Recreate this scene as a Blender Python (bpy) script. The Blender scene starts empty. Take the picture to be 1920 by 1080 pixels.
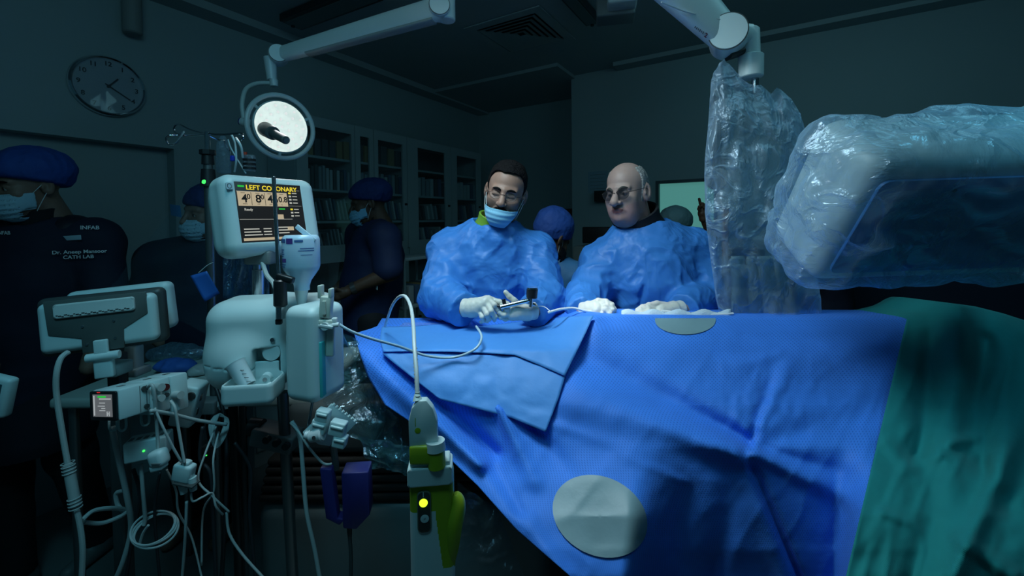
import bpy, bmesh, math, random
import numpy as np
from mathutils import Vector, Matrix, Euler
random.seed(7); np.random.seed(7)
PI = math.pi
C = bpy.context.scene.collection

# ---------------------------------------------------------------- camera, world, lights, exposure
F_PX = 800.0; CX = 960.0; CY = 435.0; CAM = Vector((0, 0, 1.5))
PITCH = math.radians(-1.5); ROLL = math.radians(-0.6)
CR = (Matrix.Rotation(PI/2 + PITCH, 3, 'X') @ Matrix.Rotation(ROLL, 3, 'Z'))
cd = bpy.data.cameras.new('camera'); cam = bpy.data.objects.new('camera', cd); C.objects.link(cam)
cam.matrix_world = Matrix.Translation(CAM) @ CR.to_4x4()
cd.sensor_width = 36; cd.lens = F_PX / 1920 * 36; cd.shift_y = (CY - 540) / 1920; cd.clip_start = 0.02
bpy.context.scene.camera = cam
vs = bpy.context.scene.view_settings
vs.view_transform = 'Standard'; vs.look = 'None'; vs.gamma = 1; vs.exposure = 0.0; vs.use_curve_mapping = False

w = bpy.data.worlds.new('room_ambient'); bpy.context.scene.world = w; w.use_nodes = True
w.node_tree.nodes['Background'].inputs[0].default_value = (0.10, 0.42, 0.62, 1)
w.node_tree.nodes['Background'].inputs[1].default_value = 0.050

def lamp(name, kind, loc, target, power, col, **kw):
    l = bpy.data.lights.new(name, kind); l.energy = power; l.color = col
    for k, v in kw.items(): setattr(l, k, v)
    o = bpy.data.objects.new(name, l); C.objects.link(o); o.location = loc
    o.rotation_euler = (Vector(target) - Vector(loc)).to_track_quat('-Z', 'Y').to_euler()
    return o
# the operating lamp over the table (its head is just above the frame)
OLX, OLY, OLZ = -0.35, 0.95, 2.55
lamp('operating_light', 'SPOT', (OLX, OLY, OLZ-0.03), (0.24, 1.36, 1.15), 88, (0.70, 0.92, 1.0),
     spot_size=math.radians(104), spot_blend=1.0, shadow_soft_size=0.26)
lamp('operating_light', 'SPOT', (OLX, OLY, OLZ-0.03), (0.29, 1.40, 1.17), 150, (0.85, 0.95, 1.0), spot_size=math.radians(15), spot_blend=1.0, shadow_soft_size=0.12)
# dimmed teal downlights in the ceiling near the viewer
TEAL = (0.20, 0.74, 1.0)
lamp('unseen_fill_spot', 'SPOT', (-0.42, 0.05, 2.78), (-0.72, 1.15, 1.25), 32, TEAL, spot_size=math.radians(54), spot_blend=0.9, shadow_soft_size=0.20)
lamp('unseen_fill_spot', 'SPOT', (1.35, 0.25, 2.78), (1.35, 1.05, 1.3), 24, TEAL, spot_size=math.radians(58), spot_blend=0.9, shadow_soft_size=0.20)
lamp('unseen_fill_area', 'AREA', (-0.3, 0.2, 2.6), (-1.1, 2.2, 1.7), 4.0, (0.30, 0.80, 1.0), shape='RECTANGLE', size=1.2, size_y=0.6)  # soft fill added out of view to lift the left wall and lamp arm
lamp('unseen_fill_area', 'AREA', (1.5, 1.3, 2.78), (1.6, 2.6, 1.2), 3.6, (0.33, 0.84, 1.0), shape='RECTANGLE', size=1.2, size_y=0.6)  # second added fill, out of view, for the right-hand wall

# ---------------------------------------------------------------- helpers
def at(px, py, Y):
    d = CR @ Vector(((px - CX) / F_PX, -(py - CY) / F_PX, -1.0))
    return CAM + d * (Y / d.y)
CRn = np.array(CR)
def atn(px, py, Y):
    px = np.asarray(px, float); py = np.asarray(py, float); Y = np.asarray(Y, float)
    d = np.stack([(px - CX) / F_PX, -(py - CY) / F_PX, -np.ones_like(px + py)], -1) @ CRn.T
    return np.array(CAM) + d * (Y / d[..., 1])[..., None]
def onplane(px, py, p, n):
    d = CR @ Vector(((px - CX) / F_PX, -(py - CY) / F_PX, -1.0)); n = Vector(n)
    return CAM + d * ((Vector(p) - CAM).dot(n) / d.dot(n))

def tag(o, label=None, cat=None, group=None, kind=None):
    if label: o['label'] = label
    if cat: o['category'] = cat
    if group: o['group'] = group
    if kind: o['kind'] = kind
    return o
def thing(name, label, cat, loc=(0, 0, 0), group=None):
    o = bpy.data.objects.new(name, None); C.objects.link(o); o.location = loc; o.empty_display_size = 0.05
    return tag(o, label, cat, group)
def wloc(o):
    v = Vector((0, 0, 0))
    while o is not None: v = v + o.location; o = o.parent
    return v
MATS = {}
def mat(name, col, rough=0.5, metal=0.0, bump=0.0, bscale=60.0, var=0.0, vscale=8.0, emit=None, estr=1.0, spec=0.5, sss=0.0, coat=0.0, folds=None):
    if name in MATS: return MATS[name]
    m = bpy.data.materials.new(name); m.use_nodes = True; nt = m.node_tree; b = nt.nodes['Principled BSDF']
    b.inputs['Base Color'].default_value = (*col, 1); b.inputs['Roughness'].default_value = rough
    b.inputs['Metallic'].default_value = metal; b.inputs['Specular IOR Level'].default_value = spec
    if coat: b.inputs['Coat Weight'].default_value = coat
    if sss:
        b.inputs['Subsurface Weight'].default_value = sss; b.inputs['Subsurface Radius'].default_value = (0.012, 0.005, 0.003); b.inputs['Subsurface Scale'].default_value = 1
    tc = nt.nodes.new('ShaderNodeTexCoord')
    if var:
        n = nt.nodes.new('ShaderNodeTexNoise'); n.inputs['Scale'].default_value = vscale; n.inputs['Detail'].default_value = 5
        nt.links.new(tc.outputs['Object'], n.inputs['Vector'])
        r = nt.nodes.new('ShaderNodeMapRange'); r.inputs['To Min'].default_value = 1 - var; r.inputs['To Max'].default_value = 1 + var
        r.inputs['From Min'].default_value = 0.25; r.inputs['From Max'].default_value = 0.75
        nt.links.new(n.outputs[0], r.inputs[0])
        x = nt.nodes.new('ShaderNodeMix'); x.data_type = 'RGBA'; x.blend_type = 'MULTIPLY'; x.inputs[0].default_value = 1
        x.inputs[6].default_value = (*col, 1); nt.links.new(r.outputs[0], x.inputs[7]); nt.links.new(x.outputs[2], b.inputs['Base Color'])
    if bump:
        n2 = nt.nodes.new('ShaderNodeTexNoise'); n2.inputs['Scale'].default_value = bscale; n2.inputs['Detail'].default_value = 4
        nt.links.new(tc.outputs['Object'], n2.inputs['Vector'])
        bp = nt.nodes.new('ShaderNodeBump'); bp.inputs['Strength'].default_value = bump; bp.inputs['Distance'].default_value = 0.01
        nt.links.new(n2.outputs[0], bp.inputs['Height']); nt.links.new(bp.outputs[0], b.inputs['Normal'])
    if folds:
        n4 = nt.nodes.new('ShaderNodeTexNoise'); n4.inputs['Scale'].default_value = folds[0]; n4.inputs['Detail'].default_value = 3; n4.inputs['Distortion'].default_value = 1.6; n4.inputs['Roughness'].default_value = 0.45
        nt.links.new(tc.outputs['Object'], n4.inputs['Vector'])
        a4 = nt.nodes.new('ShaderNodeMath'); a4.operation = 'PINGPONG'; a4.inputs[1].default_value = 0.16; nt.links.new(n4.outputs[0], a4.inputs[0])
        b4 = nt.nodes.new('ShaderNodeBump'); b4.inputs['Strength'].default_value = folds[1]; b4.inputs['Distance'].default_value = folds[2]; nt.links.new(a4.outputs[0], b4.inputs['Height'])
        if bump: nt.links.new(b4.outputs[0], bp.inputs['Normal'])
        else: nt.links.new(b4.outputs[0], b.inputs['Normal'])
    if emit: b.inputs['Emission Color'].default_value = (*emit, 1); b.inputs['Emission Strength'].default_value = estr
    MATS[name] = m; return m

def film(name, col, opac=0.12, edge=0.5, rough=0.18, bump=0.6, bscale=9.0, crink=40.0, gloss=0.35, density=None):
    """thin clear plastic: mostly transparent, milky at grazing angles and where creased, glossy"""
    if name in MATS: return MATS[name]
    m = bpy.data.materials.new(name); m.use_nodes = True; nt = m.node_tree; nd = nt.nodes; L = nt.links.new
    nd.remove(nd['Principled BSDF']); out = nd['Material Output']
    tc = nd.new('ShaderNodeTexCoord')
    n1 = nd.new('ShaderNodeTexNoise'); n1.inputs['Scale'].default_value = bscale; n1.inputs['Detail'].default_value = 6; n1.inputs['Distortion'].default_value = 1.2
    L(tc.outputs['Object'], n1.inputs['Vector'])
    v = nd.new('ShaderNodeTexVoronoi'); v.feature = 'DISTANCE_TO_EDGE'; v.inputs['Scale'].default_value = crink
    mp = nd.new('ShaderNodeMixRGB'); mp.blend_type = 'ADD'; mp.inputs[0].default_value = 0.18
    L(tc.outputs['Object'], mp.inputs[1]); L(n1.outputs[1], mp.inputs[2]); L(mp.outputs[0], v.inputs['Vector'])
    mr = nd.new('ShaderNodeMapRange'); mr.inputs['From Max'].default_value = 0.12; mr.inputs['To Min'].default_value = 1; mr.inputs['To Max'].default_value = 0
    L(v.outputs['Distance'], mr.inputs[0])
    ad = nd.new('ShaderNodeMath'); ad.operation = 'MULTIPLY_ADD'; L(mr.outputs[0], ad.inputs[0]); ad.inputs[1].default_value = 0.25; L(n1.outputs[0], ad.inputs[2])
    bp = nd.new('ShaderNodeBump'); bp.inputs['Strength'].default_value = bump; bp.inputs['Distance'].default_value = 0.02; L(ad.outputs[0], bp.inputs['Height'])
    lw = nd.new('ShaderNodeLayerWeight'); lw.inputs['Blend'].default_value = 0.35; L(bp.outputs[0], lw.inputs['Normal'])
    fac = nd.new('ShaderNodeMapRange'); fac.inputs['To Min'].default_value = opac; fac.inputs['To Max'].default_value = edge; L(lw.outputs['Facing'], fac.inputs[0])
    cr = nd.new('ShaderNodeMath'); cr.operation = 'MULTIPLY_ADD'; L(mr.outputs[0], cr.inputs[0]); cr.inputs[1].default_value = opac * 0.8; L(fac.outputs[0], cr.inputs[2])
    tr = nd.new('ShaderNodeBsdfTransparent'); tr.inputs[0].default_value = (0.92, 0.97, 1, 1)
    df = nd.new('ShaderNodeBsdfDiffuse'); df.inputs[0].default_value = (*col, 1); L(bp.outputs[0], df.inputs['Normal'])
    tl = nd.new('ShaderNodeBsdfTranslucent'); tl.inputs[0].default_value = (*col, 1)
    mx = nd.new('ShaderNodeMixShader'); mx.inputs[0].default_value = 0.4; L(df.outputs[0], mx.inputs[1]); L(tl.outputs[0], mx.inputs[2])
    gl = nd.new('ShaderNodeBsdfGlossy'); gl.inputs['Roughness'].default_value = rough; gl.inputs[0].default_value = (0.7, 0.85, 1, 1); L(bp.outputs[0], gl.inputs['Normal'])
    m2 = nd.new('ShaderNodeMixShader'); m2.inputs[0].default_value = gloss; L(mx.outputs[0], m2.inputs[1]); L(gl.outputs[0], m2.inputs[2])
    m3 = nd.new('ShaderNodeMixShader'); L(cr.outputs[0], m3.inputs[0]); L(tr.outputs[0], m3.inputs[1]); L(m2.outputs[0], m3.inputs[2])
    L(m3.outputs[0], out.inputs['Surface']); MATS[name] = m; return m

def glassmat(name, col, opac, rough=0.05):
    if name in MATS: return MATS[name]
    m = bpy.data.materials.new(name); m.use_nodes = True; nt = m.node_tree; nd = nt.nodes; L = nt.links.new
    nd.remove(nd['Principled BSDF'])
    tr = nd.new('ShaderNodeBsdfTransparent'); tr.inputs[0].default_value = (*col, 1)
    gl = nd.new('ShaderNodeBsdfGlossy'); gl.inputs['Roughness'].default_value = rough
    df = nd.new('ShaderNodeBsdfDiffuse'); df.inputs[0].default_value = (*col, 1)
    lw = nd.new('ShaderNodeLayerWeight'); lw.inputs[0].default_value = 0.5
    pw = nd.new('ShaderNodeMath'); pw.operation = 'POWER'; pw.inputs[1].default_value = 4; L(lw.outputs['Facing'], pw.inputs[0])
    fr = nd.new('ShaderNodeMath'); fr.operation = 'MULTIPLY_ADD'; fr.inputs[1].default_value = 0.6; fr.inputs[2].default_value = 0.03; L(pw.outputs[0], fr.inputs[0])
    a = nd.new('ShaderNodeMixShader'); a.inputs[0].default_value = opac; L(tr.outputs[0], a.inputs[1]); L(df.outputs[0], a.inputs[2])
    b = nd.new('ShaderNodeMixShader'); L(fr.outputs[0], b.inputs[0]); L(a.outputs[0], b.inputs[1]); L(gl.outputs[0], b.inputs[2])
    L(b.outputs[0], nd['Material Output'].inputs['Surface']); MATS[name] = m; return m

def link_mesh(name, V, Fc, mats, parent=None, smooth=True, mi=None, uv=None, sharp=None):
    """V world coordinates; a parent's location is subtracted. Top-level meshes get their origin at the base."""
    V = np.asarray(V, float).reshape(-1, 3)
    if parent is None:
        org = Vector(((V[:, 0].min() + V[:, 0].max()) / 2, (V[:, 1].min() + V[:, 1].max()) / 2, V[:, 2].min()))
        loc = org
    else:
        org = wloc(parent); loc = Vector((0, 0, 0))
    me = bpy.data.meshes.new(name); me.from_pydata((V - np.array(org)).tolist(), [], [tuple(f) for f in Fc])
    for m in (mats if isinstance(mats, (list, tuple)) else [mats]): me.materials.append(m)
    if mi is not None: me.polygons.foreach_set('material_index', np.asarray(mi, np.int32))
    if smooth: me.polygons.foreach_set('use_smooth', np.ones(len(me.polygons), bool))
    if uv is not None:
        ul = me.uv_layers.new(name='uv'); li = np.empty(len(me.loops), np.int32); me.loops.foreach_get('vertex_index', li)
        ul.data.foreach_set('uv', np.asarray(uv, np.float32)[li].ravel())
    me.update(); me.validate()
    if sharp: me.set_sharp_from_angle(angle=math.radians(sharp))
    o = bpy.data.objects.new(name, me); C.objects.link(o); o.location = loc
    if parent is not None: o.parent = parent
    return o

def cr_path(pts, n=8, closed=False):
    P = [Vector(p) for p in pts]
    if len(P) < 3: return P
    out = []
    m = len(P)
    rng = range(m if closed else m - 1)
    for i in rng:
        if closed: a, b, c, d = P[(i-1) % m], P[i], P[(i+1) % m], P[(i+2) % m]
        else: a, b, c, d = P[max(i-1, 0)], P[i], P[i+1], P[min(i+2, m-1)]
        for k in range(n):
            t = k / n
            out.append(0.5 * ((2*b) + (c - a)*t + (2*a - 5*b + 4*c - d)*t*t + (3*b - a - 3*c + d)*t**3))
    if not closed: out.append(P[-1])
    return out

class MB:
    def __init__(s, M=None): s.V = []; s.F = []; s.mi = []; s.M = M or Matrix.Identity(4)
    def add(s, verts, faces, m=0):
        b = len(s.V)
        s.V += [tuple(s.M @ Vector(v)) for v in verts]
        s.F += [tuple(b + i for i in f) for f in faces]; s.mi += [m] * len(faces); return s
    def addbm(s, bm, m=0):
        bm.verts.ensure_lookup_table(); bm.verts.index_update()
        s.add([v.co.copy() for v in bm.verts], [[v.index for v in f.verts] for f in bm.faces], m); bm.free(); return s
    def box(s, c, size, R=None, bevel=0.0, seg=3, m=0, taper=None):
        bm = bmesh.new(); bmesh.ops.create_cube(bm, size=1.0)
        for v in bm.verts:
            k = 1.0
            if taper and v.co.z > 0: k = taper
            v.co = Vector((v.co.x*size[0]*k, v.co.y*size[1]*k, v.co.z*size[2]))
        if bevel > 0: bmesh.ops.bevel(bm, geom=list(bm.edges), offset=min(bevel, min(size)*0.49), segments=seg, profile=0.5, affect='EDGES')
        T = Matrix.Translation(Vector(c)) @ ((R.to_4x4() if R else Matrix.Identity(4)))
        bmesh.ops.transform(bm, matrix=T, verts=bm.verts); return s.addbm(bm, m)
    def cyl(s, p0, p1, r0, r1=None, seg=16, m=0, bev=0.0):
        r1 = r0 if r1 is None else r1; p0 = Vector(p0); p1 = Vector(p1); d = p1 - p0; L = d.length
        if L < 1e-9: return s
        z = d / L; q = z.to_track_quat('Z', 'Y').to_matrix(); x = q.col[0]; y = q.col[1]
        prof = [(0, r0), (L, r1)] if not bev else [(0, r0-bev), (bev, r0), (L-bev, r1), (L, r1-bev)]
        vs = []; fs = []
        for (h, r) in prof:
            for i in range(seg): a = 2*PI*i/seg; vs.append(p0 + z*h + x*(r*math.cos(a)) + y*(r*math.sin(a)))
        for k in range(len(prof)-1):
            for i in range(seg): j = (i+1) % seg; fs.append((k*seg+i, k*seg+j, (k+1)*seg+j, (k+1)*seg+i))
        fs.append(tuple(reversed(range(seg)))); n = (len(prof)-1)*seg; fs.append(tuple(n+i for i in range(seg)))
        return s.add(vs, fs, m)
    def tube(s, pts, r, seg=8, m=0, n=8, closed=False, smooth=True):
        P = cr_path(pts, n, closed) if smooth else [Vector(p) for p in pts]
        k = len(P); rr = r if callable(r) else (lambda t: r)
        vs = []; fs = []; prev = None
        for i, p in enumerate(P):
            if closed: t = P[(i+1) % k] - P[(i-1) % k]
            else: t = P[min(i+1, k-1)] - P[max(i-1, 0)]
            if t.length < 1e-9: t = Vector((0, 0, 1))
            t.normalize()
            if prev is None: x = t.orthogonal().normalized()
            else: x = (prev - t * prev.dot(t)); x = x.normalized() if x.length > 1e-6 else t.orthogonal().normalized()
            prev = x; y = t.cross(x); R = rr(i / max(1, k-1))
            for j in range(seg): a = 2*PI*j/seg; vs.append(p + x*(R*math.cos(a)) + y*(R*math.sin(a)))
        for i in range(k if closed else k-1):
            for j in range(seg):
                a = i*seg; b = ((i+1) % k)*seg; fs.append((a+j, a+(j+1) % seg, b+(j+1) % seg, b+j))
        if not closed: fs.append(tuple(reversed(range(seg)))); fs.append(tuple((k-1)*seg+j for j in range(seg)))
        return s.add(vs, fs, m)
    def lathe(s, prof, c=(0, 0, 0), R=None, seg=32, m=0, sx=1, sy=1):
        T = Matrix.Translation(Vector(c)) @ (R.to_4x4() if R else Matrix.Identity(4)); vs = []; fs = []
        for (r, z) in prof:
            for i in range(seg): a = 2*PI*i/seg; vs.append(T @ Vector((r*math.cos(a)*sx, r*math.sin(a)*sy, z)))
        for k in range(len(prof)-1):
            for i in range(seg): j = (i+1) % seg; fs.append((k*seg+i, k*seg+j, (k+1)*seg+j, (k+1)*seg+i))
        if prof[0][0] > 1e-5: fs.append(tuple(reversed(range(seg))))
        if prof[-1][0] > 1e-5: n = (len(prof)-1)*seg; fs.append(tuple(n+i for i in range(seg)))
        return s.add(vs, fs, m)
    def prism(s, poly, z0, z1, T=None, m=0, bevel=0.0):
        """poly in xy, extruded z0..z1, in frame T"""
        bm = bmesh.new(); a = [bm.verts.new((p[0], p[1], z0)) for p in poly]; b = [bm.verts.new((p[0], p[1], z1)) for p in poly]
        n = len(poly); bm.faces.new(list(reversed(a))); bm.faces.new(b)
        for i in range(n): bm.faces.new((a[i], a[(i+1) % n], b[(i+1) % n], b[i]))
        bmesh.ops.recalc_face_normals(bm, faces=bm.faces)
        if bevel: bmesh.ops.bevel(bm, geom=list(bm.edges), offset=bevel, segments=2, profile=0.5, affect='EDGES')
        if T is not None: bmesh.ops.transform(bm, matrix=T, verts=bm.verts)
        return s.addbm(bm, m)
    def build(s, name, mats, parent=None, smooth=True, sharp=35):
        return link_mesh(name, s.V, s.F, mats, parent, smooth, s.mi, sharp=sharp)

def rrect(w, h, r, n=5, cx=0, cy=0):
    out = []
    for (sx, sy, a0) in ((1, 1, 0), (-1, 1, 90), (-1, -1, 180), (1, -1, 270)):
        for k in range(n+1):
            a = math.radians(a0 + 90*k/n); out.append((cx + sx*(w/2-r) + r*math.cos(a), cy + sy*(h/2-r) + r*math.sin(a)))
    return out
def frame(TL, TR, BL):
    """frame of a rectangle: x right, y up, z out towards its viewer; origin at centre; returns matrix, width, height"""
    x = (TR - TL); wd = x.length; x.normalize(); u = TL - BL; u = u - x*u.dot(x); h = u.length; u.normalize(); z = x.cross(u)
    o = TL + x*wd/2 - u*h/2
    return Matrix(((x.x, u.x, z.x, o.x), (x.y, u.y, z.y, o.y), (x.z, u.z, z.z, o.z), (0, 0, 0, 1))), wd, h
def fr3(o, xdir, updir=(0, 0, 1)):
    x = Vector(xdir).normalized(); u = Vector(updir); u = (u - x*u.dot(x)).normalized(); z = x.cross(u)
    return Matrix(((x.x, u.x, z.x, o[0]), (x.y, u.y, z.y, o[1]), (x.z, u.z, z.z, o[2]), (0, 0, 0, 1)))

def text(body, T, size, m, parent, name='lettering', align='LEFT', ext=0.0004, bold=False, top=None, sx=1.0):
    cu = bpy.data.curves.new(name, 'FONT'); cu.body = body; cu.size = size; cu.align_x = align; cu.align_y = 'CENTER'; cu.extrude = ext
    if bold: cu.offset = size * 0.02
    tmp = bpy.data.objects.new(name, cu); C.objects.link(tmp); bpy.context.view_layer.update()
    me = tmp.evaluated_get(bpy.context.evaluated_depsgraph_get()).to_mesh()
    V = [T @ Vector((v.co.x*sx, v.co.y, v.co.z)) for v in me.vertices]; Fc = [tuple(p.vertices) for p in me.polygons]
    bpy.data.objects.remove(tmp); bpy.data.curves.remove(cu)
    return link_mesh(name, [tuple(v) for v in V], Fc, m, parent, smooth=False)

# ---- implicit surfaces (numpy): smooth unions turned into one continuous quad mesh
def hash3(ix, iy, iz, s):
    h = (ix*374761393 + iy*668265263 + iz*2147483647 + s*974634777) & 0xffffffff
    h = ((h ^ (h >> 13)) * 1274126177) & 0xffffffff
    return ((h ^ (h >> 16)) & 0xffff) / 65535.0
def vnoise(P, s=0):
    P = np.asarray(P, float); i = np.floor(P).astype(np.int64); f = P - i; f = f*f*(3-2*f); r = 0
    for dx in (0, 1):
        for dy in (0, 1):
            for dz in (0, 1):
                wgt = (f[..., 0] if dx else 1-f[..., 0]) * (f[..., 1] if dy else 1-f[..., 1]) * (f[..., 2] if dz else 1-f[..., 2])
                r = r + wgt * hash3(i[..., 0]+dx, i[..., 1]+dy, i[..., 2]+dz, s)
    return r*2-1
def fbm(P, s=0, o=3):
    r = 0; a = 1; t = 0
    for k in range(o): r = r + a*vnoise(P*2**k, s+k); t += a; a *= .5
    return r/t
def ridged(P, s=0):
    return 1 - 2*np.abs(fbm(P, s, 2))
def smin(a, b, k):
    h = np.clip(0.5 + 0.5*(b-a)/k, 0, 1); return b*(1-h) + a*h - k*h*(1-h)
def smax(a, b, k): return -smin(-a, -b, k)
def ell(P, c, r, R=None):
    q = P - np.array(c)
    if R is not None: q = q @ np.array(R)
    r = np.array(r); k0 = np.linalg.norm(q/r, axis=-1); k1 = np.linalg.norm(q/(r*r), axis=-1)
    return k0*(k0-1)/np.maximum(k1, 1e-9)
def cone(P, a, b, ra, rb):
    a = np.array(a, float); b = np.array(b, float); d = b-a; q = P-a
    t = np.clip((q @ d) / max(d @ d, 1e-12), 0, 1)
    return np.linalg.norm(q - t[..., None]*d, axis=-1) - (ra + (rb-ra)*t)
def rbox(P, c, h, r, R=None):
    q = P - np.array(c)
    if R is not None: q = q @ np.array(R)
    q = np.abs(q) - (np.array(h) - r)
    return np.linalg.norm(np.maximum(q, 0), axis=-1) + np.minimum(q.max(-1), 0) - r
def polyc(P, pts, rad, k=0.02):
    d = None
    for i in range(len(pts)-1):
        e = cone(P, pts[i], pts[i+1], rad[i], rad[i+1]); d = e if d is None else smin(d, e, k)
    return d
def surf(fn, lo, hi, res):
    """surface nets"""
    lo = np.array(lo, float); hi = np.array(hi, float); n = np.maximum(np.ceil((hi-lo)/res).astype(int)+1, 3)
    ax = [lo[i] + res*np.arange(n[i]) for i in range(3)]
    B = 5; nb = (n + B-1)//B; pad = nb*B
    cen = [lo[i] + res*(B*np.arange(nb[i]) + (B-1)/2) for i in range(3)]
    CG = np.stack(np.meshgrid(*cen, indexing='ij'), -1); dc = fn(CG)
    act_b = np.argwhere(np.abs(dc) < res*B*0.87*1.35 + 0.022)
    D = np.repeat(np.repeat(np.repeat(np.where(dc < 0, -1.0, 1.0), B, 0), B, 1), B, 2)
    off3 = np.stack(np.meshgrid(*[np.arange(B)]*3, indexing='ij'), -1)
    for i0 in range(0, len(act_b), 3000):
        ib = act_b[i0:i0+3000]; gi = ib[:, None, None, None, :]*B + off3; d_ = fn(lo + res*gi)
        D[gi[..., 0], gi[..., 1], gi[..., 2]] = d_
    D = D[:n[0], :n[1], :n[2]]
    S = D < 0
    nc = n-1; acc = np.zeros((*nc, 3)); cnt = np.zeros(tuple(nc))
    base = [np.arange(nc[0])[:, None, None], np.arange(nc[1])[None, :, None], np.arange(nc[2])[None, None, :]]
    sl = lambda o, k: slice(o, o + nc[k])
    for a in range(3):
        o1, o2 = [(1, 2), (0, 2), (0, 1)][a]
        for u in (0, 1):
            for v in (0, 1):
                o = [0, 0, 0]; o[o1] = u; o[o2] = v; p = list(o); p[a] = 1
                A = D[sl(o[0], 0), sl(o[1], 1), sl(o[2], 2)]; B = D[sl(p[0], 0), sl(p[1], 1), sl(p[2], 2)]
                c = (A < 0) != (B < 0); t = np.where(c, A/np.where(c, A-B, 1), 0)
                cnt += c
                for k in range(3):
                    acc[..., k] += np.where(c, base[k] + (t if k == a else o[k]), 0)
    act = cnt > 0; idx = -np.ones(tuple(nc), int); idx[act] = np.arange(act.sum())
    V = lo + res*acc[act]/cnt[act][:, None]
    Q = []
    for a in range(3):
        b, c = [(1, 2), (2, 0), (0, 1)][a]
        A = S.take(range(0, n[a]-1), a); B = S.take(range(1, n[a]), a); e = np.argwhere(A != B)
        if len(e) == 0: continue
        ok = (e[:, b] > 0) & (e[:, c] > 0) & (e[:, b] < nc[b]) & (e[:, c] < nc[c]); e = e[ok]
        def cell(db, dc):
            f = e.copy(); f[:, b] -= db; f[:, c] -= dc; return idx[f[:, 0], f[:, 1], f[:, 2]]
        q = np.stack([cell(1, 1), cell(0, 1), cell(0, 0), cell(1, 0)], 1)
        flip = ~S[e[:, 0], e[:, 1], e[:, 2]]
        q[flip] = q[flip][:, ::-1]; Q.append(q)
    Q = np.concatenate(Q) if Q else np.zeros((0, 4), int)
    return V, Q
def xform(V, M): 
    M = np.array(M); return V @ M[:3, :3].T + M[:3, 3]
def grid_faces(nr, nc_): return [(r*nc_+c, r*nc_+c+1, (r+1)*nc_+c+1, (r+1)*nc_+c) for r in range(nr-1) for c in range(nc_-1)]
# ================================================================ the room
TH = math.radians(31)
RU = Vector((math.sin(TH), math.cos(TH), 0)); RV = Vector((math.cos(TH), -math.sin(TH), 0)); UP = Vector((0, 0, 1))
CO = Vector((-0.405, 5.4, 0)); CEIL = 2.87
def LW(a, b, z): return CO - RU*a + RV*b + UP*z          # a along the left wall towards the viewer, b out of it
PB = Vector((0.58, 4.10, 0))                                # edge of the projecting right-hand wall
def BW(s, c, z): return PB + RV*s - RU*c + UP*z
def wallM(o): return fr3(o, RU)                             # frame on left wall: x along RU, y up, z = RU x UP
m_wall = mat('painted_wall', (0.34, 0.42, 0.43), 0.55, bump=0.04, bscale=200, var=0.04, vscale=1.2)
m_ceil = mat('painted_ceiling', (0.36, 0.42, 0.43), 0.7, bump=0.03, bscale=120, var=0.05, vscale=1.5)
m_floor = mat('vinyl_floor', (0.16, 0.20, 0.20), 0.3, bump=0.03, bscale=40, var=0.12, vscale=3)
def quadbox(pts, name, m, label=None):
    """eight corners from a bottom quad list of 4 xy points and z0,z1"""
    (a, b, c, d), z0, z1 = pts
    P = [Vector((p.x, p.y, z0)) for p in (a, b, c, d)] + [Vector((p.x, p.y, z1)) for p in (a, b, c, d)]
    return P, [(3, 2, 1, 0), (4, 5, 6, 7), (0, 1, 5, 4), (1, 2, 6, 5), (2, 3, 7, 6), (3, 0, 4, 7)]
def wallslab(mb, f, s0, s1, d0, d1, z0, z1, m=0):
    P = [f(s0, d0, z0), f(s1, d0, z0), f(s1, d1, z0), f(s0, d1, z0), f(s0, d0, z1), f(s1, d0, z1), f(s1, d1, z1), f(s0, d1, z1)]
    bm = bmesh.new(); v = [bm.verts.new(p) for p in P]
    for q in [(3, 2, 1, 0), (4, 5, 6, 7), (0, 1, 5, 4), (1, 2, 6, 5), (2, 3, 7, 6), (3, 0, 4, 7)]: bm.faces.new([v[i] for i in q])
    bmesh.ops.recalc_face_normals(bm, faces=bm.faces); mb.addbm(bm, m)
# floor and ceiling
for nm, z0, z1, m in (('floor', -0.06, 0.0, m_floor), ('ceiling', CEIL, CEIL+0.06, m_ceil)):
    b = MB(); wallslab(b, LW, -0.3, 8.0, -0.4, 6.5, z0, z1); o = b.build(nm, m, smooth=False, sharp=None); tag(o, kind='structure')
# left wall with the shallow recess at the near end
nr = onplane(326, 279, LW(0, 0, 0), RV); na = (CO - nr).dot(RU); nz = nr.z
b = MB(); wallslab(b, LW, -0.1, na, -0.12, 0, 0, CEIL); wallslab(b, LW, na, 7.2, -0.12, 0, nz, CEIL); wallslab(b, LW, na, 7.2, -0.22, -0.10, 0, nz)
wallslab(b, LW, na-0.12, na, -0.22, -0.10, 0, nz)
tag(b.build('wall_left', m_wall, smooth=False, sharp=None), kind='structure')
b = MB(); wallslab(b, lambda s, c, z: CO + RV*s - RU*c + UP*z, -0.1, 3.0, -0.12, 0.0, 0, CEIL)
tag(b.build('wall_back', m_wall, smooth=False, sharp=None), kind='structure')
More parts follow.
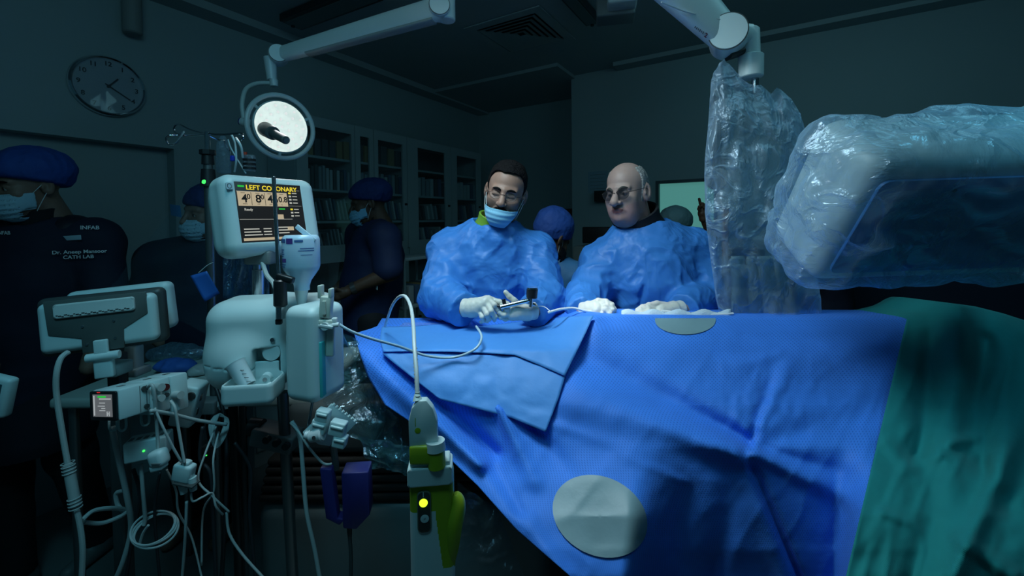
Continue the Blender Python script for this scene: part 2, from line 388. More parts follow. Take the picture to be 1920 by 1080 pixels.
# projecting right-hand wall with the glazed opening and the door opening
def sB(px): return (onplane(px, 400, BW(0, 0, 0), RU) - PB).dot(RV)
def zB(px, py): return onplane(px, py, BW(0, 0, 0), RU).z
ws0, ws1, wz1 = sB(1230), sB(1345), zB(1274, 337); wz0 = 0.95
ds0, dz1 = sB(1569), zB(1569, 264); ds1 = ds0 + 1.15
b = MB(); T = 0.14
wallslab(b, BW, 0, ws0, -T, 0, 0, CEIL); wallslab(b, BW, ws0, ws1, -T, 0, 0, wz0); wallslab(b, BW, ws0, ws1, -T, 0, wz1, CEIL)
wallslab(b, BW, ws1, ds0, -T, 0, 0, CEIL); wallslab(b, BW, ds0, ds1, -T, 0, dz1, CEIL); wallslab(b, BW, ds1, 5.0, -T, 0, 0, CEIL)
wallslab(b, BW, 0, 0.1, -2.2, -T, 0, CEIL)
tag(b.build('wall_right', m_wall, smooth=False, sharp=None), kind='structure')
# glazed panel to the lit room next door
m_frame = mat('dark_frame', (0.05, 0.08, 0.09), 0.4)
m_lit = mat('lit_frosted_glass', (0.35, 0.6, 0.55), 0.3, emit=(0.10, 0.36, 0.32), estr=0.55, bump=0.02, bscale=30)
b = MB(); fw = 0.025
wallslab(b, BW, ws0, ws0+fw, -0.10, 0.01, wz0, wz1); wallslab(b, BW, ws1-fw, ws1, -0.10, 0.01, wz0, wz1); wallslab(b, BW, ws0+fw, ws1-fw, -0.10, 0.01, wz1-fw, wz1); wallslab(b, BW, ws0+fw, ws1-fw, -0.10, 0.01, wz0, wz0+fw)
wf = b.build('window_1', m_frame, smooth=False, sharp=None); tag(wf, kind='structure')
b = MB(); wallslab(b, BW, ws0+fw, ws1-fw, -0.06, -0.045, wz0+fw, wz1-fw); b.build('pane', m_lit, wf, smooth=False, sharp=None)
# dark doorway
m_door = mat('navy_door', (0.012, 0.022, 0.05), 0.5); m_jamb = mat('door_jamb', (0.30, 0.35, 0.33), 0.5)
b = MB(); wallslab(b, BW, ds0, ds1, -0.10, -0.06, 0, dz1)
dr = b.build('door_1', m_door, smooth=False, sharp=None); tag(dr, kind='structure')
b = MB(); p = BW(ds1-0.12, -0.04, 1.0); b.cyl(p, p - RU*0.06, 0.01); b.cyl(p - RU*0.05, p - RU*0.05 - RV*0.11, 0.009); b.build('handle', mat('steel', (0.6, 0.62, 0.64), 0.25, 1.0), dr)
b = MB(); wallslab(b, BW, ds0-0.07, ds0, -0.02, 0.015, 0, dz1+0.0); 
tag(b.build('trim_1', m_jamb, smooth=False, sharp=None), kind='structure')
# ceiling downstand / cove lines along the walls
b = MB(); wallslab(b, LW, -0.0, 7.0, 0.0, 0.16, CEIL-0.05, CEIL); tag(b.build('trim_2', m_ceil, smooth=False, sharp=None), kind='structure')
b = MB(); wallslab(b, BW, 0.45, 5.0, 0.0, 0.14, CEIL-0.035, CEIL); tag(b.build('trim_3', m_ceil, smooth=False, sharp=None), kind='structure')
b = MB(); wallslab(b, lambda s, c, z: CO + RV*s - RU*c + UP*z, 0.16, 1.55, 0.0, 1.0, CEIL-0.03, CEIL); tag(b.build('trim_4', m_ceil, smooth=False, sharp=None), kind='structure')
# floor skirting
b = MB(); wallslab(b, LW, 0.6, na-0.0, 0.0, 0.012, 0, 0.1); tag(b.build('baseboard_left', m_jamb, smooth=False, sharp=None), kind='structure')

m_black = mat('black_plastic', (0.012, 0.014, 0.016), 0.4)
m_white = mat('white_plastic', (0.62, 0.66, 0.64), 0.38, bump=0.015, bscale=300, var=0.03)
m_grey = mat('grey_plastic', (0.16, 0.18, 0.18), 0.45)
m_steel = mat('steel', (0.6, 0.62, 0.64), 0.25, 1.0)
m_chrome = mat('chrome', (0.75, 0.77, 0.8), 0.12, 1.0)
# ---- wall clock
cc = onplane(201, 163, LW(0, 0, 0), RV); cr_ = 0.163
T = fr3(cc, RU)            # z = RU x UP -> points out of the wall?
if Vector(T.col[2][:3]).dot(RV) < 0: T = fr3(cc, -RU)
ck = thing('wall_clock', 'round chrome-rimmed wall clock high on the left wall', 'clock', cc)
b = MB(T); b.lathe([(cr_*0.98, 0), (cr_, 0.012), (cr_*0.985, 0.032), (cr_*0.94, 0.04), (cr_*0.90, 0.034), (cr_*0.89, 0.02)], seg=64); b.build('rim', m_chrome, ck)
b = MB(T); b.lathe([(cr_*0.9, 0.008), (cr_*0.9, 0.02), (0.0001, 0.021)], seg=64); b.build('dial', mat('clock_dial', (0.42, 0.45, 0.46), 0.4), ck)
for h in range(1, 13):
    a = math.radians(90 - 30*h); r = cr_*0.74
    text(str(h), T @ Matrix.Translation((r*math.cos(a), r*math.sin(a), 0.0225)), 0.034, m_black, ck, 'numeral', 'CENTER', bold=True)
def hand(name, deg, L, wd, z):
    a = math.radians(90-deg); R = Matrix.Rotation(a, 3, 'Z'); b = MB(T); c = R @ Vector((L*0.42, 0, z)); b.box(c, (L*1.2, wd, 0.0015), R); b.build(name, m_black, ck)
hand('hour_hand', 39, 0.062, 0.007, 0.026); hand('minute_hand', 122, 0.105, 0.005, 0.028)
b = MB(T); b.lathe([(0.008, 0.02), (0.008, 0.031), (0.0001, 0.032)], seg=16); b.build('hub', m_black, ck)
b = MB(T); b.lathe([(cr_*0.89, 0.034), (cr_*0.5, 0.037), (0.0001, 0.038)], seg=48); b.build('glass', glassmat('clear_glass', (0.96, 0.98, 1.0), 0.02, 0.03), ck)
# ---- cylindrical speaker on the wall near the ceiling
p = onplane(248, 40, LW(0, 0.06, 0), RV)
sp = thing('wall_speaker', 'small round-bodied white speaker hanging near the ceiling above the clock', 'speaker', p)
b = MB(); b.cyl(p + Vector((0, 0, 0.17)), p + Vector((0, 0, -0.07)), 0.045, 0.045, 24, bev=0.008); b.build('housing', mat('dull_white', (0.28, 0.30, 0.29), 0.6), sp)
b = MB(); b.cyl(p + Vector((0, 0, -0.071)), p + Vector((0, 0, -0.077)), 0.036, 0.03, 24); b.build('grille', m_grey, sp)
b = MB(); b.box(p - RV*0.02 + Vector((0, 0, 0.08)), (0.05, 0.05, 0.04), Matrix.Rotation(-TH, 3, 'Z')); b.build('bracket', m_grey, sp)

# ---- ceiling diffuser
def onceil(px, py, z=CEIL): return onplane(px, py, (0, 0, z), (0, 0, 1))
vc = onceil(978, 62); 
vt = thing('ceiling_vent', 'square stepped air diffuser set in the ceiling', 'vent', vc)
def sqring(mb, c, h0, h1, z0, z1):
    P = []
    for h, z in ((h0, z0), (h1, z1)):
        for sx, sy in ((-1, -1), (1, -1), (1, 1), (-1, 1)): P.append(c + RU*(h*sy) + RV*(h*sx) + UP*z)
    mb.add(P, [(i, (i+1) % 4, 4+(i+1) % 4, 4+i) for i in range(4)])
b = MB()
sqring(b, vc, 0.30, 0.30, -0.004, -0.012); sqring(b, vc, 0.30, 0.235, -0.012, -0.012); sqring(b, vc, 0.235, 0.235, -0.012, 0.0)
b.build('frame', m_ceil, vt, smooth=False, sharp=None)
for i in range(5):
    h = 0.225 - i*0.042; b = MB(); sqring(b, vc, h, h-0.032, -0.014, 0.016-0.022); sqring(b, vc, h-0.032, h, -0.008, -0.016)
    b.build('louvre', mat('vent_louvre', (0.30, 0.36, 0.36), 0.5), vt, smooth=False, sharp=None)
b = MB(); b.box(vc - UP*0.001, (0.46, 0.46, 0.002), Matrix.Rotation(-TH, 3, 'Z')); b.build('backing', m_black, vt)
# ---- recessed dark troffer and rail fixtures on the ceiling
def trough(name, label, cat, p0, p1, wd, ht, m):
    a = onceil(*p0, CEIL-0.03); c = onceil(*p1, CEIL-0.03); x = (c-a); L = x.length; mid = (a+c)/2; t = thing(name, label, cat, mid)
    R = x.to_track_quat('X', 'Z').to_matrix(); b = MB(); b.box(mid, (L, wd, ht), R, 0.006); b.build('housing', m, t)
    b = MB(); b.box(mid - UP*(ht/2+0.001), (L*0.94, wd*0.7, 0.006), R); b.build('diffuser', mat('unlit_diffuser', (0.10, 0.14, 0.14), 0.3), t)
    for s in (-1, 1):
        b = MB(); b.cyl(mid + x.normalized()*s*L*0.47 - UP*(ht/2), mid + x.normalized()*s*L*0.47 - UP*(ht/2+0.012), 0.012); b.build('clip', m_black, t)
trough('ceiling_light', 'long unlit dark strip light at the top left of the ceiling', 'ceiling light', (545, 42), (700, -18), 0.16, 0.05, mat('dark_metal', (0.05, 0.055, 0.06), 0.35, 0.6))
trough('ceiling_rail', 'dark ceiling rail running towards the viewer right of the air diffuser', 'rail', (1112, 40), (1050, -30), 0.10, 0.05, MATS['dark_metal'])
# white mounting block and grey box on a drop at the top centre
p = at(1166, 10, 2.1); mt = thing('ceiling_mount_box', 'pale equipment box on a grey bracket at the top edge right of the rail', 'mount', p + UP*0.0)
RYm = Matrix.Rotation(math.radians(-12), 3, 'Z')
b = MB(); b.box(p + UP*0.04, (0.14, 0.12, 0.10), RYm, 0.012); b.build('housing', m_white, mt)
b = MB(); b.box(p + Vector((-0.01, 0.09, 0.03)), (0.19, 0.12, 0.12), RYm, 0.01); b.build('bracket', m_grey, mt)
b = MB(); b.cyl(p + Vector((0, 0.09, 0.08)), Vector((p.x, p.y+0.09, CEIL)), 0.03); b.build('drop_tube', m_grey, mt)

# ---- glazed storage cabinets on the left wall
m_cab = mat('cabinet_paint', (0.40, 0.48, 0.49), 0.4, var=0.04, vscale=3)
m_inside = mat('cabinet_inside', (0.12, 0.16, 0.17), 0.6)
m_pane = glassmat('cabinet_glass', (0.92, 0.96, 0.97), 0.02, 0.06)
CB = 0.36
def cab_a(px): return (CO - onplane(px, 400, LW(0, CB, 0), RV)).dot(RU)
def cab_z(px, py): return onplane(px, py, LW(0, CB, 0), RV).z
cz1 = cab_z(700, 243); cz0 = cab_z(700, 462)
shz = [cab_z(620, 294), cab_z(620, 355), cab_z(620, 414)]
print('CAB', cab_a(558), cab_a(903), cz0, cz1, shz)
def cabinet(label, pxa, pxb, panes, zt):
    a0, a1 = cab_a(pxa), cab_a(pxb)
    root = thing('storage_cabinet', label, 'cabinet', LW((a0+a1)/2, 0.01, 0.0))
    b = MB(); wallslab(b, LW, a0, a0-0.02, 0.01, CB-0.02, 0.86, zt); wallslab(b, LW, a1+0.02, a1, 0.01, CB-0.02, 0.86, zt)
    wallslab(b, LW, a0-0.02, a1+0.02, 0.01, CB-0.02, zt-0.02, zt); wallslab(b, LW, a0-0.02, a1+0.02, 0.01, CB-0.02, 0.86, 0.9); wallslab(b, LW, a0-0.02, a1+0.02, 0.01, 0.03, 0.9, zt-0.02, 1)
    wallslab(b, LW, a0-0.02, a1+0.02, CB-0.02, CB, cz0-0.10, cz0-0.03); wallslab(b, LW, a0-0.02, a1+0.02, 0.03, CB-0.02, cz0-0.06, cz0-0.03)
    b.build('body', [m_cab, m_inside], root, smooth=False, sharp=None)
    for z in shz:
        b = MB(); wallslab(b, LW, a0-0.022, a1+0.022, 0.035, CB-0.03, z-0.018, z); b.build('shelf', m_cab, root, smooth=False, sharp=None)
    bounds = [a0] + [(cab_a(panes[i][1]) + cab_a(panes[i+1][0]))/2 for i in range(len(panes)-1)] + [a1]
    for i, (q0, q1) in enumerate(panes):
        d0, d1 = bounds[i]-0.003, bounds[i+1]+0.003; g0, g1 = cab_a(q0), cab_a(q1); zp0, zp1 = cz0+0.03, zt-0.075
        b = MB(); z0 = cz0-0.03
        wallslab(b, LW, d0, g0, CB-0.018, CB, z0, zt); wallslab(b, LW, g1, d1, CB-0.018, CB, z0, zt); wallslab(b, LW, g0, g1, CB-0.018, CB, z0, zp0); wallslab(b, LW, g0, g1, CB-0.018, CB, zp1, zt)
        d = b.build('door', m_cab, root, smooth=False, sharp=None)
        b = MB(); wallslab(b, LW, g0, g1, CB-0.012, CB-0.008, zp0, zp1); b.build('pane', m_pane, d, smooth=False, sharp=None)
        hx = (g1+d1)/2; p = LW(hx, CB, (zp0+zp1)/2-0.1); b = MB(); b.cyl(p, p + RV*0.018, 0.011, 0.008, 12); b.build('knob', m_black, d)
cabs = [('glass-fronted cabinet at the near end of the row, behind the lit examination lamp', 558, 668, [(580, 662)], cz1),
        ('glass-fronted cabinet in the middle of the row with one narrow and one wide pane', 668, 765, [(678, 695), (711, 757)], cz1),
        ('glass-fronted cabinet at the far corner of the room with two doors', 765, 903, [(785, 836), (858, 895)], cz1)]
for c_ in cabs: cabinet(*c_)
# files, boxes and packs on the shelves: each one a thing
kinds = [mat('file_grey', (0.30, 0.36, 0.39), 0.6), mat('file_white', (0.50, 0.55, 0.55), 0.6), mat('file_blue', (0.08, 0.14, 0.22), 0.6), mat('box_tan', (0.30, 0.22, 0.10), 0.7), mat('box_dark', (0.08, 0.09, 0.10), 0.6)]
rows = [('near cabinet', 566, 663, 14), ('middle cabinet', 673, 760, 12), ('far corner cabinet', 770, 898, 18)]
levels = [('top shelf', shz[0], 0.17), ('second shelf', shz[1], 0.19), ('third shelf', shz[2], 0.18), ('lowest shelf', cz0-0.03, 0.19)]
for (cn, q0, q1, n) in rows:
    for li, (ln, z, hmax) in enumerate(levels):
        if cn.startswith('far') and li == 0: continue
        a0, a1 = cab_a(q0), cab_a(q1)
        lean = li >= 2
        kindn = 'box' if li == 0 else 'file'
        lab = {0: 'tan and dark carton', 1: 'upright pale file', 2: 'leaning pale file', 3: 'leaning grey file'}[li] + ' standing behind glass on the %s, %s' % (ln, cn)
        nn = n if li else max(2, n//2)
        for k in range(nn):
            t = (k+0.5)/nn; a = a0 + (a1-a0)*t; wd = abs(a1-a0)/nn*(0.82 if li else 0.9)
            h = hmax*random.uniform(0.72, 0.92); th = wd*(0.5 if lean else 0.85)
            R = fr3((0, 0, 0), RU).to_3x3() if not lean else Matrix.Rotation(math.radians(random.uniform(9, 14)), 3, RV) @ fr3((0, 0, 0), RU).to_3x3()
            b = MB(); b.box(LW(a, CB-0.115, z + h/2 + (0.006 if lean else 0.0)), (th, h, 0.17), R)
            o = b.build('carton' if li == 0 else 'file_folder', random.choice([kinds[3], kinds[3], kinds[4]] if li == 0 else [kinds[0], kinds[1], kinds[2], kinds[0], kinds[4]]), smooth=False, sharp=None)
            tag(o, lab, kindn, ln + ' of the ' + cn)
# counter and base units below the cabinets
a0, a1 = cab_a(540), cab_a(903)
ctz = 0.84
b = MB(); wallslab(b, LW, a0+0.3, a1, 0.005, 0.50, ctz-0.03, ctz); tag(b.build('worktop', mat('worktop', (0.2, 0.25, 0.25), 0.4), smooth=False, sharp=None), 'grey worktop running below the glass-fronted cabinets', 'worktop')
na_ = 5
for i in range(na_):
    x0 = a0+0.3 + (a1-a0-0.3)*i/na_; x1 = a0+0.3 + (a1-a0-0.3)*(i+1)/na_
    rt = thing('base_cabinet', ['base cabinet nearest the viewer under the worktop', 'second base cabinet from the near end under the worktop', 'middle base cabinet under the worktop', 'fourth base cabinet from the near end under the worktop', 'base cabinet in the far corner under the worktop'][i], 'cabinet', LW((x0+x1)/2, 0.24, 0))
    b = MB(); wallslab(b, LW, x0-0.002, x1+0.002, 0.01, 0.44, 0.0, ctz-0.03); b.build('body', m_cab, rt, smooth=False, sharp=None)
    b = MB(); wallslab(b, LW, x0-0.01, x1+0.01, 0.44, 0.458, 0.10, ctz-0.05); d = b.build('door', m_cab, rt, smooth=False, sharp=None)
    p = LW((x0*0.2+x1*0.8), 0.458, 0.66); b = MB(); b.cyl(p, p+RV*0.02, 0.01); b.build('knob', m_black, d)
# open wire trolley in front of the far base units
tp = at(772, 600, 2.9); tr = thing('instrument_trolley', 'pale open-frame trolley standing in front of the base cabinets', 'trolley', (tp.x, tp.y, 0))
RT = Matrix.Rotation(-TH, 3, 'Z')
for sx in (-1, 1):
    for sy in (-1, 1):
        c = Vector((tp.x, tp.y, 0)) + RV*sx*0.12 + RU*sy*0.18; b = MB(); b.cyl(c + UP*0.05, c + UP*1.27, 0.009); b.build('post', m_cab, tr)
        b = MB(); b.cyl(c + RV*0.012 + UP*0.03, c - RV*0.012 + UP*0.03, 0.03, seg=18); b.build('castor', m_black, tr)
for z in (0.25, 0.62, 0.95, 1.26):
    b = MB(); b.box((tp.x, tp.y, z), (0.24, 0.38, 0.02), RT, 0.004); b.build('shelf', m_cab, tr)
for k in range(6):
    c = Vector((tp.x, tp.y, 0.96)) + RU*(-0.15+0.06*k); b = MB(); b.box(c + UP*0.062, (0.18, 0.045, 0.12), RT, 0.004)
    tag(b.build('supply_box', kinds[k % 5], smooth=False), 'small supply carton standing on the trolley\'s third shelf', 'box', 'cartons on the open trolley')
# ---- things on the projecting wall
def wallrect(px0, py0, px1, py1, out=0.004, th=0.004):
    s0, s1 = sB(px0), sB(px1); z1, z0 = zB((px0+px1)/2, py0), zB((px0+px1)/2, py1); return s0, s1, z0, z1
s0, s1, z0, z1 = wallrect(1103, 321, 1140, 362); b = MB(); wallslab(b, BW, s0, s1, 0.0, 0.003, z0, z1)
nt_ = tag(b.build('wall_notice', mat('notice_paper', (0.25, 0.36, 0.42), 0.6), smooth=False, sharp=None), 'pale printed notice sheet on the wall left of the bald surgeon', 'notice')
for k in range(5):
    b = MB(); zz = z1 - (z1-z0)*(0.15+0.16*k); wallslab(b, BW, s0+0.02, s1-0.02-0.02*(k % 2), 0.003, 0.0036, zz-0.004, zz); b.build('print_line', m_grey, nt_, smooth=False, sharp=None)
s0, s1, z0, z1 = wallrect(1119, 358, 1150, 378); b = MB(); wallslab(b, BW, s0, s1, 0.0, 0.07, z0, z1); dp = tag(b.build('wall_dispenser', m_black, smooth=False, sharp=None), 'small black box fixed to the wall behind the surgeon\'s glasses', 'dispenser')
s0, s1, z0, z1 = wallrect(1119, 380, 1150, 396); b = MB(); wallslab(b, BW, s0, s1, 0.0, 0.003, z0, z1); tag(b.build('wall_label', mat('label_paper', (0.35, 0.42, 0.42), 0.6), smooth=False, sharp=None), 'small pale label below the black wall box', 'label')
q = lambda s, c, z: CO + RV*s - RU*c + UP*z
pr = onplane(1058, 392, q(0, 0.02, 0), RU); pr2 = onplane(1084, 441, q(0, 0.02, 0), RU)
sA, sB_ = (pr-CO).dot(RV), (pr2-CO).dot(RV); b = MB(); wallslab(b, q, sA, sB_+0.03, 0.0, 0.12, pr2.z, pr.z)
tag(b.build('wall_box', mat('dark_red', (0.10, 0.012, 0.012), 0.5), smooth=False, sharp=None), 'dark red box on the back wall beside the projecting corner', 'box')
# equipment cabinet / monitor under the notice
p = at(1128, 470, 3.35); mo = thing('equipment_console', 'grey equipment console with a dark screen behind the bald surgeon', 'console', (p.x, p.y, 0))
b = MB(); b.box((p.x, p.y, 0.65), (0.34, 0.36, 1.3), RT, 0.01); b.build('housing', mat('console_grey', (0.14, 0.18, 0.17), 0.5), mo)
b = MB(); b.box((p.x, p.y, 1.38), (0.30, 0.06, 0.13), RT, 0.008); b.build('screen', m_black, mo)
# yellow waste bin between the table and the trolley
p = at(805, 622, 2.1); b = MB(); b.lathe([(0.12, 0), (0.15, 0.3), (0.17, 0.86), (0.185, 0.885), (0.18, 0.90), (0.165, 0.90), (0.16, 0.86)], (p.x, p.y, 0), seg=28)
yb = b.build('waste_bin', mat('yellow_plastic', (0.30, 0.27, 0.02), 0.5)); tag(yb, 'yellow clinical waste bin with open rim behind the drape', 'bin')
# ================================================================ table and drapes
def interp(x, pts): return np.interp(x, [p[0] for p in pts], [p[1] for p in pts])
def sstep(a, b, x): t = np.clip((x-a)/(b-a), 0, 1); return t*t*(3-2*t)
PROF = [(560, 1.36), (597, 1.30), (620, 1.262), (655, 1.215), (700, 1.16), (750, 1.10), (800, 1.04), (850, 0.98), (900, 0.92), (968, 0.845), (1030, 0.795), (1080, 0.765), (1200, 0.715), (1400, 0.68), (1800, 0.66), (2600, 0.65)]
def seg_d(px, py, a, b):
    ax, ay = a; bx, by = b; dx, dy = bx-ax, by-ay; L2 = dx*dx+dy*dy
    t = ((px-ax)*dx + (py-ay)*dy)/L2; tc = np.clip(t, 0, 1)
    ox, oy = px-(ax+tc*dx), py-(ay+tc*dy); s = np.sign((px-ax)*dy - (py-ay)*dx)
    return np.hypot(ox, oy), s, tc
#        a, b, width px, amplitude m (towards the viewer), taper start/end, one-sided
FOLDS = [((1085, 735), (1400, 858), 32, 0.024, 0.7, 1.0), ((1090, 668), (1395, 822), 26, -0.022, 0.6, 1.0),
         ((1408, 846), (1660, 968), 18, 0.013, 1.0, 0.3), ((1412, 835), (1640, 905), 16, -0.008, 1.0, 0.2),
         ((1400, 850), (1515, 1120), 10, -0.013, 1.0, 1.2), ((1395, 855), (1480, 1120), 26, 0.008, 0.5, 1.4), ((1385, 860), (1320, 1150), 26, -0.012, 0.4, 1.2),
         ((1405, 838), (1455, 668), 12, -0.008, 1.0, 0.3), ((1425, 800), (1480, 690), 12, 0.007, 0.6, 0.4), ((1360, 690), (1460, 665), 14, 0.006, 0.5, 0.6),
         ((1415, 835), (1700, 745), 30, -0.007, 1.0, 0.4), ((1470, 690), (1660, 640), 30, 0.008, 0.6, 0.6), ((1380, 780), (1420, 838), 9, 0.006, 0.4, 1.0),
         ((1020, 790), (1200, 850), 14, 0.006, 0.6, 0.2), ((1060, 760), (1260, 840), 40, 0.014, 0.5, 0.3), ((1180, 860), (1290, 905), 10, 0.004, 0.5, 0.5),
         ((935, 765), (1000, 900), 16, 0.020, 1.0, 0.4), ((880, 800), (975, 960), 22, -0.012, 0.8, 0.8), ((1000, 800), (1060, 880), 20, -0.014, 1.0, 0.3),
         ((690, 670), (900, 870), 22, 0.022, 0.8, 1.0), ((740, 680), (930, 850), 20, -0.022, 0.5, 0.8), ((900, 870), (1060, 1080), 26, 0.010, 1.0, 1.0),
         ((1220, 1000), (1300, 1150), 30, 0.010, 0.4, 1.0), ((1290, 620), (1360, 640), 30, 0.004, 0.6, 0.6), ((1120, 600), (1130, 660), 24, 0.007, 1, .3)]
def drape_depth(px, py, folds=True):
    px = np.asarray(px, float); py = np.asarray(py, float)
    d = interp(py, PROF)
    flat = 0.375*F_PX/np.maximum(py-410, 40)                     # table level at the near-left end
    left = 1 - sstep(985, 1115, px)
    d = d + (np.minimum(flat, 1.75)-d)*left*(py < 655)
    hang = sstep(1180, 1300, px + (py-900)*0.1) * (1 - sstep(1560, 1640, px))
    steep = interp(py, [(560, 0), (760, 0), (840, 0.018), (900, 0.064), (968, 0.130), (1080, 0.205), (1400, 0.27), (2600, 0.29)])
    d = d + hang*steep
    # the hanging part swings back towards the left edge
    lf = 1 - sstep(700, 1150, px - (py-650)*0.75)
    d = d + lf*sstep(660, 900, py)*0.09
    if folds:
        for a, b, wd, amp, t0, t1 in FOLDS:
            r, s, t = seg_d(px, py, a, b); e0, e1 = np.hypot(px-a[0], py-a[1]), np.hypot(px-b[0], py-b[1])
            k = t0 + (t1-t0)*t; wl = wd*(0.6+0.6*np.abs(t-(0 if t0 > t1 else 1)))
            d = d - 1.5*amp*k*np.exp(-(r/wl)**2)
        P = np.stack([px/150, py/120, 0*px], -1)
        d = d - 0.0075*fbm(P, 3, 3)*sstep(600, 640, py)
        P2 = np.stack([px/60+py/90, py/200-px/300, 0*px], -1)
        wr = ridged(P2, 11); d = d - 0.0022*np.clip(wr, 0, 1)**2*sstep(600, 700, py)
        star = np.exp(-(((px-1425)/110)**2 + ((py-760)/95)**2)); P3 = np.stack([px/24, py/30, 0*px], -1)
        d = d - 0.0035*star*ridged(P3, 5)
    return d
LEFT = [(590, 720), (612, 706), (624, 664), (665, 676), (706, 690), (759, 722), (790, 768), (816, 806), (855, 838), (911, 896), (992, 968), (1078, 1066), (1250, 1230), (1700, 1480), (2600, 1600)]
SEAM = [(560, 1712), (598, 1706), (1080, 1592), (1500, 1500), (2600, 1400)]
def dots_material(name, col, dot, k, rough=0.62, bstr=0.25, amp=0.35):
    m = bpy.data.materials.new(name); m.use_nodes = True; nt = m.node_tree; nd = nt.nodes; L = nt.links.new; b = nd['Principled BSDF']
    b.inputs['Roughness'].default_value = rough; b.inputs['Specular IOR Level'].default_value = 0.3
    b.inputs['Sheen Weight'].default_value = 0.05
    uv = nd.new('ShaderNodeUVMap'); sp = nd.new('ShaderNodeSeparateXYZ'); L(uv.outputs[0], sp.inputs[0])
    def mth(op, a, b_=None):
        n = nd.new('ShaderNodeMath'); n.operation = op
        for i, v in enumerate((a, b_)):
            if v is None: continue
            if isinstance(v, (int, float)): n.inputs[i].default_value = v
            else: L(v, n.inputs[i])
        return n.outputs[0]
    su = mth('SINE', mth('MULTIPLY', sp.outputs[0], k)); sv = mth('SINE', mth('MULTIPLY', sp.outputs[1], k))
    pr = mth('ADD', mth('MULTIPLY', mth('MULTIPLY', su, sv), 0.5), 0.5)
    mr = nd.new('ShaderNodeMapRange'); mr.inputs['From Min'].default_value = 0.62; mr.inputs['From Max'].default_value = 0.95; L(pr, mr.inputs[0])
    n = nd.new('ShaderNodeTexNoise'); n.inputs['Scale'].default_value = 6; n.inputs['Detail'].default_value = 6
    tc = nd.new('ShaderNodeTexCoord'); L(tc.outputs['Object'], n.inputs['Vector'])
    x = nd.new('ShaderNodeMix'); x.data_type = 'RGBA'; x.inputs[6].default_value = (*col, 1); x.inputs[7].default_value = (*dot, 1); L(mth('MULTIPLY', mr.outputs[0], amp*2), x.inputs[0])
    v = nd.new('ShaderNodeMapRange'); v.inputs['From Min'].default_value = .3; v.inputs['From Max'].default_value = .7; v.inputs['To Min'].default_value = .9; v.inputs['To Max'].default_value = 1.1; L(n.outputs[0], v.inputs[0])
    y = nd.new('ShaderNodeMix'); y.data_type = 'RGBA'; y.blend_type = 'MULTIPLY'; y.inputs[0].default_value = 1; L(x.outputs[2], y.inputs[6]); L(v.outputs[0], y.inputs[7]); L(y.outputs[2], b.inputs['Base Color'])
    n3 = nd.new('ShaderNodeTexNoise'); n3.inputs['Scale'].default_value = 28; n3.inputs['Detail'].default_value = 4; L(tc.outputs['Object'], n3.inputs['Vector'])
    hh = mth('ADD', mth('MULTIPLY', mr.outputs[0], -0.06), mth('MULTIPLY', n3.outputs[0], 0.35))
    bp = nd.new('ShaderNodeBump'); bp.inputs['Strength'].default_value = bstr; bp.inputs['Distance'].default_value = 0.02; L(hh, bp.inputs['Height']); L(bp.outputs[0], b.inputs['Normal'])
    MATS[name] = m; return m
m_blue = dots_material('blue_drape', (0.050, 0.245, 0.86), (0.018, 0.11, 0.52), 2*PI/0.0115)
m_green = dots_material('green_drape', (0.010, 0.235, 0.235), (0.008, 0.20, 0.20), 2*PI/0.004, rough=0.8, amp=0.2, bstr=0.4)
m_sheet = mat('blue_paper_sheet', (0.075, 0.30, 0.76), 0.55, bump=0.12, bscale=40, var=0.06, vscale=6)
m_patch = mat('clear_patch', (0.19, 0.32, 0.36), 0.45, bump=0.05, bscale=60, var=0.06, vscale=14)
def drape_mesh(name, m, u0f, u1f, rows, ncol, depthf, back, label, cat, lift=0.0):
    nb = len(back); V = np.zeros((len(rows)+nb, ncol, 3))
    for i, py0 in enumerate(rows):
        u = np.linspace(0, 1, ncol); px = u0f(py0) + (u1f(py0)-u0f(py0))*u; py = py0 + 0*px + (TOPF(px)-TOPF(px*0+1400))*np.clip(1-(py0-597)/140, 0, 1)
        V[nb+i] = atn(px, py, depthf(px, py) - lift)
    for j, (dy, dz) in enumerate(back):
        ye = 1.50 + 0.14*(1-sstep(985, 1115, u0f(597)+(u1f(597)-u0f(597))*u)); off_ = np.zeros((ncol, 3)); off_[:, 1] = np.maximum(ye-V[nb][:, 1], 0.02)*min(dy, 1); off_[:, 2] = dz
        if dy > 1: off_[:, 1] += dy-1
        V[nb-1-j] = V[nb] + off_
    # metric uv by accumulated arc length
    dv = np.linalg.norm(np.diff(V, axis=0), axis=-1); vv = np.vstack([np.zeros((1, ncol)), np.cumsum(dv, 0)])
    du = np.linalg.norm(np.diff(V[nb+8], axis=0), axis=-1); uu = np.concatenate([[0], np.cumsum(du)])
    UVc = np.stack([np.broadcast_to(uu, vv.shape), np.broadcast_to(vv[:, ncol//2][:, None], vv.shape)], -1)
    o = link_mesh(name, V.reshape(-1, 3), grid_faces(len(rows)+nb, ncol), m, None, True, uv=UVc.reshape(-1, 2))
    sol = o.modifiers.new('thickness', 'SOLIDIFY'); sol.thickness = 0.0012; sol.offset = -1
    return tag(o, label, cat)
def TOPF(px): return interp(px, [(600, 600), (1100, 594), (1400, 597), (1706, 598), (1740, 590), (1770, 578), (1800, 573), (1840, 578), (1880, 588), (1930, 604), (2100, 680), (2400, 900)])
rows = np.concatenate([np.arange(597, 760, 4.5), np.arange(760, 1100, 6), np.arange(1100, 1400, 20), np.linspace(1400, 2500, 16)])
back = [(0.08, 0.001), (0.2, 0.0), (0.4, -0.003), (0.6, -0.006), (0.8, -0.009), (0.97, -0.014), (1.0, -0.04), (1.01, -0.2)]
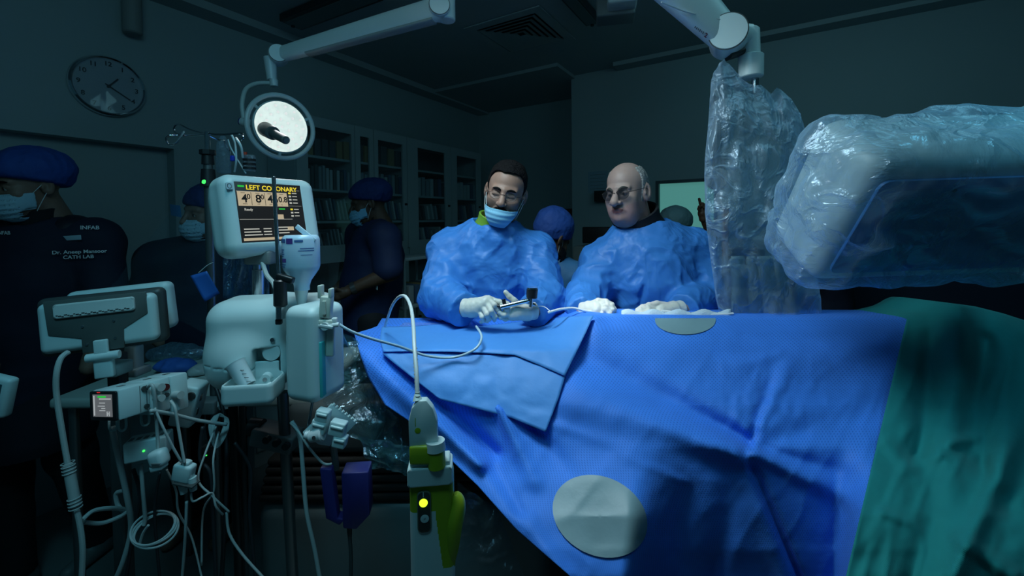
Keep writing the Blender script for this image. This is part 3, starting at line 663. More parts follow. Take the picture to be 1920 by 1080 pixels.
bd = drape_mesh('surgical_drape', m_blue, lambda y: interp(y, LEFT), lambda y: interp(y, SEAM), rows, 230, drape_depth, back,
    'large embossed bright blue surgical drape hanging over the patient table', 'drape')
def green_depth(px, py):
    d = interp(py - (TOPF(px)-597)*np.clip(1-(py-597)/140, 0, 1), PROF) - 0.0*px
    hump = np.exp(-((px-1810)/60)**2)
    for a, b, wd, amp, t0, t1 in [((1800, 575), (1780, 900), 30, 0.022, 1, .6), ((1745, 640), (1720, 850), 20, -0.020, .6, 1), ((1845, 640), (1810, 840), 20, -0.024, 1, .5), ((1900, 640), (1870, 900), 24, 0.02, .6, 1),
            ((1660, 830), (1720, 900), 12, 0.010, 1, .4), ((1700, 880), (1760, 850), 12, 0.012, .4, 1), ((1930, 760), (1790, 1080), 20, 0.02, .6, 1), ((1760, 900), (1700, 1120), 26, -0.016, .6, 1), ((1800, 1010), (1900, 1080), 16, 0.014, 1, 1),
            ((1780, 830), (1830, 820), 10, 0.012, 1, 1), ((1650, 960), (1700, 980), 8, .008, 1, .5), ((1870, 620), (1920, 700), 26, .015, 1, .6), ((1690, 700), (1700, 800), 26, .008, 1, .6), ((1840, 870), (1900, 960), 18, -0.014, 1, .6)]:
        r, s, t = seg_d(px, py, a, b); d = d - amp*1.15*(t0+(t1-t0)*t)*np.exp(-(r/wd)**2)
    P = np.stack([px/90, py/110, 0*px], -1); d = d - 0.012*fbm(P, 21, 3)*sstep(600, 660, py)
    P2 = np.stack([px/50+py/130, py/220-px/400, 0*px], -1); d = d - 0.005*np.clip(ridged(P2, 17), 0, 1)**2*sstep(600, 700, py)
    return d
drape_mesh('surgical_drape', m_green, lambda y: interp(y, SEAM)-6, lambda y: 2250+0*y, rows, 120, green_depth, back,
    'green fabric drape over the right end of the patient table', 'drape', lift=0.006)
# round patches on the blue drape
def patch(cx, cy, rx, ry, ang, label):
    V = []; R_ = 14; S = 48
    th = np.arange(S)*2*PI/S; ca, sa = math.cos(ang), math.sin(ang)
    px = [cx]; py = [cy]
    for k in range(1, R_+1):
        ex, ey = rx*k/R_*np.cos(th), ry*k/R_*np.sin(th); px += list(cx+ex*ca-ey*sa); py += list(cy+ex*sa+ey*ca)
    px = np.array(px); py = np.array(py); V = atn(px, np.maximum(py, 596.5), drape_depth(px, np.maximum(py, 596.5))-0.0040)
    Fc = [(0, 1+j, 1+(j+1) % S) for j in range(S)] + [(1+(k-1)*S+j, 1+k*S+j, 1+k*S+(j+1) % S, 1+(k-1)*S+(j+1) % S) for k in range(1, R_) for j in range(S)]
    o = link_mesh('patch', V, [tuple(reversed(f)) for f in Fc], m_patch, bd, True); o['label'] = label
patch(1125, 968, 93, 73, math.radians(28), 'round pale grey adhesive patch low on the drape')
patch(1285, 600, 57, 27, 0.0, 'pale round adhesive patch at the top edge of the drape')
# folded blue paper sheet: lying part and hanging flap
def quadgrid(c, nu, nv):
    A = [np.array(p, float) for p in c]; u = np.linspace(0, 1, nu)[None, :, None]; v = np.linspace(0, 1, nv)[:, None, None]
    return (A[0]*(1-u)+A[1]*u)*(1-v) + (A[3]*(1-u)+A[2]*u)*v
def sheetpiece(name, poly_rows, lift, label, n=60, nv=26, wav=0.003, seed=2, parent=None):
    """rows: list of polylines (same number of points) from back to front"""
    G = []
    for rrow in poly_rows:
        p = np.array(rrow, float); t = np.linspace(0, 1, len(p)); tt = np.linspace(0, 1, n); G.append(np.stack([np.interp(tt, t, p[:, 0]), np.interp(tt, t, p[:, 1])], -1))
    G = np.array(G); vt_ = np.linspace(0, len(G)-1, nv); H = np.empty((nv, n, 2))
    for i, v in enumerate(vt_):
        k = min(int(v), len(G)-2); H[i] = G[k]*(1-(v-k)) + G[k+1]*(v-k)
    px, py = H[..., 0], H[..., 1]; dd = drape_depth(px, py, False); P = np.stack([px/70, py/60, 0*px], -1)
    V = atn(px, py, dd - lift - wav*np.abs(fbm(P, seed, 3))*2)
    o = link_mesh(name, V.reshape(-1, 3), grid_faces(nv, n), m_sheet, parent, True); sol = o.modifiers.new('thickness', 'SOLIDIFY'); sol.thickness = 0.0008
    return o
low = sheetpiece('paper_sheet', [[(716, 662), (860, 664), (966, 668), (1060, 705)], [(740, 682), (880, 700), (960, 712), (1048, 745)], [(825, 749), (900, 768), (960, 784), (1023, 810)]], 0.020, '', seed=8, wav=0.004)
tag(low, 'darker blue paper flap hanging below the lighter sheet at the front of the drape', 'sheet')
# the pleated fold line: back rows follow table height
top = sheetpiece('paper_sheet', [[(716, 613), (770, 612), (850, 606), (905, 612), (1000, 600), (1060, 594), (1113, 592)], [(712, 636), (770, 632), (850, 630), (905, 632), (1000, 626), (1050, 625), (1098, 625)], [(719, 660), (770, 659), (850, 660), (905, 662), (966, 666), (1010, 684), (1059, 705)]], 0.026, '', seed=4, wav=0.005)
tag(top, 'light blue paper sheet spread below the masked surgeon\'s gloved hands', 'sheet')
# patient table under the drapes
tb = thing('patient_table', 'pale patient table with a wide pedestal showing left of the drape', 'table', (0.1, 1.2, 0))
b = MB(); b.box((0.60, 1.45, 1.00), (1.8, 0.30, 0.07), None, 0.03); b.build('tabletop', mat('table_pad', (0.30, 0.34, 0.33), 0.5), tb)
m_base = mat('table_base', (0.13, 0.17, 0.17), 0.4, var=0.04)
b = MB(); b.box((-0.36, 1.46, 0.30), (0.95, 0.24, 0.60), None, 0.05); b.build('pedestal', m_base, tb)
for k in range(5):
    b = MB(); b.box((-0.36, 1.46, 0.615+k*0.028), (0.93-0.012*k, 0.23-0.006*k, 0.024), None, 0.010); b.build('bellows', mat('bellows_rubber', (0.018, 0.016, 0.014), 0.8), tb)
b = MB(); b.box((-0.30, 1.46, 0.83), (0.88, 0.20, 0.17), None, 0.03); b.build('carriage', mat('carriage_grey', (0.09, 0.11, 0.11), 0.45), tb)
b = MB(); b.box((-0.36, 1.46, 0.02), (1.1, 0.34, 0.04), None, 0.015); b.build('floor_plate', m_base, tb)
# ================================================================ lamps, stands and devices
m_enamel = mat('white_enamel', (0.72, 0.84, 0.84), 0.3, var=0.02, spec=0.6)
m_dev = mat('device_plastic', (0.54, 0.68, 0.68), 0.42, bump=0.01, bscale=400, var=0.025)
m_dark = mat('dark_grey_plastic', (0.045, 0.055, 0.055), 0.45)
m_cable = mat('pale_cable', (0.42, 0.47, 0.46), 0.45)
m_cablew = mat('white_cable', (0.62, 0.68, 0.68), 0.4)
m_cabled = mat('dark_cable', (0.02, 0.024, 0.028), 0.5)
m_lime = mat('lime_plastic', (0.30, 0.42, 0.02), 0.4)
def A(*p): return at(*p)
def path(pts): return [at(*p) for p in pts]
def cable(name, pts, r, m, label, cat='cable', group=None, parent=None, seg=8):
    b = MB(); b.tube(path(pts), r, seg, n=8); o = b.build(name, m, parent, sharp=None)
    return tag(o, label, cat, group) if parent is None else o
def arm_loft(mb, p0, p1, w0, h0, w1, h1, m=0, up=(0, 0, 1), n=20, ex=3.0, segs=2, bulge=0):
    p0 = Vector(p0); p1 = Vector(p1); z = (p1-p0).normalized(); x = Vector(up).cross(z).normalized(); y = z.cross(x); vs = []; fs = []
    for k in range(segs+1):
        t = k/segs; c = p0 + (p1-p0)*t; w_ = w0+(w1-w0)*t; h_ = h0+(h1-h0)*t + bulge*math.sin(PI*t)
        for i in range(n):
            a = 2*PI*i/n; ca, sa = math.cos(a), math.sin(a)
            vs.append(c + x*(w_/2*math.copysign(abs(ca)**(2/ex), ca)) + y*(h_/2*math.copysign(abs(sa)**(2/ex), sa)))
    for k in range(segs):
        for i in range(n): fs.append((k*n+i, k*n+(i+1) % n, (k+1)*n+(i+1) % n, (k+1)*n+i))
    fs.append(tuple(reversed(range(n)))); fs.append(tuple(segs*n+i for i in range(n))); return mb.add(vs, fs, m)
def sdfpart(name, fn, lo, hi, res, M, mats, parent, mif=None):
    V, Q = surf(fn, lo, hi, res); mi = None
    if mif is not None: mi = mif(V[Q].mean(1))
    return link_mesh(name, xform(V, M), Q, mats, parent, True, mi)

# ---- examination lamp on its spring arm
lc = at(528, 238, 1.9); aim = Vector((0.10, 0.95, 1.25)); nrm = (aim-lc).normalized()
def lamp_head(root, lc, nrm, R=0.138, glow=1.0, leds=True):
    T = fr3(lc, Vector((0, 0, 1)).cross(nrm))
    if Vector(T.col[2][:3]).dot(nrm) < 0: T = fr3(lc, -Vector((0, 0, 1)).cross(nrm))
    b = MB(T); b.tube([(R*math.cos(2*PI*i/48), R*math.sin(2*PI*i/48), 0) for i in range(48)], 0.0105, 10, closed=True, smooth=False); b.build('ring', m_enamel, root)
    b = MB(T); b.lathe([(R*0.80, 0.004), (R*0.84, -0.002), (R*0.82, -0.03), (R*0.6, -0.055), (R*0.2, -0.065), (0.0001, -0.066)], seg=48); b.build('reflector_housing', m_enamel, root)
    for k in range(3):
        a = math.radians(25+120*k); b = MB(T); b.cyl((R*0.8*math.cos(a), R*0.8*math.sin(a), -0.004), (R*math.cos(a), R*math.sin(a), 0), 0.007); b.build('spoke', m_enamel, root)
    b = MB(T); b.lathe([(R*0.80, 0.004), (R*0.79, 0.0), (0.0001, 0.001)], seg=48); b.build('light_disc', mat('lit_diffuser', (0.8, 0.8, 0.8), 0.4, emit=(1.0, 0.99, 0.92), estr=0.9), root)
    if leds:
        for rr, n in ((0, 1), (0.032, 6), (0.064, 12), (0.092, 14)):
            for k in range(n):
                a = 2*PI*k/n + rr*20; c = (rr*math.cos(a), rr*math.sin(a), 0.001); b = MB(T); b.lathe([(0.0155, 0), (0.013, 0.002), (0.006, 0.003), (0.0001, 0.0033)], c, seg=12); b.build('led_lens', mat('led_lens', (0.9, 0.9, 0.9), 0.3, emit=(1, 1, 0.95), estr=glow*0.72), root)
    return T
xl = thing('examination_lamp', 'lit round white examination lamp hanging on a long white spring arm', 'lamp', lc)
TL_ = lamp_head(xl, lc, nrm)
b = MB(); h0 = at(497, 242, 1.84); h1 = at(512, 250, 1.76); h2 = at(536, 263, 1.66)
b.cyl(at(484, 238, 1.9), h0, 0.009, 0.013); b.cyl(h0, h1, 0.031, 0.028, 24, bev=0.004); b.cyl(h1, h2, 0.018, 0.016, 20, bev=0.003); b.cyl(h2, h2+(h2-h1)*0.06, 0.011, 0.011)
b.build('handle', m_grey, xl)
b = MB(); b.cyl(at(452, 228, 1.92), at(472, 232, 1.92), 0.018, 0.018, 20, bev=0.002); b.cyl(at(470, 231, 1.92), at(486, 235, 1.92), 0.014, 0.022, 20); j = b.build('swivel', m_enamel, xl)
b = MB(); b.cyl(at(450.5, 227.7, 1.92), at(452, 228, 1.92), 0.0165, 0.0165, 20); e = b.build('end_cap', mat('blue_cap', (0.02, 0.03, 0.25), 0.3), xl)
b = MB(); b.tube(path([(457, 222, 1.92), (454, 195, 1.92), (461, 168, 1.92), (480, 157, 1.92), (505, 156, 1.92), (514, 158, 1.92)]), 0.0095, 12); b.build('yoke', m_enamel, xl)
b = MB(); b.cyl(at(510, 150, 1.92), at(506, 108, 1.92), 0.020, 0.026, 24); b.cyl(at(514, 162, 1.92), at(513, 150, 1.92), 0.016, 0.018, 24); b.build('drop_post', m_enamel, xl)
b = MB(); j0 = at(522, 104, 1.92); j1 = at(824, 16, 1.72); arm_loft(b, j0, j1, 0.05, 0.064, 0.06, 0.090, bulge=0.004, segs=8); b.build('spring_arm', m_enamel, xl)
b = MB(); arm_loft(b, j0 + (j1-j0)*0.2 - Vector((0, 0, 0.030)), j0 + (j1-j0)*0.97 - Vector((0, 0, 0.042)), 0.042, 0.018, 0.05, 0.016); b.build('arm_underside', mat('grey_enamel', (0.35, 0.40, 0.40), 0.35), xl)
for (c, r, nm) in ((j0, 0.040, 'elbow_cap'), (j1, 0.042, 'elbow_cap')):
    v = (CAM-c); v.z = 0; v.normalize(); b = MB(); b.cyl(c - v*0.034, c + v*0.036, r, r, 32, bev=0.004); b.build(nm, m_enamel, xl)
    b = MB(); b.cyl(c + v*0.0355, c + v*0.0368, r*0.97, r*0.97, 32); b.build('seam_ring', m_dark, xl); b = MB(); b.cyl(c + v*0.036, c + v*0.0378, r*0.93, r*0.90, 32); b.build('cap_disc', m_enamel, xl)
b = MB(); u0 = at(838, 30, 1.74); b.cyl(u0 - Vector((0, 0, 0.02)), Vector((u0.x, u0.y, CEIL)), 0.034, 0.034, 24, bev=0.004); b.build('ceiling_tube', m_enamel, xl)
b = MB(); b.cyl((u0.x, u0.y, CEIL-0.05), (u0.x, u0.y, CEIL), 0.07, 0.09, 32); b.build('ceiling_flange', m_enamel, xl)
lamp('examination_lamp_light', 'SPOT', lc + nrm*0.03, aim, 5.0, (0.95, 0.98, 1.0), spot_size=math.radians(75), spot_blend=0.6, shadow_soft_size=0.09)

# ---- the operating lamp above the frame that lights the table
ol = Vector((OLX, OLY, OLZ)) if 'OLX' in globals() else Vector((0.16, 0.62, 2.50))
og = thing('operating_lamp', 'large round operating lamp hanging above the surgeons at the ceiling', 'lamp', ol)
lamp_head(og, ol + Vector((0, 0, 0.02)), (Vector((0.28, 1.38, 1.15))-ol).normalized(), R=0.22, glow=2.0, leds=False)
b = MB(); b.cyl(ol + Vector((0, 0, 0.10)), (ol.x, ol.y, CEIL), 0.025); b.build('ceiling_tube', m_enamel, og)

# ---- ceiling-hung radiation shield in a clear bag (right of the bald surgeon)
SD = 1.42
sh = thing('shield_arm', 'white jointed ceiling arm carrying the bagged radiation shield', 'arm', at(1420, 100, SD))
a0 = at(1365, 72, SD); a1 = at(1185, -115, SD-0.10); b = MB(); arm_loft(b, a0, a1, 0.058, 0.118, 0.085, 0.20, segs=6, ex=2.8); b.build('spring_arm', m_enamel, sh)
v = (CAM-a0); v.z = 0; v.normalize(); sd_ = Vector((0, 0, 1)).cross(v)
b = MB(); tp0 = a0 + v*0.048; b.tube([at(1240, 4, SD-0.115), at(1280, 20, SD-0.085), at(1320, 30, SD-0.058), at(1352, 37, SD-0.046)], 0.0022, 6); b.build('trim_line', mat('bright_trim', (0.75, 0.8, 0.8), 0.3), sh)
b = MB(); b.cyl(a0 - v*0.045, a0 + v*0.062, 0.058, 0.058, 40, bev=0.005); b.build('elbow_cap', m_enamel, sh)
b = MB(); b.cyl(a0 + v*0.0615, a0 + v*0.0632, 0.0585, 0.0585, 40); b.build('seam_ring', m_dark, sh); b = MB(); b.cyl(a0 + v*0.062, a0 + v*0.0650, 0.0560, 0.0550, 40); b.build('cap_disc', m_enamel, sh)
b = MB(); arm_loft(b, a0 + Vector((0.01, 0, 0.01)), at(1405, 68, SD), 0.07, 0.075, 0.06, 0.07); b.cyl(at(1406, 108, SD), at(1406, 52, SD), 0.031, 0.029, 28, bev=0.008); b.build('elbow', m_enamel, sh)
b = MB(); b.cyl(at(1408, 146, SD), at(1408, 104, SD), 0.037, 0.038, 32, bev=0.003); b.build('collar', m_enamel, sh)
b = MB(); arm_loft(b, a0 - Vector((0, 0, 0.055)), a0 + Vector((0.05, 0, -0.045)), 0.05, 0.03, 0.04, 0.02); b.build('joint_gap', m_dark, sh)
b = MB(); b.cyl(at(1416, 176, SD), at(1416, 140, SD), 0.011, 0.011, 20); b.build('spindle', m_steel, sh)
T = fr3(at(1306, 58, SD-0.12), (at(1330, 80, SD-0.1) - at(1290, 45, SD-0.1)), (0.2, 0, 1)); 
b = MB(); b.cyl((a1.x, a1.y, a1.z-0.02), (a1.x-0.05, a1.y, CEIL), 0.05); b.build('ceiling_tube', m_enamel, sh)

ss = thing('radiation_shield', 'upright clear radiation shield with knob and grey lead strips inside the hanging plastic bag', 'shield', at(1400, 590, SD))
m_acr = glassmat('lead_acrylic', (0.80, 0.88, 0.85), 0.10)
pa = at(1347, 170, SD); pb = pa + Vector((0.22, 0.03, 0)); pc = pa - Vector((0, 0, 0.56))
Ts, ws, hs = frame(pa, pb, pc); b = MB(Ts); b.prism(rrect(ws, hs, 0.02), -0.005, 0.005); b.build('acrylic_panel', m_acr, ss)
b = MB(); b.box((at(1342, 180, SD)+at(1345, 330, SD))/2, (0.012, 0.03, 0.31)); b.build('edge_bar', m_grey, ss)
b = MB(); b.box((at(1352, 160, SD)+at(1353, 320, SD))/2 + Vector((0.004, 0.01, 0)), (0.010, 0.02, 0.30)); b.build('edge_bar', m_steel, ss)
kc = at(1343, 336, SD-0.03); v = (CAM-kc).normalized(); b = MB(); b.cyl(kc - v*0.03 + Vector((0.012, 0, 0)), kc, 0.034, 0.036, 32, bev=0.004); b.build('clamp_knob', m_grey, ss)
b = MB(); b.cyl(kc, kc + v*0.004, 0.030, 0.028, 32); b.build('knob_face', mat('knob_face', (0.30, 0.34, 0.36), 0.3, 0.6), ss)
b = MB(); b.box(at(1353, 310, SD), (0.022, 0.02, 0.055), bevel=0.008); b.box(at(1355, 375, SD+0.01), (0.03, 0.02, 0.05), bevel=0.004); b.build('clamp_block', m_grey, ss)
b = MB(); b.box((at(1359, 390, SD)+at(1361, 482, SD))/2, (0.020, 0.012, 0.165), bevel=0.003); b.build('grip', mat('brown_grip', (0.22, 0.13, 0.09), 0.5), ss)
m_lead = mat('lead_vinyl', (0.17, 0.25, 0.25), 0.45, bump=0.05, bscale=30, var=0.06)
b = MB(); b.box(at(1398, 475, SD-0.012), (0.125, 0.012, 0.036), bevel=0.004); b.build('strip_clamp', m_dark, ss)
strips = [(1369, 1398, 1372, 1405, 0), (1394, 1425, 1402, 1442, 0.006), (1418, 1452, 1434, 1472, 0), (1442, 1474, 1462, 1502, 0.006)]
for (x0, x1, x2, x3, dd) in strips:
    V = []
    for i in range(20):
        t = i/19; y = 480 + 134*t; l = x0+(x2-x0)*t**1.3 + 2*math.sin(5*t+x0); r_ = x1+(x3-x1)*t**1.3 + 2*math.sin(4*t+x1)
        for k in range(9): s = k/8; V.append(at(l+(r_-l)*s, y, SD-0.012+dd - 0.014*math.sin(PI*s)*(1+0.3*math.sin(6*t)) - 0.01*t))
    o = link_mesh('lead_strip', V, grid_faces(20, 9), m_lead, ss); o.modifiers.new('thickness', 'SOLIDIFY').thickness = 0.002
# the bag
m_bag = film('bag_film', (0.55, 0.80, 1.0), opac=0.27, edge=0.70, bump=0.8, bscale=7, crink=9, gloss=0.22, rough=0.32)
BL_ = [(108, 1352), (125, 1337), (160, 1333), (230, 1328), (300, 1321), (400, 1322), (490, 1333), (560, 1342), (590, 1350), (612, 1366)]
BR_ = [(108, 1398), (160, 1480), (185, 1498), (240, 1508), (330, 1505), (368, 1495), (430, 1519), (500, 1530), (560, 1539), (612, 1544)]
BT = [(1320, 150), (1337, 128), (1352, 116), (1368, 110), (1385, 118), (1400, 122), (1408, 140), (1418, 157), (1432, 160), (1446, 158), (1458, 176), (1466, 172), (1476, 165), (1488, 172), (1500, 196), (1512, 215), (1550, 240)]
nu, nv_ = 84, 110; V = []
for j in range(nv_):
    tv = j/(nv_-1)
    for i in range(nu):
        a = 2*PI*i/nu; u = 0.5 - 0.5*math.cos(a); side = math.sin(a)
        pxg = 1330 + u*180; yt = interp(pxg, BT); y = yt + (612-yt)*tv**0.92
        l, r_ = interp(y, BL_), interp(y, BR_); px = l + (r_-l)*u if y > 190 else max(l, min(r_, l + (r_-l)*u))
        px = l + (r_-l)*u
        th = 0.055 + 0.035*math.sin(PI*min(1, tv*1.2)) ; th *= min(1, 0.15 + tv*6)
        nz = float(0)
        V.append((px, y, SD - th*side*abs(side)**-0.3 if abs(side) > 1e-6 else SD))
V = np.array(V); Pn = np.stack([V[:, 0]/26 + V[:, 1]/160, V[:, 1]/75 - V[:, 0]/90, V[:, 2]*30], -1); dd = 0.020*fbm(Pn, 31, 3) + 0.014*ridged(Pn*0.8, 33)
Pm = np.stack([V[:, 0]/12, V[:, 1]/14, V[:, 2]*40], -1); tw = np.clip(1-(V[:, 1]-interp(V[:, 0], BT))/70, 0, 1); dd += 0.010*tw*fbm(Pm, 37, 2)
W = atn(V[:, 0] + 5*fbm(Pm*0.6, 41, 2)*(tw+0.15), V[:, 1] + 5*tw*fbm(Pm, 43, 2), V[:, 2] - dd)
Fc = [(j*nu+i, j*nu+(i+1) % nu, (j+1)*nu+(i+1) % nu, (j+1)*nu+i) for j in range(nv_-1) for i in range(nu)]
tag(link_mesh('plastic_bag', W, Fc, m_bag), 'tall crumpled clear bluish plastic bag hanging over the radiation shield', 'bag')

# ---- flat-panel detector in its clear cover at the right edge
dt = thing('flat_panel_detector', 'large white X-ray detector head wrapped in clear plastic at the right edge', 'detector', at(1750, 420, 1.0))
TLd, TRd, BLd = at(1652, 335, 0.86), at(2150, 318, 0.86), at(1618, 512, 1.02); Td, wd_, hd_ = frame(TLd, TRd, BLd)
def det(P):
    d = rbox(P, (0, 0.0, -0.115), (wd_/2+0.022, hd_/2+0.045, 0.105), 0.05)
    d = smin(d, rbox(P, (0, 0.0, -0.055), (wd_/2+0.014, hd_/2+0.036, 0.05), 0.03), 0.012)
    g = np.abs(P[..., 2]+0.148); d = np.where(g < 0.0018, d+0.003, d); return d
sdfpart('housing', det, (-wd_/2-0.08, -hd_/2-0.08, -0.24), (wd_/2+0.08, hd_/2+0.08, 0.02), 0.0055, Td, [m_dev], dt)
b = MB(Td); b.prism(rrect(wd_-0.01, hd_-0.01, 0.02), -0.004, 0.004, bevel=0.002); b.build('face_frame', mat('detector_frame', (0.05, 0.20, 0.48), 0.5), dt)
b = MB(Td); b.prism(rrect(wd_-0.10, hd_-0.055, 0.01), 0.004, 0.0065, bevel=0.001); b.build('face_panel', mat('detector_panel', (0.06, 0.24, 0.42), 0.45), dt)
b = MB(Td); b.cyl((-wd_/2+0.16, hd_/2-0.03, 0.006), (-wd_/2+0.16, hd_/2-0.03, 0.009), 0.004); b.build('marker', m_black, dt)
b = MB(Td); b.tube([(wd_/2-0.1, 0, -0.2), (wd_/2+0.2, 0.06, -0.35), (wd_/2+0.5, 0.0, -0.35), (wd_/2+0.6, -0.5, -0.2)], 0.07, 20); b.build('carrying_arm', m_dev, dt)
def detbag(P):
    d = det_s(P); n = fbm(P*12.0, 51, 3)*0.016 + ridged(P @ np.array([[7., 3, 0], [2, 11, 4], [3, -5, 14.]]), 55)*0.012 + ridged(P*26, 57)*0.004*(P[..., 0] < -0.1)
    return d - 0.017 + n
def det_s(P): return rbox(P, (0, 0.0, -0.10), (wd_/2+0.062, hd_/2+0.062, 0.115), 0.07)
m_bag2 = film('detector_cover_film', (0.50, 0.76, 0.95), opac=0.16, edge=0.78, bump=0.9, bscale=7, crink=7, gloss=0.35, rough=0.22)
V, Q = surf(detbag, (-wd_/2-0.13, -hd_/2-0.13, -0.29), (wd_/2+0.13, hd_/2+0.13, 0.07), 0.0085)
tag(link_mesh('plastic_cover', xform(V, Td), Q, m_bag2), 'clear wrinkled plastic cover pulled over the detector head at the right', 'cover')

# ---- infusion pole
ivx = at(396, 520, 1.32); iv = thing('infusion_pole', 'steel drip stand pole with four looped hooks left of the injector monitor', 'stand', (ivx.x, ivx.y, 0))
zt = at(386, 247, 1.32).z; zc = at(388, 290, 1.32).z; zj = at(390, 325, 1.32).z
b = MB(); b.cyl((ivx.x, ivx.y, zc), (ivx.x, ivx.y, zt), 0.0075, 0.0075, 16, bev=0.002); b.build('upper_tube', m_chrome, iv)
b = MB(); b.cyl((ivx.x, ivx.y, 0.1), (ivx.x, ivx.y, zj+0.03), 0.0125); b.build('lower_tube', mat('dull_steel', (0.25, 0.27, 0.27), 0.35, 0.9), iv)
b = MB(); b.cyl((ivx.x, ivx.y, zc-0.03), (ivx.x, ivx.y, zc+0.012), 0.017, 0.015, 20); b.cyl((ivx.x, ivx.y, zc), (ivx.x, ivx.y, zc+0.014), 0.022, 0.022, 8); b.build('collar', m_black, iv)
b = MB(); b.cyl((ivx.x, ivx.y, zj-0.04), (ivx.x, ivx.y, zj+0.012), 0.022, 0.018); b.build('clamp', m_black, iv)
for pts in ([(384, 252, 1.32), (352, 254, 1.30), (326, 253, 1.26), (312, 258, 1.25), (316, 270, 1.25), (330, 268, 1.26), (345, 246, 1.28)], [(384, 251, 1.32), (356, 243, 1.36), (334, 233, 1.40), (326, 240, 1.42), (330, 250, 1.42), (344, 252, 1.40)],
            [(386, 251, 1.32), (420, 252, 1.30), (450, 250, 1.28), (456, 256, 1.27), (452, 264, 1.27)], [(386, 252, 1.32), (408, 262, 1.36), (420, 264, 1.40), (424, 274, 1.42), (430, 282, 1.42)]):
    b = MB(); b.tube(path(pts), 0.0028, 8); b.build('hook', m_chrome, iv)
for k in range(5):
    a = 2*PI*k/5+0.3; e = Vector((ivx.x + 0.28*math.cos(a), ivx.y + 0.28*math.sin(a), 0.07)); b = MB(); arm_loft(b, (ivx.x, ivx.y, 0.11), e, 0.03, 0.035, 0.025, 0.02); l = b.build('leg', m_grey, iv)
    b = MB(); b.cyl(e + Vector((0.01, 0, -0.04)), e - Vector((0.01, 0, 0.04)), 0.03, seg=20); b.build('castor', m_black, l)
# drip line with chamber and flush bottle hanging from the hooks
fl = film('soft_bag_film', (0.6, 0.8, 0.9), opac=0.10, edge=0.5, bump=0.6, bscale=20, crink=20)
dp = thing('drip_line', 'clear drip tubing with a blue clamp hanging from the pole hooks', 'tubing', at(440, 270, 1.40))
b = MB(); b.tube(path([(428, 262, 1.42), (432, 275, 1.40), (440, 290, 1.38), (452, 310, 1.36), (461, 325, 1.35)]), 0.0022, 6); b.tube(path([(434, 252, 1.32), (441, 270, 1.32), (443, 300, 1.32), (440, 322, 1.34)]), 0.003, 6); b.tube(path([(442, 258, 1.30), (452, 275, 1.3), (455, 295, 1.32)]), 0.0035, 6); b.build('tube', mat('clear_tube', (0.65, 0.75, 0.78), 0.2, spec=0.8), dp)
b = MB(); b.box(at(436, 297, 1.37), (0.012, 0.01, 0.018), bevel=0.003); b.build('clamp', mat('blue_clip', (0.02, 0.06, 0.6), 0.4), dp)
b = MB(); b.lathe([(0.0001, 0), (0.02, 0.004), (0.022, 0.05), (0.018, 0.10), (0.006, 0.125), (0.0001, 0.126)], at(420, 326, 1.42), seg=20); b.build('drip_chamber', fl, dp)
fb = thing('flush_bottle', 'small clear bottle with dark bands hanging right of the drip line', 'bottle', at(467, 322, 1.36))
c = at(468, 322, 1.36); b = MB(); b.lathe([(0.0001, 0), (0.017, 0.001), (0.018, 0.045), (0.016, 0.052), (0.0001, 0.053)], c, seg=24); b.build('body', fl, fb)
for k in range(3): b = MB(); b.lathe([(0.0183, 0.008+k*0.013), (0.0186, 0.011+k*0.013), (0.0183, 0.014+k*0.013)], c, seg=24); b.build('band', m_black, fb)
b = MB(); b.cyl(c+Vector((-0.012, 0, 0.052)), c+Vector((-0.012, 0, 0.062)), 0.005); b.build('cap', mat('red_cap', (0.5, 0.06, 0.03), 0.4), fb)

# ---- injector: display
im = thing('injector_monitor', 'pale injector display on its post showing LEFT CORONARY, behind the steel rod', 'monitor', at(500, 500, 1.2))
sTL, sTR, sBL = at(441, 341, 1.13), at(562, 349, 1.29), at(468, 453, 1.13); Ti, wi, hi_ = frame(sTL, sTR, sBL)
def monf(P):
    d = rbox(P, (0.013, -0.004, -0.048), (wi/2+0.044, hi_/2+0.031, 0.046), 0.032)
    d = smin(d, rbox(P, (0.0, -0.01, -0.085), (wi/2+0.02, hi_/2+0.01, 0.04), 0.035), 0.03)
    return smax(d, -rbox(P, (0, 0, 0.003), (wi/2+0.003, hi_/2+0.003, 0.006), 0.002), 0.003)
sdfpart('housing', monf, (-wi/2-0.06, -hi_/2-0.06, -0.14), (wi/2+0.08, hi_/2+0.05, 0.01), 0.0026, Ti, [m_dev], im)
m_scr = mat('screen_black', (0.004, 0.004, 0.004), 0.15, emit=(0.010, 0.011, 0.012), estr=1)
b = MB(Ti); b.box((0, 0, -0.0035), (wi+0.004, hi_+0.004, 0.002)); sc_ = b.build('screen', m_scr, im)
e_y = mat('screen_yellow', (0, 0, 0), 0.5, emit=(0.75, 0.60, 0.03), estr=1.1); e_b = mat('screen_beige', (0, 0, 0), 0.5, emit=(0.50, 0.42, 0.28), estr=0.9); e_w = mat('screen_white', (0, 0, 0), 0.5, emit=(0.55, 0.56, 0.5), estr=0.8)
e_g = mat('screen_green', (0, 0, 0), 0.5, emit=(0.02, 0.5, 0.05), estr=1.0); e_k = mat('screen_ink', (0, 0, 0), 0.5, emit=(0.004, 0.004, 0.004), estr=1.0)
def sr(x0, y0, x1, y1, m, z=0, nm='screen_area'):
    b = MB(Ti); b.box(((x0+x1)/2*wi - wi/2, hi_/2-(y0+y1)/2*hi_, -0.0022+z), ((x1-x0)*wi, (y1-y0)*hi_, 0.0003)); return b.build(nm, m, sc_, smooth=False, sharp=None)
def stx(s, x, y, sz, m, z=0.0004, bold=True, sx=1): return text(s, Ti @ Matrix.Translation((x*wi-wi/2, hi_/2-y*hi_, -0.0018+z)), sz, m, sc_, 'lettering', ext=0.0001, bold=bold, sx=sx)
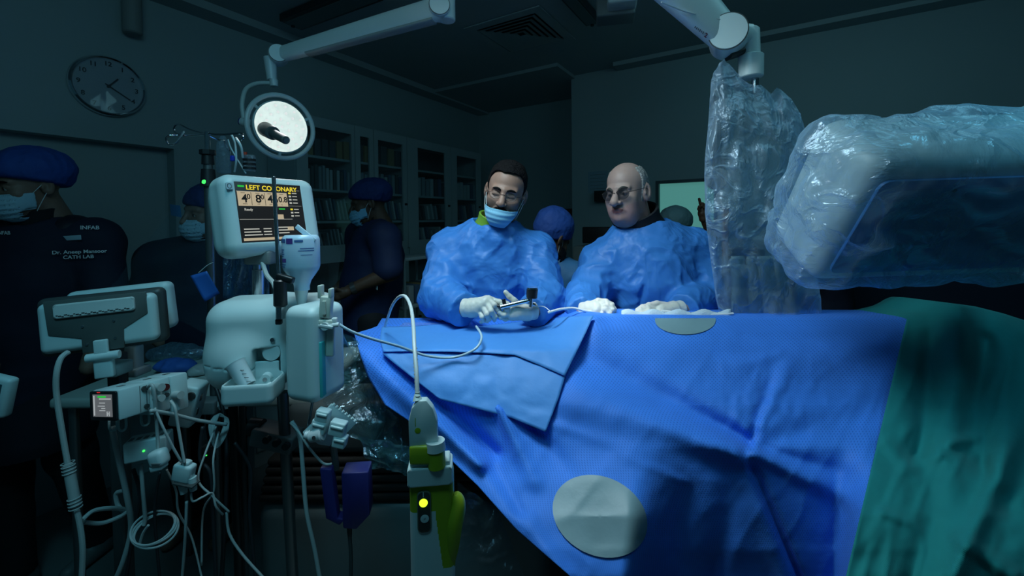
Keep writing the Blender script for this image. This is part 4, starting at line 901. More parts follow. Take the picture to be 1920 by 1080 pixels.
sr(0.03, 0.045, 0.12, 0.075, e_g); stx('LEFT CORONARY', 0.14, 0.08, 0.0185, e_y)
sr(0.01, 0.15, 0.76, 0.395, e_b)
for x in (0.20, 0.40, 0.58): sr(x, 0.16, x+0.006, 0.385, e_k, 0.0003)
for s, x in (('4', 0.06), ('8', 0.26), ('45', 0.44), ('0.8', 0.61)): stx(s, x, 0.275, 0.031 if len(s) < 3 else 0.022, e_k, 0.0006)
stx('.0', 0.115, 0.24, 0.019, e_k, 0.0006); stx('.0', 0.315, 0.24, 0.019, e_k, 0.0006)
for s, x in (('ml/s', 0.07), ('ml', 0.28), ('psi', 0.46), ('s', 0.65)): stx(s, x, 0.36, 0.007, e_k, 0.0006, False); sr(x-0.01, 0.17, x+0.05, 0.177, e_k, 0.0003)
sr(0.0, 0.145, 0.76, 0.149, e_w); sr(0.0, 0.62, 0.80, 0.628, e_w); stx('Ready', 0.08, 0.46, 0.009, e_w)
sr(0.50, 0.54, 0.66, 0.62, e_b); sr(0.60, 0.43, 0.70, 0.45, e_g)
for k, y in enumerate((0.13, 0.19, 0.25, 0.31, 0.43, 0.49, 0.55)):
    sr(0.79, y, 0.83, y+0.03, e_y if k in (0, 4) else e_w); sr(0.85, y+0.006, 0.93, y+0.022, e_w)
sr(0.775, 0.09, 0.985, 0.094, e_w); sr(0.775, 0.38, 0.985, 0.384, e_w)
for k, y in enumerate((0.78, 0.83, 0.88)):
    sr(0.04, y, 0.26+0.02*k, y+0.018, e_w); sr(0.32, y, 0.44, y+0.018, e_w); sr(0.55, y-0.02, 0.72, y, e_w)
sr(0.02, 0.94, 0.62, 0.985, e_b); sr(0.70, 0.76, 0.80, 0.83, e_b)
b = MB(Ti); b.prism(rrect(0.016, 0.018, 0.003), -0.003, 0.0005, Matrix.Translation((-wi/2-0.016, hi_/2-0.012, 0))); b.build('badge', mat('badge_plate', (0.45, 0.55, 0.58), 0.4), im)
b = MB(Ti); b.tube([(-wi/2-0.016+0.005*math.cos(t), hi_/2-0.012+0.006*math.sin(t), 0.0008) for t in np.linspace(0, 2*PI, 17)[:-1]], 0.0006, 5, closed=True); b.build('badge_symbol', m_black, im)
b = MB(); b.lathe([(0.006, 0), (0.005, 0.003), (0.0001, 0.004)], at(383, 341, 1.155), Vector((-0.5, -0.8, 0.1)).to_track_quat('Z', 'Y').to_matrix(), 12, sx=1.5); b.build('status_light', mat('green_led', (0, 0.1, 0), 0.4, emit=(0.05, 1.0, 0.12), estr=1.6), im)
b = MB(); b.cyl(at(484, 552, 1.2), at(484, 505, 1.2), 0.017, 0.017, 20, bev=0.002); b.cyl(at(482, 508, 1.2), at(480, 470, 1.2), 0.010, 0.010, 16); b.build('post', m_steel, im)
b = MB(); b.box(at(490, 482, 1.2), (0.075, 0.05, 0.04), bevel=0.008); b.build('tilt_bracket', m_grey, im)
b = MB(); b.tube(path([(492, 492, 1.18), (500, 515, 1.17), (512, 530, 1.15), (518, 545, 1.14)]), 0.006, 8); b.build('display_cable', m_cable, im)

# ---- injector: head
ih = thing('contrast_injector', 'bulky pale contrast injector head with side tray below its display', 'injector', at(500, 760, 1.1))
Tc = fr3(at(480, 640, 1.09), Vector((math.cos(math.radians(12)), math.sin(math.radians(12)), 0)), (-0.03, 0, 1))
K = 1.09/800
def inj(P):
    d = rbox(P, (0.0, 0.0, -0.02), (75*K, 82*K, 0.085), 0.05)
    d = smin(d, ell(P, (-0.02, -0.03, 0.0), (0.088, 0.075, 0.085)), 0.03)
    d = smin(d, rbox(P, (0.10, 0.062, -0.03), (0.075, 0.048, 0.06), 0.025), 0.02)
    d = smax(d, -rbox(P, (0.045, -0.05, 0.07), (0.028, 0.048, 0.035), 0.006), 0.004)
    g = np.abs(P[..., 1]+0.048+0.12*P[..., 0]); d = np.where((g < 0.0013) & (P[..., 0] < 0.02), d+0.003, d); return d
sdfpart('housing', inj, (-0.13, -0.15, -0.13), (0.20, 0.14, 0.11), 0.0032, Tc, [m_dev], ih)
Tr = fr3(at(574, 662, 1.0), Vector((math.cos(math.radians(-20)), math.sin(math.radians(-20)), 0)))
def inj2(P):
    d = rbox(P, (0, 0, -0.03), (0.046, 0.112, 0.055), 0.022); e = rbox(P, (-0.05, -0.03, -0.05), (0.03, 0.08, 0.045), 0.02); d = smin(d, e, 0.03)
    g = np.abs(P[..., 0]-0.034); return np.where((g < 0.001) & (P[..., 1] > -0.04), d+0.0025, d)
sdfpart('syringe_unit', inj2, (-0.10, -0.14, -0.11), (0.07, 0.13, 0.05), 0.003, Tr, [m_dev], ih)
b = MB(); b.box(at(609, 688, 1.0), (0.008, 0.045, 0.13), bevel=0.003); b.build('teal_strip', mat('teal_plastic', (0.05, 0.45, 0.45), 0.4), ih)
b = MB(Tc); b.cyl((0.055, 0.035-0.05, 0.055), (0.055, 0.035-0.05, 0.062), 0.02, 0.02, 20); b.build('knob', m_dev, ih); b = MB(Tc); b.cyl((0.045, -0.075, 0.05), (0.045, -0.075, 0.078), 0.013, 0.012, 20); b.build('knob', m_dev, ih)
b = MB(Tc); b.cyl((0.06, 0.018, 0.06), (0.06, 0.018, 0.07), 0.005); b.build('screw', m_steel, ih); b = MB(Tc); b.cyl((0.045, -0.075, 0.078), (0.045, -0.075, 0.08), 0.005); b.build('screw', m_steel, ih)
# tray
tc_ = at(477, 727, 1.0)
Tt = fr3(tc_, Vector((math.cos(math.radians(8)), math.sin(math.radians(8)), 0)), (0, 0, 1))
def tray(P):
    d = rbox(P, (0, 0, 0), (0.056, 0.028, 0.045), 0.014); d = smax(d, -rbox(P, (0, 0.022, 0), (0.051, 0.035, 0.040), 0.010), 0.002)
    return smin(d, rbox(P, (0.01, 0.03, -0.042), (0.03, 0.02, 0.003), 0.002), 0.004)
sdfpart('tray', tray, (-0.07, -0.04, -0.06), (0.07, 0.06, 0.06), 0.0022, Tt, [m_dev], ih)
cu_ = thing('measuring_cup', 'small translucent graduated cup lying in the injector tray', 'cup', at(455, 715, 1.0)); 
p0, p1 = at(441, 682, 1.0), at(466, 722, 0.99); q_ = (p1-p0).to_track_quat('Z', 'Y').to_matrix(); L_ = (p1-p0).length
b = MB(); b.lathe([(0.0235, 0), (0.021, 0.004), (0.017, L_), (0.0155, L_), (0.019, 0.006), (0.0205, 0.001)], p0, q_, 28); b.build('wall', mat('cloudy_plastic', (0.6, 0.72, 0.75), 0.3, spec=0.6), cu_)
for k in range(4): b = MB(); c = p0 + (p1-p0)*(0.3+0.17*k) + (CAM-p0).normalized()*0.019 + Vector((0.006, 0, 0)); b.box(c, (0.010, 0.0008, 0.0012)); b.build('graduation', m_dark, cu_)
# clips and stopcock on the right flank
b = MB(); c = at(612, 575, 0.99); b.box(c, (0.026, 0.02, 0.05), Matrix.Rotation(0.1, 3, 'Y'), 0.003); b.box(c + Vector((0, -0.01, 0.0)), (0.008, 0.01, 0.03)); b.box(c + Vector((-0.012, 0, 0.036)), (0.008, 0.02, 0.03), bevel=0.002); b.box(c + Vector((0.012, 0, 0.032)), (0.007, 0.02, 0.022), bevel=0.002); b.box(c+Vector((0.002, 0, -0.035)), (0.034, 0.024, 0.012), bevel=0.003); b.build('clip', mat('ivory_plastic', (0.58, 0.62, 0.54), 0.4), ih)
b = MB(); c = at(613, 610, 0.985); b.cyl(c - Vector((0.016, 0, 0)), c + Vector((0.03, -0.004, 0.002)), 0.008, 0.005); b.cyl(c, c+Vector((0, -0.014, 0)), 0.009); b.box(c + Vector((0.004, -0.012, 0)), (0.03, 0.006, 0.008), Matrix.Rotation(0.2, 3, 'Y'), 0.002); b.box(c+Vector((0.018, 0, 0.008)), (0.012, 0.012, 0.02), bevel=0.003); b.build('stopcock', m_cablew, ih)
b = MB(); b.box(at(620, 640, 1.0), (0.018, 0.012, 0.07), Matrix.Rotation(0.05, 3, 'Y'), 0.003); b.build('side_plate', MATS['ivory_plastic'], ih)
cable('injector_tube', [(632, 606, 0.985), (660, 622, 1.0), (700, 636, 1.04), (750, 650, 1.1), (800, 667, 1.14), (850, 670, 1.16), (890, 655, 1.16), (903, 632, 1.2), (893, 612, 1.28)], 0.0036, mat('milky_tube', (0.5, 0.65, 0.75), 0.25, spec=0.7), 'clear tube looping from the injector across the light blue sheet', 'tube')
# support posts
st = thing('injector_stand', 'dark wheeled stand with two posts carrying the injector', 'stand', (at(470, 900, 1.15).x, 1.15, 0))
b = MB(); b.cyl((at(443, 800, 1.15).x, 1.15, 0.08), at(436, 715, 1.15), 0.0125); b.build('post', mat('dark_post', (0.05, 0.055, 0.055), 0.3, 0.8), st)
b = MB(); b.cyl((at(534, 780, 1.1).x, 1.12, 0.55), at(530, 735, 1.1), 0.014); b.build('post', MATS['dull_steel'], st)
b = MB(); b.box(at(520, 818, 1.12), (0.11, 0.07, 0.045), Matrix.Rotation(0.25, 3, 'Y') , 0.006); b.build('clamp_block', m_grey, st)
for k in range(3): b = MB(); c = at(503+18*k, 822+6*k, 1.07); b.cyl(c, c - Vector((0, 0.012, 0)), 0.009); b.build('socket', m_black, st)
b = MB(); c = at(485, 800, 1.12); b.cyl(c - Vector((0.02, 0, 0)), c + Vector((0.012, 0, 0)), 0.024, 0.02); b.build('clamp_knob', m_black, st)
b = MB(); b.box((at(470, 900, 1.15).x, 1.15, 0.09), (0.42, 0.42, 0.05), None, 0.02); b.build('base', m_dark, st)
b = MB(); b.cyl((at(455, 1000, 1.15).x, 1.15, 0.1), at(452, 760, 1.2), 0.010); b.build('cable_conduit', m_dark, st)
for sx in (-1, 1):
    for sy in (-1, 1): b = MB(); c = Vector((at(470, 900, 1.15).x + 0.17*sx, 1.15+0.17*sy, 0.035)); b.cyl(c + Vector((0.012, 0, 0)), c - Vector((0.012, 0, 0)), 0.035, seg=20); b.build('castor', m_black, st)
# steel rod with black grip in front of the display
rd = thing('support_rod', 'thin steel rod with a black grip standing in front of the injector display', 'rod', at(527, 600, 1.02))
b = MB(); b.cyl(at(523, 520, 1.02), at(513, 331, 1.02), 0.0045, 0.0045, 12, bev=0.001); b.build('rod', m_steel, rd)
b = MB(); b.cyl(at(526, 575, 1.02), at(525, 524, 1.02), 0.0155, 0.0145, 20, bev=0.004); b.box(at(535, 522, 1.02), (0.042, 0.016, 0.016), Matrix.Rotation(0.3, 3, 'Y'), 0.004); b.build('grip', m_black, rd)
b = MB(); b.cyl(at(526, 597, 1.02), at(526, 575, 1.02), 0.011); b.build('ferrule', m_steel, rd)
b = MB(); b.box(at(523, 603, 1.02), (0.014, 0.012, 0.014), bevel=0.003); b.build('lug', m_black, rd)
# contrast bottle
cbt = thing('contrast_bottle', 'upside-down translucent contrast bottle with purple printed label', 'bottle', at(565, 570, 1.06))
c0 = at(564, 440, 1.06); k = 1.06/800; R_ = Matrix.Rotation(PI, 3, 'X')
b = MB(); b.lathe([(0.0001, 0), (28*k, 0.001), (32*k, 0.006), (33.5*k, 0.012), (33.5*k, 58*k), (31*k, 66*k), (17*k, 86*k), (14*k, 96*k), (14*k, 104*k), (0.0001, 105*k)], c0, R_, 40, sy=0.85)
b.build('body', mat('bottle_plastic', (0.50, 0.66, 0.80), 0.25, spec=0.6, sss=0.2), cbt)
b = MB(); b.lathe([(12*k, 0), (10*k, 14*k), (7*k, 30*k)], at(565, 543, 1.06), R_, 20); b.build('spike', m_cablew, cbt)
b = MB(); b.box(at(573, 438, 1.045), (0.058, 0.003, 0.012), Matrix.Rotation(math.radians(40), 3, 'Y'), 0.001); b.build('hanger_tab', mat('hanger_plastic', (0.6, 0.75, 0.85), 0.3), cbt)
pu = mat('purple_print', (0.10, 0.05, 0.25), 0.5); bl_ = mat('blue_print', (0.06, 0.14, 0.35), 0.5)
def onbot(x0, y0, x1, y1, m):
    V = []; 
    for yy in (y0, y1):
        for s in np.linspace(x0, x1, 9):
            a = math.asin(max(-1, min(1, (s-564)/33.5))); V.append(c0 + Vector((math.sin(a)*34*k, -math.cos(a)*34*k*0.85, -(yy-440)*k)))
    return link_mesh('print', V, [(i, i+9, i+10, i+1) for i in range(8)], m, cbt)
onbot(532, 447, 548, 454, bl_); onbot(550, 446, 563, 456, pu); onbot(566, 449, 580, 453, bl_)
for i, y in enumerate((466, 470, 474, 478)): onbot(537, y, 545-i % 2*2, y+2, bl_)
onbot(538, 483, 549, 490, pu); onbot(533, 493, 548, 495, bl_); onbot(534, 497, 546, 499, bl_); onbot(575, 464, 594, 465.5, bl_); onbot(572, 468, 594, 469.5, bl_); onbot(576, 476, 592, 477, bl_)
# blue plastic sleeve hanging between display and head
b = MB(); V = [at(418+ (505-418)*i/14, 475+85*j/9, 1.26-0.012*math.sin(i*1.3+j*0.4)) for j in range(10) for i in range(15)]
o = link_mesh('plastic_sleeve', V, grid_faces(10, 15), film('blue_film', (0.10, 0.30, 0.50), opac=0.35, edge=0.7, crink=14)); o.modifiers.new('t', 'SOLIDIFY').thickness = 0.001
tag(o, 'bluish translucent plastic sleeve hanging beneath the injector display', 'sleeve')

# ---- patient monitor seen from behind
pm = thing('patient_monitor', 'patient monitor seen from behind with label strip and dark mounting plate, front one of two', 'monitor', at(200, 690, 0.98))
Tm, wm, hm = frame(at(66, 562, 0.95), at(305, 538, 1.03), at(82, 672, 0.95))
def bez(P): return rbox(P, (0, 0, -0.012), (wm/2, hm/2, 0.018), 0.014)
sdfpart('bezel', bez, (-wm/2-0.01, -hm/2-0.01, -0.04), (wm/2+0.01, hm/2+0.01, 0.02), 0.003, Tm, [m_dark], pm)
def shell(P): return rbox(P, (0, 0, 0.008), (wm/2-0.010, hm/2-0.010, 0.018), 0.014)
sdfpart('back_shell', shell, (-wm/2-0.01, -hm/2-0.01, -0.02), (wm/2+0.01, hm/2+0.01, 0.04), 0.0025, Tm, [m_dev], pm)
X = lambda u, v_: (-wm/2+u*wm, hm/2-v_*hm)
b = MB(Tm); b.prism([X(0.115, 0.04), X(0.90, 0.04), X(0.90, 0.42), X(0.70, 0.64), X(0.69, 0.97), X(0.37, 0.97), X(0.37, 0.72), X(0.13, 0.60)][::-1], 0.022, 0.0285, bevel=0.0015); b.build('mounting_plate', mat('plate_grey', (0.09, 0.105, 0.10), 0.5), pm)
b = MB(Tm); b.prism(rrect(0.62*wm, 0.24*hm, 0.006, cx=X(0.50, 0)[0], cy=X(0, 0.22)[1]), 0.024, 0.034, bevel=0.003); pl = b.build('label_strip', m_white, pm)
for kk in range(26):
    x = 0.22 + 0.56*kk/26; b = MB(Tm); x0 = X(x, 0)[0]; b.box((x0, X(0, 0.285+0.012*(kk % 3))[1], 0.0343), (0.0035+0.002*(kk % 2), 0.0022, 0.0006)); b.build('print_mark', m_dark, pl, smooth=False)
for (u, v_) in ((0.39, 0.52), (0.63, 0.48), (0.63, 0.78), (0.41, 0.83)): b = MB(Tm); x, y = X(u, v_); b.cyl((x, y, 0.028), (x, y, 0.0305), 0.003, 0.0025, 10); b.build('screw', m_steel, pm)
b = MB(Tm); x, y = X(0.53, 0.98); b.box((x, y+0.004, 0.036), (0.11*wm, 0.4*hm*0.9, 0.010), bevel=0.003); b.cyl((x-0.028, y-0.010, 0.036), (x+0.032, y-0.010, 0.036), 0.0095, seg=20, bev=0.001); b.box((x, y-0.035, 0.03), (0.035, 0.05, 0.016), bevel=0.004); b.build('hinge', m_dev, pm)
b = MB(); b.tube(path([(128, 660, 0.925), (114, 672, 0.91), (106, 700, 0.90), (106, 740, 0.90), (115, 800, 0.90), (128, 875, 0.90)]), 0.0052, 10); b.tube(path([(141, 945, 0.90), (150, 985, 0.90), (155, 1030, 0.90), (153, 1090, 0.90)]), 0.0052, 10); b.build('cable', m_cable, pm)
b = MB(); b.cyl(at(128, 872, 0.90), at(142, 948, 0.90), 0.0095, 0.0095, 14, bev=0.002); b.build('cable_coupler', m_cable, pm)
for i in range(4):
    for (q0, q1) in (((127, 868), (130, 886)), ((139, 934), (142, 952))):
        c = at(q0[0]+(q1[0]-q0[0])*i/3, q0[1]+(q1[1]-q0[1])*i/3, 0.90); b = MB(); b.tube([c + Vector((0.0105*math.cos(t), 0.0105*math.sin(t), 0.0015*math.cos(t))) for t in np.linspace(0, 2*PI, 13)[:-1]], 0.0012, 5, closed=True); b.build('coupler_rib', m_cable, pm)
pm2 = thing('patient_monitor', 'second pale monitor standing just behind the dark-framed one', 'monitor', at(240, 690, 1.1))
Tm2, wm2, hm2 = frame(at(128, 548, 1.06), at(322, 526, 1.12), at(134, 640, 1.06))
sdfpart('back_shell', lambda P: rbox(P, (0, 0, 0), (wm2/2, hm2/2, 0.022), 0.016), (-wm2/2-0.01, -hm2/2-0.01, -0.03), (wm2/2+0.01, hm2/2+0.01, 0.03), 0.003, Tm2, [m_dev], pm2)
b = MB(); b.box(at(252, 676, 1.1), (0.03, 0.03, 0.08), None, 0.005); b.box(at(252, 695, 1.1), (0.05, 0.05, 0.02), None, 0.004); b.build('neck', m_dev, pm2)
# monitor/rack column down to a wheeled base
rk = thing('monitor_stand', 'dark stand behind the module rack carrying both monitors', 'stand', (at(225, 900, 1.05).x, 1.06, 0))
b = MB(); b.box((at(228, 900, 1.06).x, 1.06, 0.62), (0.03, 0.03, 1.12), None, 0.004); b.build('column', m_dark, rk)
b = MB(); b.box(at(215, 690, 1.02), (0.05, 0.05, 0.03), None, 0.005); b.build('cross_bar', m_dev, rk)
b = MB(); b.box((at(228, 900, 1.06).x, 1.06, 0.05), (0.5, 0.45, 0.05), None, 0.02); b.build('base', m_dark, rk)
for k in range(3):
    b = MB(); c = [(205, 800), (222, 800), (265, 790)][k]; b.tube(path([(c[0], c[1]-18, 0.97), (c[0], c[1]+2, 0.95), (c[0]+6, c[1]+8, 0.94), (c[0]+14, c[1]+2, 0.95), (c[0]+14, c[1]-16, 0.97)]), 0.0025, 6); b.build('cable_hook', m_dev, rk)

# ---- module rack
mr_ = thing('module_rack', 'white rack of measuring modules with a small lit screen on its end', 'module rack', at(270, 790, 1.0))
Tk, wk, hk = frame(at(221, 732, 0.88), at(352, 697, 1.012), at(230, 787, 0.88)); dk = 0.088
for i, (u0, u1, hh) in enumerate(((0, 0.42, 1.0), (0.42, 0.72, 1.18), (0.72, 1.0, 1.34))):
    b = MB(Tk); b.box((-wk/2+wk*(u0+u1)/2, -hk*(hh-1)/2, -dk/2), (wk*(u1-u0)-0.001, hk*hh, dk), bevel=0.004, seg=2); b.build('module', m_dev, mr_)
    b = MB(Tk); b.box((-wk/2+wk*(u0+u1)/2, hk/2+0.0006, -dk/2), (0.012, 0.001, 0.010)); b.build('latch', m_grey, mr_)
for (u, v_, r_, mm) in ((0.34, 0.18, 0.006, m_dark), (0.36, 0.80, 0.005, m_dark), (0.64, 0.34, 0.008, MATS['dark_red']), (0.65, 0.62, 0.005, m_dark), (0.50, 0.25, 0.009, m_cable), (0.50, 0.62, 0.008, m_cable), (0.78, 0.72, 0.009, m_cable)):
    b = MB(Tk); x, y = -wk/2+u*wk, hk/2-v_*hk; b.cyl((x, y, 0), (x, y, 0.004 if mm is not m_cable else 0.02), r_, r_*0.95, 18); b.build('socket' if mm is not m_cable else 'plug', mm, mr_)
b = MB(Tk); b.box((-wk/2+0.37*wk, 0, 0.0005), (0.0015, hk*0.86, 0.001)); b.box((-wk/2+0.28*wk, 0, 0.0005), (0.001, hk*0.9, 0.001)); b.build('panel_line', m_grey, mr_)
Rk = Tk @ Matrix.Translation((-wk/2, 0, -dk/2)) @ Matrix.Rotation(-PI/2, 4, 'Y')
b = MB(Rk); b.prism(rrect(dk-0.002, hk-0.002, 0.004), 0, 0.004, bevel=0.001); b.build('screen_bezel', m_black, mr_)
b = MB(Rk); b.box((0.0, 0.001, 0.0042), (dk*0.72, hk*0.74, 0.0006)); s2 = b.build('screen', mat('small_screen', (0.02, 0.02, 0.02), 0.3, emit=(0.10, 0.11, 0.12), estr=1), mr_)
e_l = mat('screen_pale', (0, 0, 0), 0.5, emit=(0.45, 0.50, 0.52), estr=0.8)
for (x, y, w_, h_, mm) in ((-0.012, 0.40, 0.42, 0.08, e_g), (0.15, 0.30, 0.6, 0.05, e_l), (-0.42, 0.0, 0.06, 0.9, e_l), (0.0, 0.12, 0.3, 0.03, e_l), (-0.05, -0.02, 0.36, 0.03, e_l), (0.05, -0.12, 0.2, 0.03, e_l), (0, -0.22, 0.3, 0.03, e_l)):
    b = MB(Rk); b.box((x*dk*0.72, 0.001+y*hk*0.74, 0.0048), (w_*dk*0.72, h_*hk*0.74, 0.0003)); b.build('screen_line', mm, s2, smooth=False)
text('H', Rk @ Matrix.Translation((0.014, -0.016, 0.005)), 0.014, e_l, s2)
b = MB(Rk); b.box((-0.012, hk/2-0.003, 0.0042), (0.01, 0.002, 0.0006)); b.build('alarm_light', mat('red_led', (0.1, 0, 0), 0.4, emit=(0.6, 0.02, 0.02), estr=1), mr_)
em = thing('gas_module', 'rounded white module with a dark round socket at the right end of the rack', 'module', at(352, 805, 1.06))
Te, we, he = frame(at(331, 722, 1.04), at(374, 728, 1.05), at(337, 803, 1.04)); b = MB(Te); b.box((0, 0, -0.03), (we, he, 0.06), bevel=0.007, seg=3); b.build('housing', m_dev, em)
b = MB(Te); b.cyl((0.012, 0.030, 0), (0.012, 0.030, 0.003), 0.010, 0.009, 20); b.build('socket', m_dark, em); b = MB(Te); b.box((-0.018, 0.030, 0.0003), (0.002, 0.010, 0.0006)); b.box((-0.012, 0, 0.0003), (0.014, 0.0015, 0.0006)); b.build('print_mark', m_grey, em)
b = MB(Te); b.box((we/2, 0.02, -0.02), (0.004, 0.018, 0.012), bevel=0.001); b.box((we/2, -0.015, -0.02), (0.004, 0.018, 0.012), bevel=0.001); b.build('side_clip', m_steel, em)
# small white box with a green light, connector and adaptor
tb_ = thing('transducer_box', 'small white box with a green light hanging below the module rack', 'box', at(270, 868, 0.95))
Tb, wb_, hb_ = frame(at(229, 836, 0.93), at(311, 820, 0.96), at(234, 870, 0.93)); b = MB(Tb); b.box((0, 0, -0.025), (wb_, hb_*1.1, 0.05), bevel=0.004); b.build('housing', m_dev, tb_)
b = MB(Tb); b.cyl((-0.002, 0, 0), (-0.002, 0, 0.0015), 0.0022); b.build('status_light', MATS['green_led'], tb_)
for k in range(5): b = MB(Tb); b.box((-0.03+0.014*k, hb_*0.55, -0.02), (0.008, 0.0012, 0.016)); b.build('label_mark', m_grey, tb_)
cn = thing('cable_connector', 'rounded white plug block beside the green light below the rack', 'connector', at(298, 880, 0.93))
b = MB(); b.box(at(298, 858, 0.92), (0.034, 0.03, 0.036), Matrix.Rotation(-0.25, 3, 'Y'), 0.010); b.box(at(298, 874, 0.92), (0.026, 0.024, 0.014), Matrix.Rotation(-0.25, 3, 'Y'), 0.004); b.build('housing', m_dev, cn)
b = MB(); b.box(at(292, 870, 0.903), (0.02, 0.002, 0.002)); b.build('seam', m_grey, cn)
ad_ = thing('cable_adaptor', 'ribbed white two-part cable adaptor hanging at the centre of the cable bundle', 'adaptor', at(350, 935, 0.95))
Ra = Matrix.Rotation(0.22, 3, 'Y'); b = MB(); b.box(at(345, 885, 0.95), (0.042, 0.024, 0.04), Ra, 0.006); b.box(at(350, 868, 0.95), (0.018, 0.016, 0.012), Ra, 0.004); b.build('housing', m_dev, ad_)
for dx in (-9, 9):
    b = MB(); b.cyl(at(350+dx, 898-dx*0.3, 0.95), at(354+dx, 922-dx*0.3, 0.95), 0.010, 0.007, 14); b.build('plug', m_dev, ad_)
b = MB(); b.box(at(349, 905, 0.945), (0.046, 0.026, 0.003), Ra); b.build('strap', m_dark, ad_)

# ---- cables of the left cluster
G = 'grey cables hanging from the module rack'
cl = [([(275, 728, 0.93), (285, 722, 0.92), (290, 745, 0.92), (294, 800, 0.93), (297, 845, 0.93)], 0.0034), ([(320, 752, 0.95), (328, 765, 0.94), (334, 800, 0.94), (341, 840, 0.94), (346, 868, 0.94)], 0.0030),
      ([(290, 765, 0.92), (305, 800, 0.92), (325, 840, 0.93), (340, 866, 0.94)], 0.0026), ([(282, 770, 0.91), (320, 776, 0.95), (370, 788, 1.0), (425, 796, 1.05)], 0.0042),
      ([(210, 800, 0.97), (220, 850, 0.97), (238, 930, 0.98), (246, 990, 1.0), (232, 1050, 1.0), (210, 1100, 1.0)], 0.006), ([(264, 870, 0.96), (268, 920, 0.96), (272, 970, 0.97), (270, 985, 0.97)], 0.004),
      ([(350, 940, 0.95), (348, 990, 0.95), (345, 1040, 0.96), (340, 1100, 0.97)], 0.003), ([(358, 925, 0.95), (362, 940, 0.95), (380, 932, 0.96), (398, 925, 0.98), (405, 950, 0.98), (418, 965, 1.0)], 0.0024),
      ([(405, 800, 1.05), (385, 850, 1.0), (372, 900, 0.98), (398, 930, 0.98), (430, 960, 1.0)], 0.0024), ([(410, 810, 1.05), (400, 860, 1.0), (401, 920, 1.0), (381, 960, 1.0), (378, 1060, 1.0)], 0.0024),
      ([(425, 960, 1.0), (430, 1000, 1.0), (455, 1040, 1.0), (500, 1090, 1.0)], 0.003), ([(312, 880, 0.95), (330, 920, 0.96), (335, 960, 0.97), (360, 1010, 1.0), (380, 1090, 1.0)], 0.0022)]
for pts, r in cl: cable('hanging_cable', pts, r, m_cable, 'grey cable hanging in the tangle below the module rack', 'cable', G)
for pts, r in [([(380, 800, 1.0), (375, 860, 1.0), (395, 890, 1.0), (400, 980, 1.0), (405, 1090, 1.0)], 0.004), ([(250, 880, 0.97), (262, 930, 0.98), (250, 1000, 0.99), (235, 1090, 1.0)], 0.004), ([(300, 885, 0.97), (290, 960, 0.98), (300, 1090, 1.0)], 0.003), ([(440, 830, 1.05), (470, 880, 1.05), (468, 960, 1.05), (480, 1090, 1.05)], 0.004), ([(395, 700, 1.2), (420, 780, 1.15), (425, 900, 1.1), (415, 1090, 1.1)], 0.005)]:
    cable('hanging_cable', pts, r, m_cabled, 'dark cable hanging in the tangle beside the injector stand', 'cable', 'dark cables beside the injector stand')
b = MB()
for k in range(4):
    c = at(290, 992, 0.96); b.tube([c + Vector(((0.040+0.003*k)*math.cos(t), 0.03*math.sin(t), (0.016+0.002*k)*math.sin(t)+0.003*k*math.cos(t+k))) for t in np.linspace(0, 2*PI, 25)[:-1]], 0.0024, 6, closed=True)
b.tube(path([(262, 1020, 0.96), (268, 1000, 0.96), (278, 985, 0.96)]), 0.003, 6)
tag(b.build('coiled_cable', m_cable), 'thin pale cable wound into a flat coil low in the tangle', 'cable')
b = MB(); b.tube(path([(154, 975, 0.905), (175, 958, 0.93), (205, 953, 0.96), (232, 955, 1.0), (235, 962, 1.0), (222, 970, 0.98), (190, 981, 0.95), (158, 979, 0.92)]), 0.0045, 8); b.tube(path([(232, 960, 1.0), (220, 945, 1.0), (218, 925, 1.0), (232, 920, 1.0)]), 0.0045, 8)
tag(b.build('looped_cable', m_cable), 'thick grey cable forming a wide loop left of the coil', 'cable')
b = MB(); 
for k in range(6): b.tube(path([(412-k*2, 775+k, 1.08), (402-2*k, 800, 1.06), (404, 825+k*3, 1.05), (414+k*2, 815, 1.06), (422+k, 785, 1.08), (412-k*2, 775+k, 1.08)]), 0.0018, 5)
tag(b.build('coiled_cable', m_cable), 'bundle of thin cables looped over the clamp on the drip stand', 'cable')
cl_ = thing('pole_clamp', 'grey clamp block fixed on the drip stand pole at table height', 'clamp', at(395, 765, 1.28)); b = MB(); b.box(at(393, 760, 1.28), (0.06, 0.05, 0.04), None, 0.005); b.build('block', m_grey, cl_); b = MB(); b.cyl(at(415, 758, 1.28), at(424, 756, 1.28), 0.018, 0.018, 8); b.build('knob', m_cable, cl_)
b = MB(); c = at(392, 850, 1.2); b.box(c, (0.03, 0.02, 0.05), None, 0.004); ox = b.build('cable_box', m_dark); tag(ox, 'tiny dark box with a green light beneath the pole clamp', 'box'); b = MB(); b.cyl(c - Vector((0, 0.01, 0)), c - Vector((0, 0.012, 0)), 0.0015); b.build('status_light', MATS['green_led'], ox)
cable('power_cable', [(547, 790, 1.05), (562, 820, 1.04), (568, 880, 1.03), (575, 960, 1.02), (590, 1030, 1.02), (602, 1100, 1.02)], 0.005, m_cable, 'pale cable curving down to the floor below the injector', 'cable')
cable('thin_cable', [(545, 793, 1.05), (560, 810, 1.0), (580, 840, 0.99), (605, 868, 0.99), (622, 870, 0.99)], 0.0028, m_cable, 'thin pale cable dipping between the injector post and the white clamps', 'cable')
cable('coiled_lead', [(588, 740, 1.02), (583, 770, 1.02), (577, 805, 1.02)], 0.0035, m_chrome, 'short ribbed silver lead below the injector', 'cable')

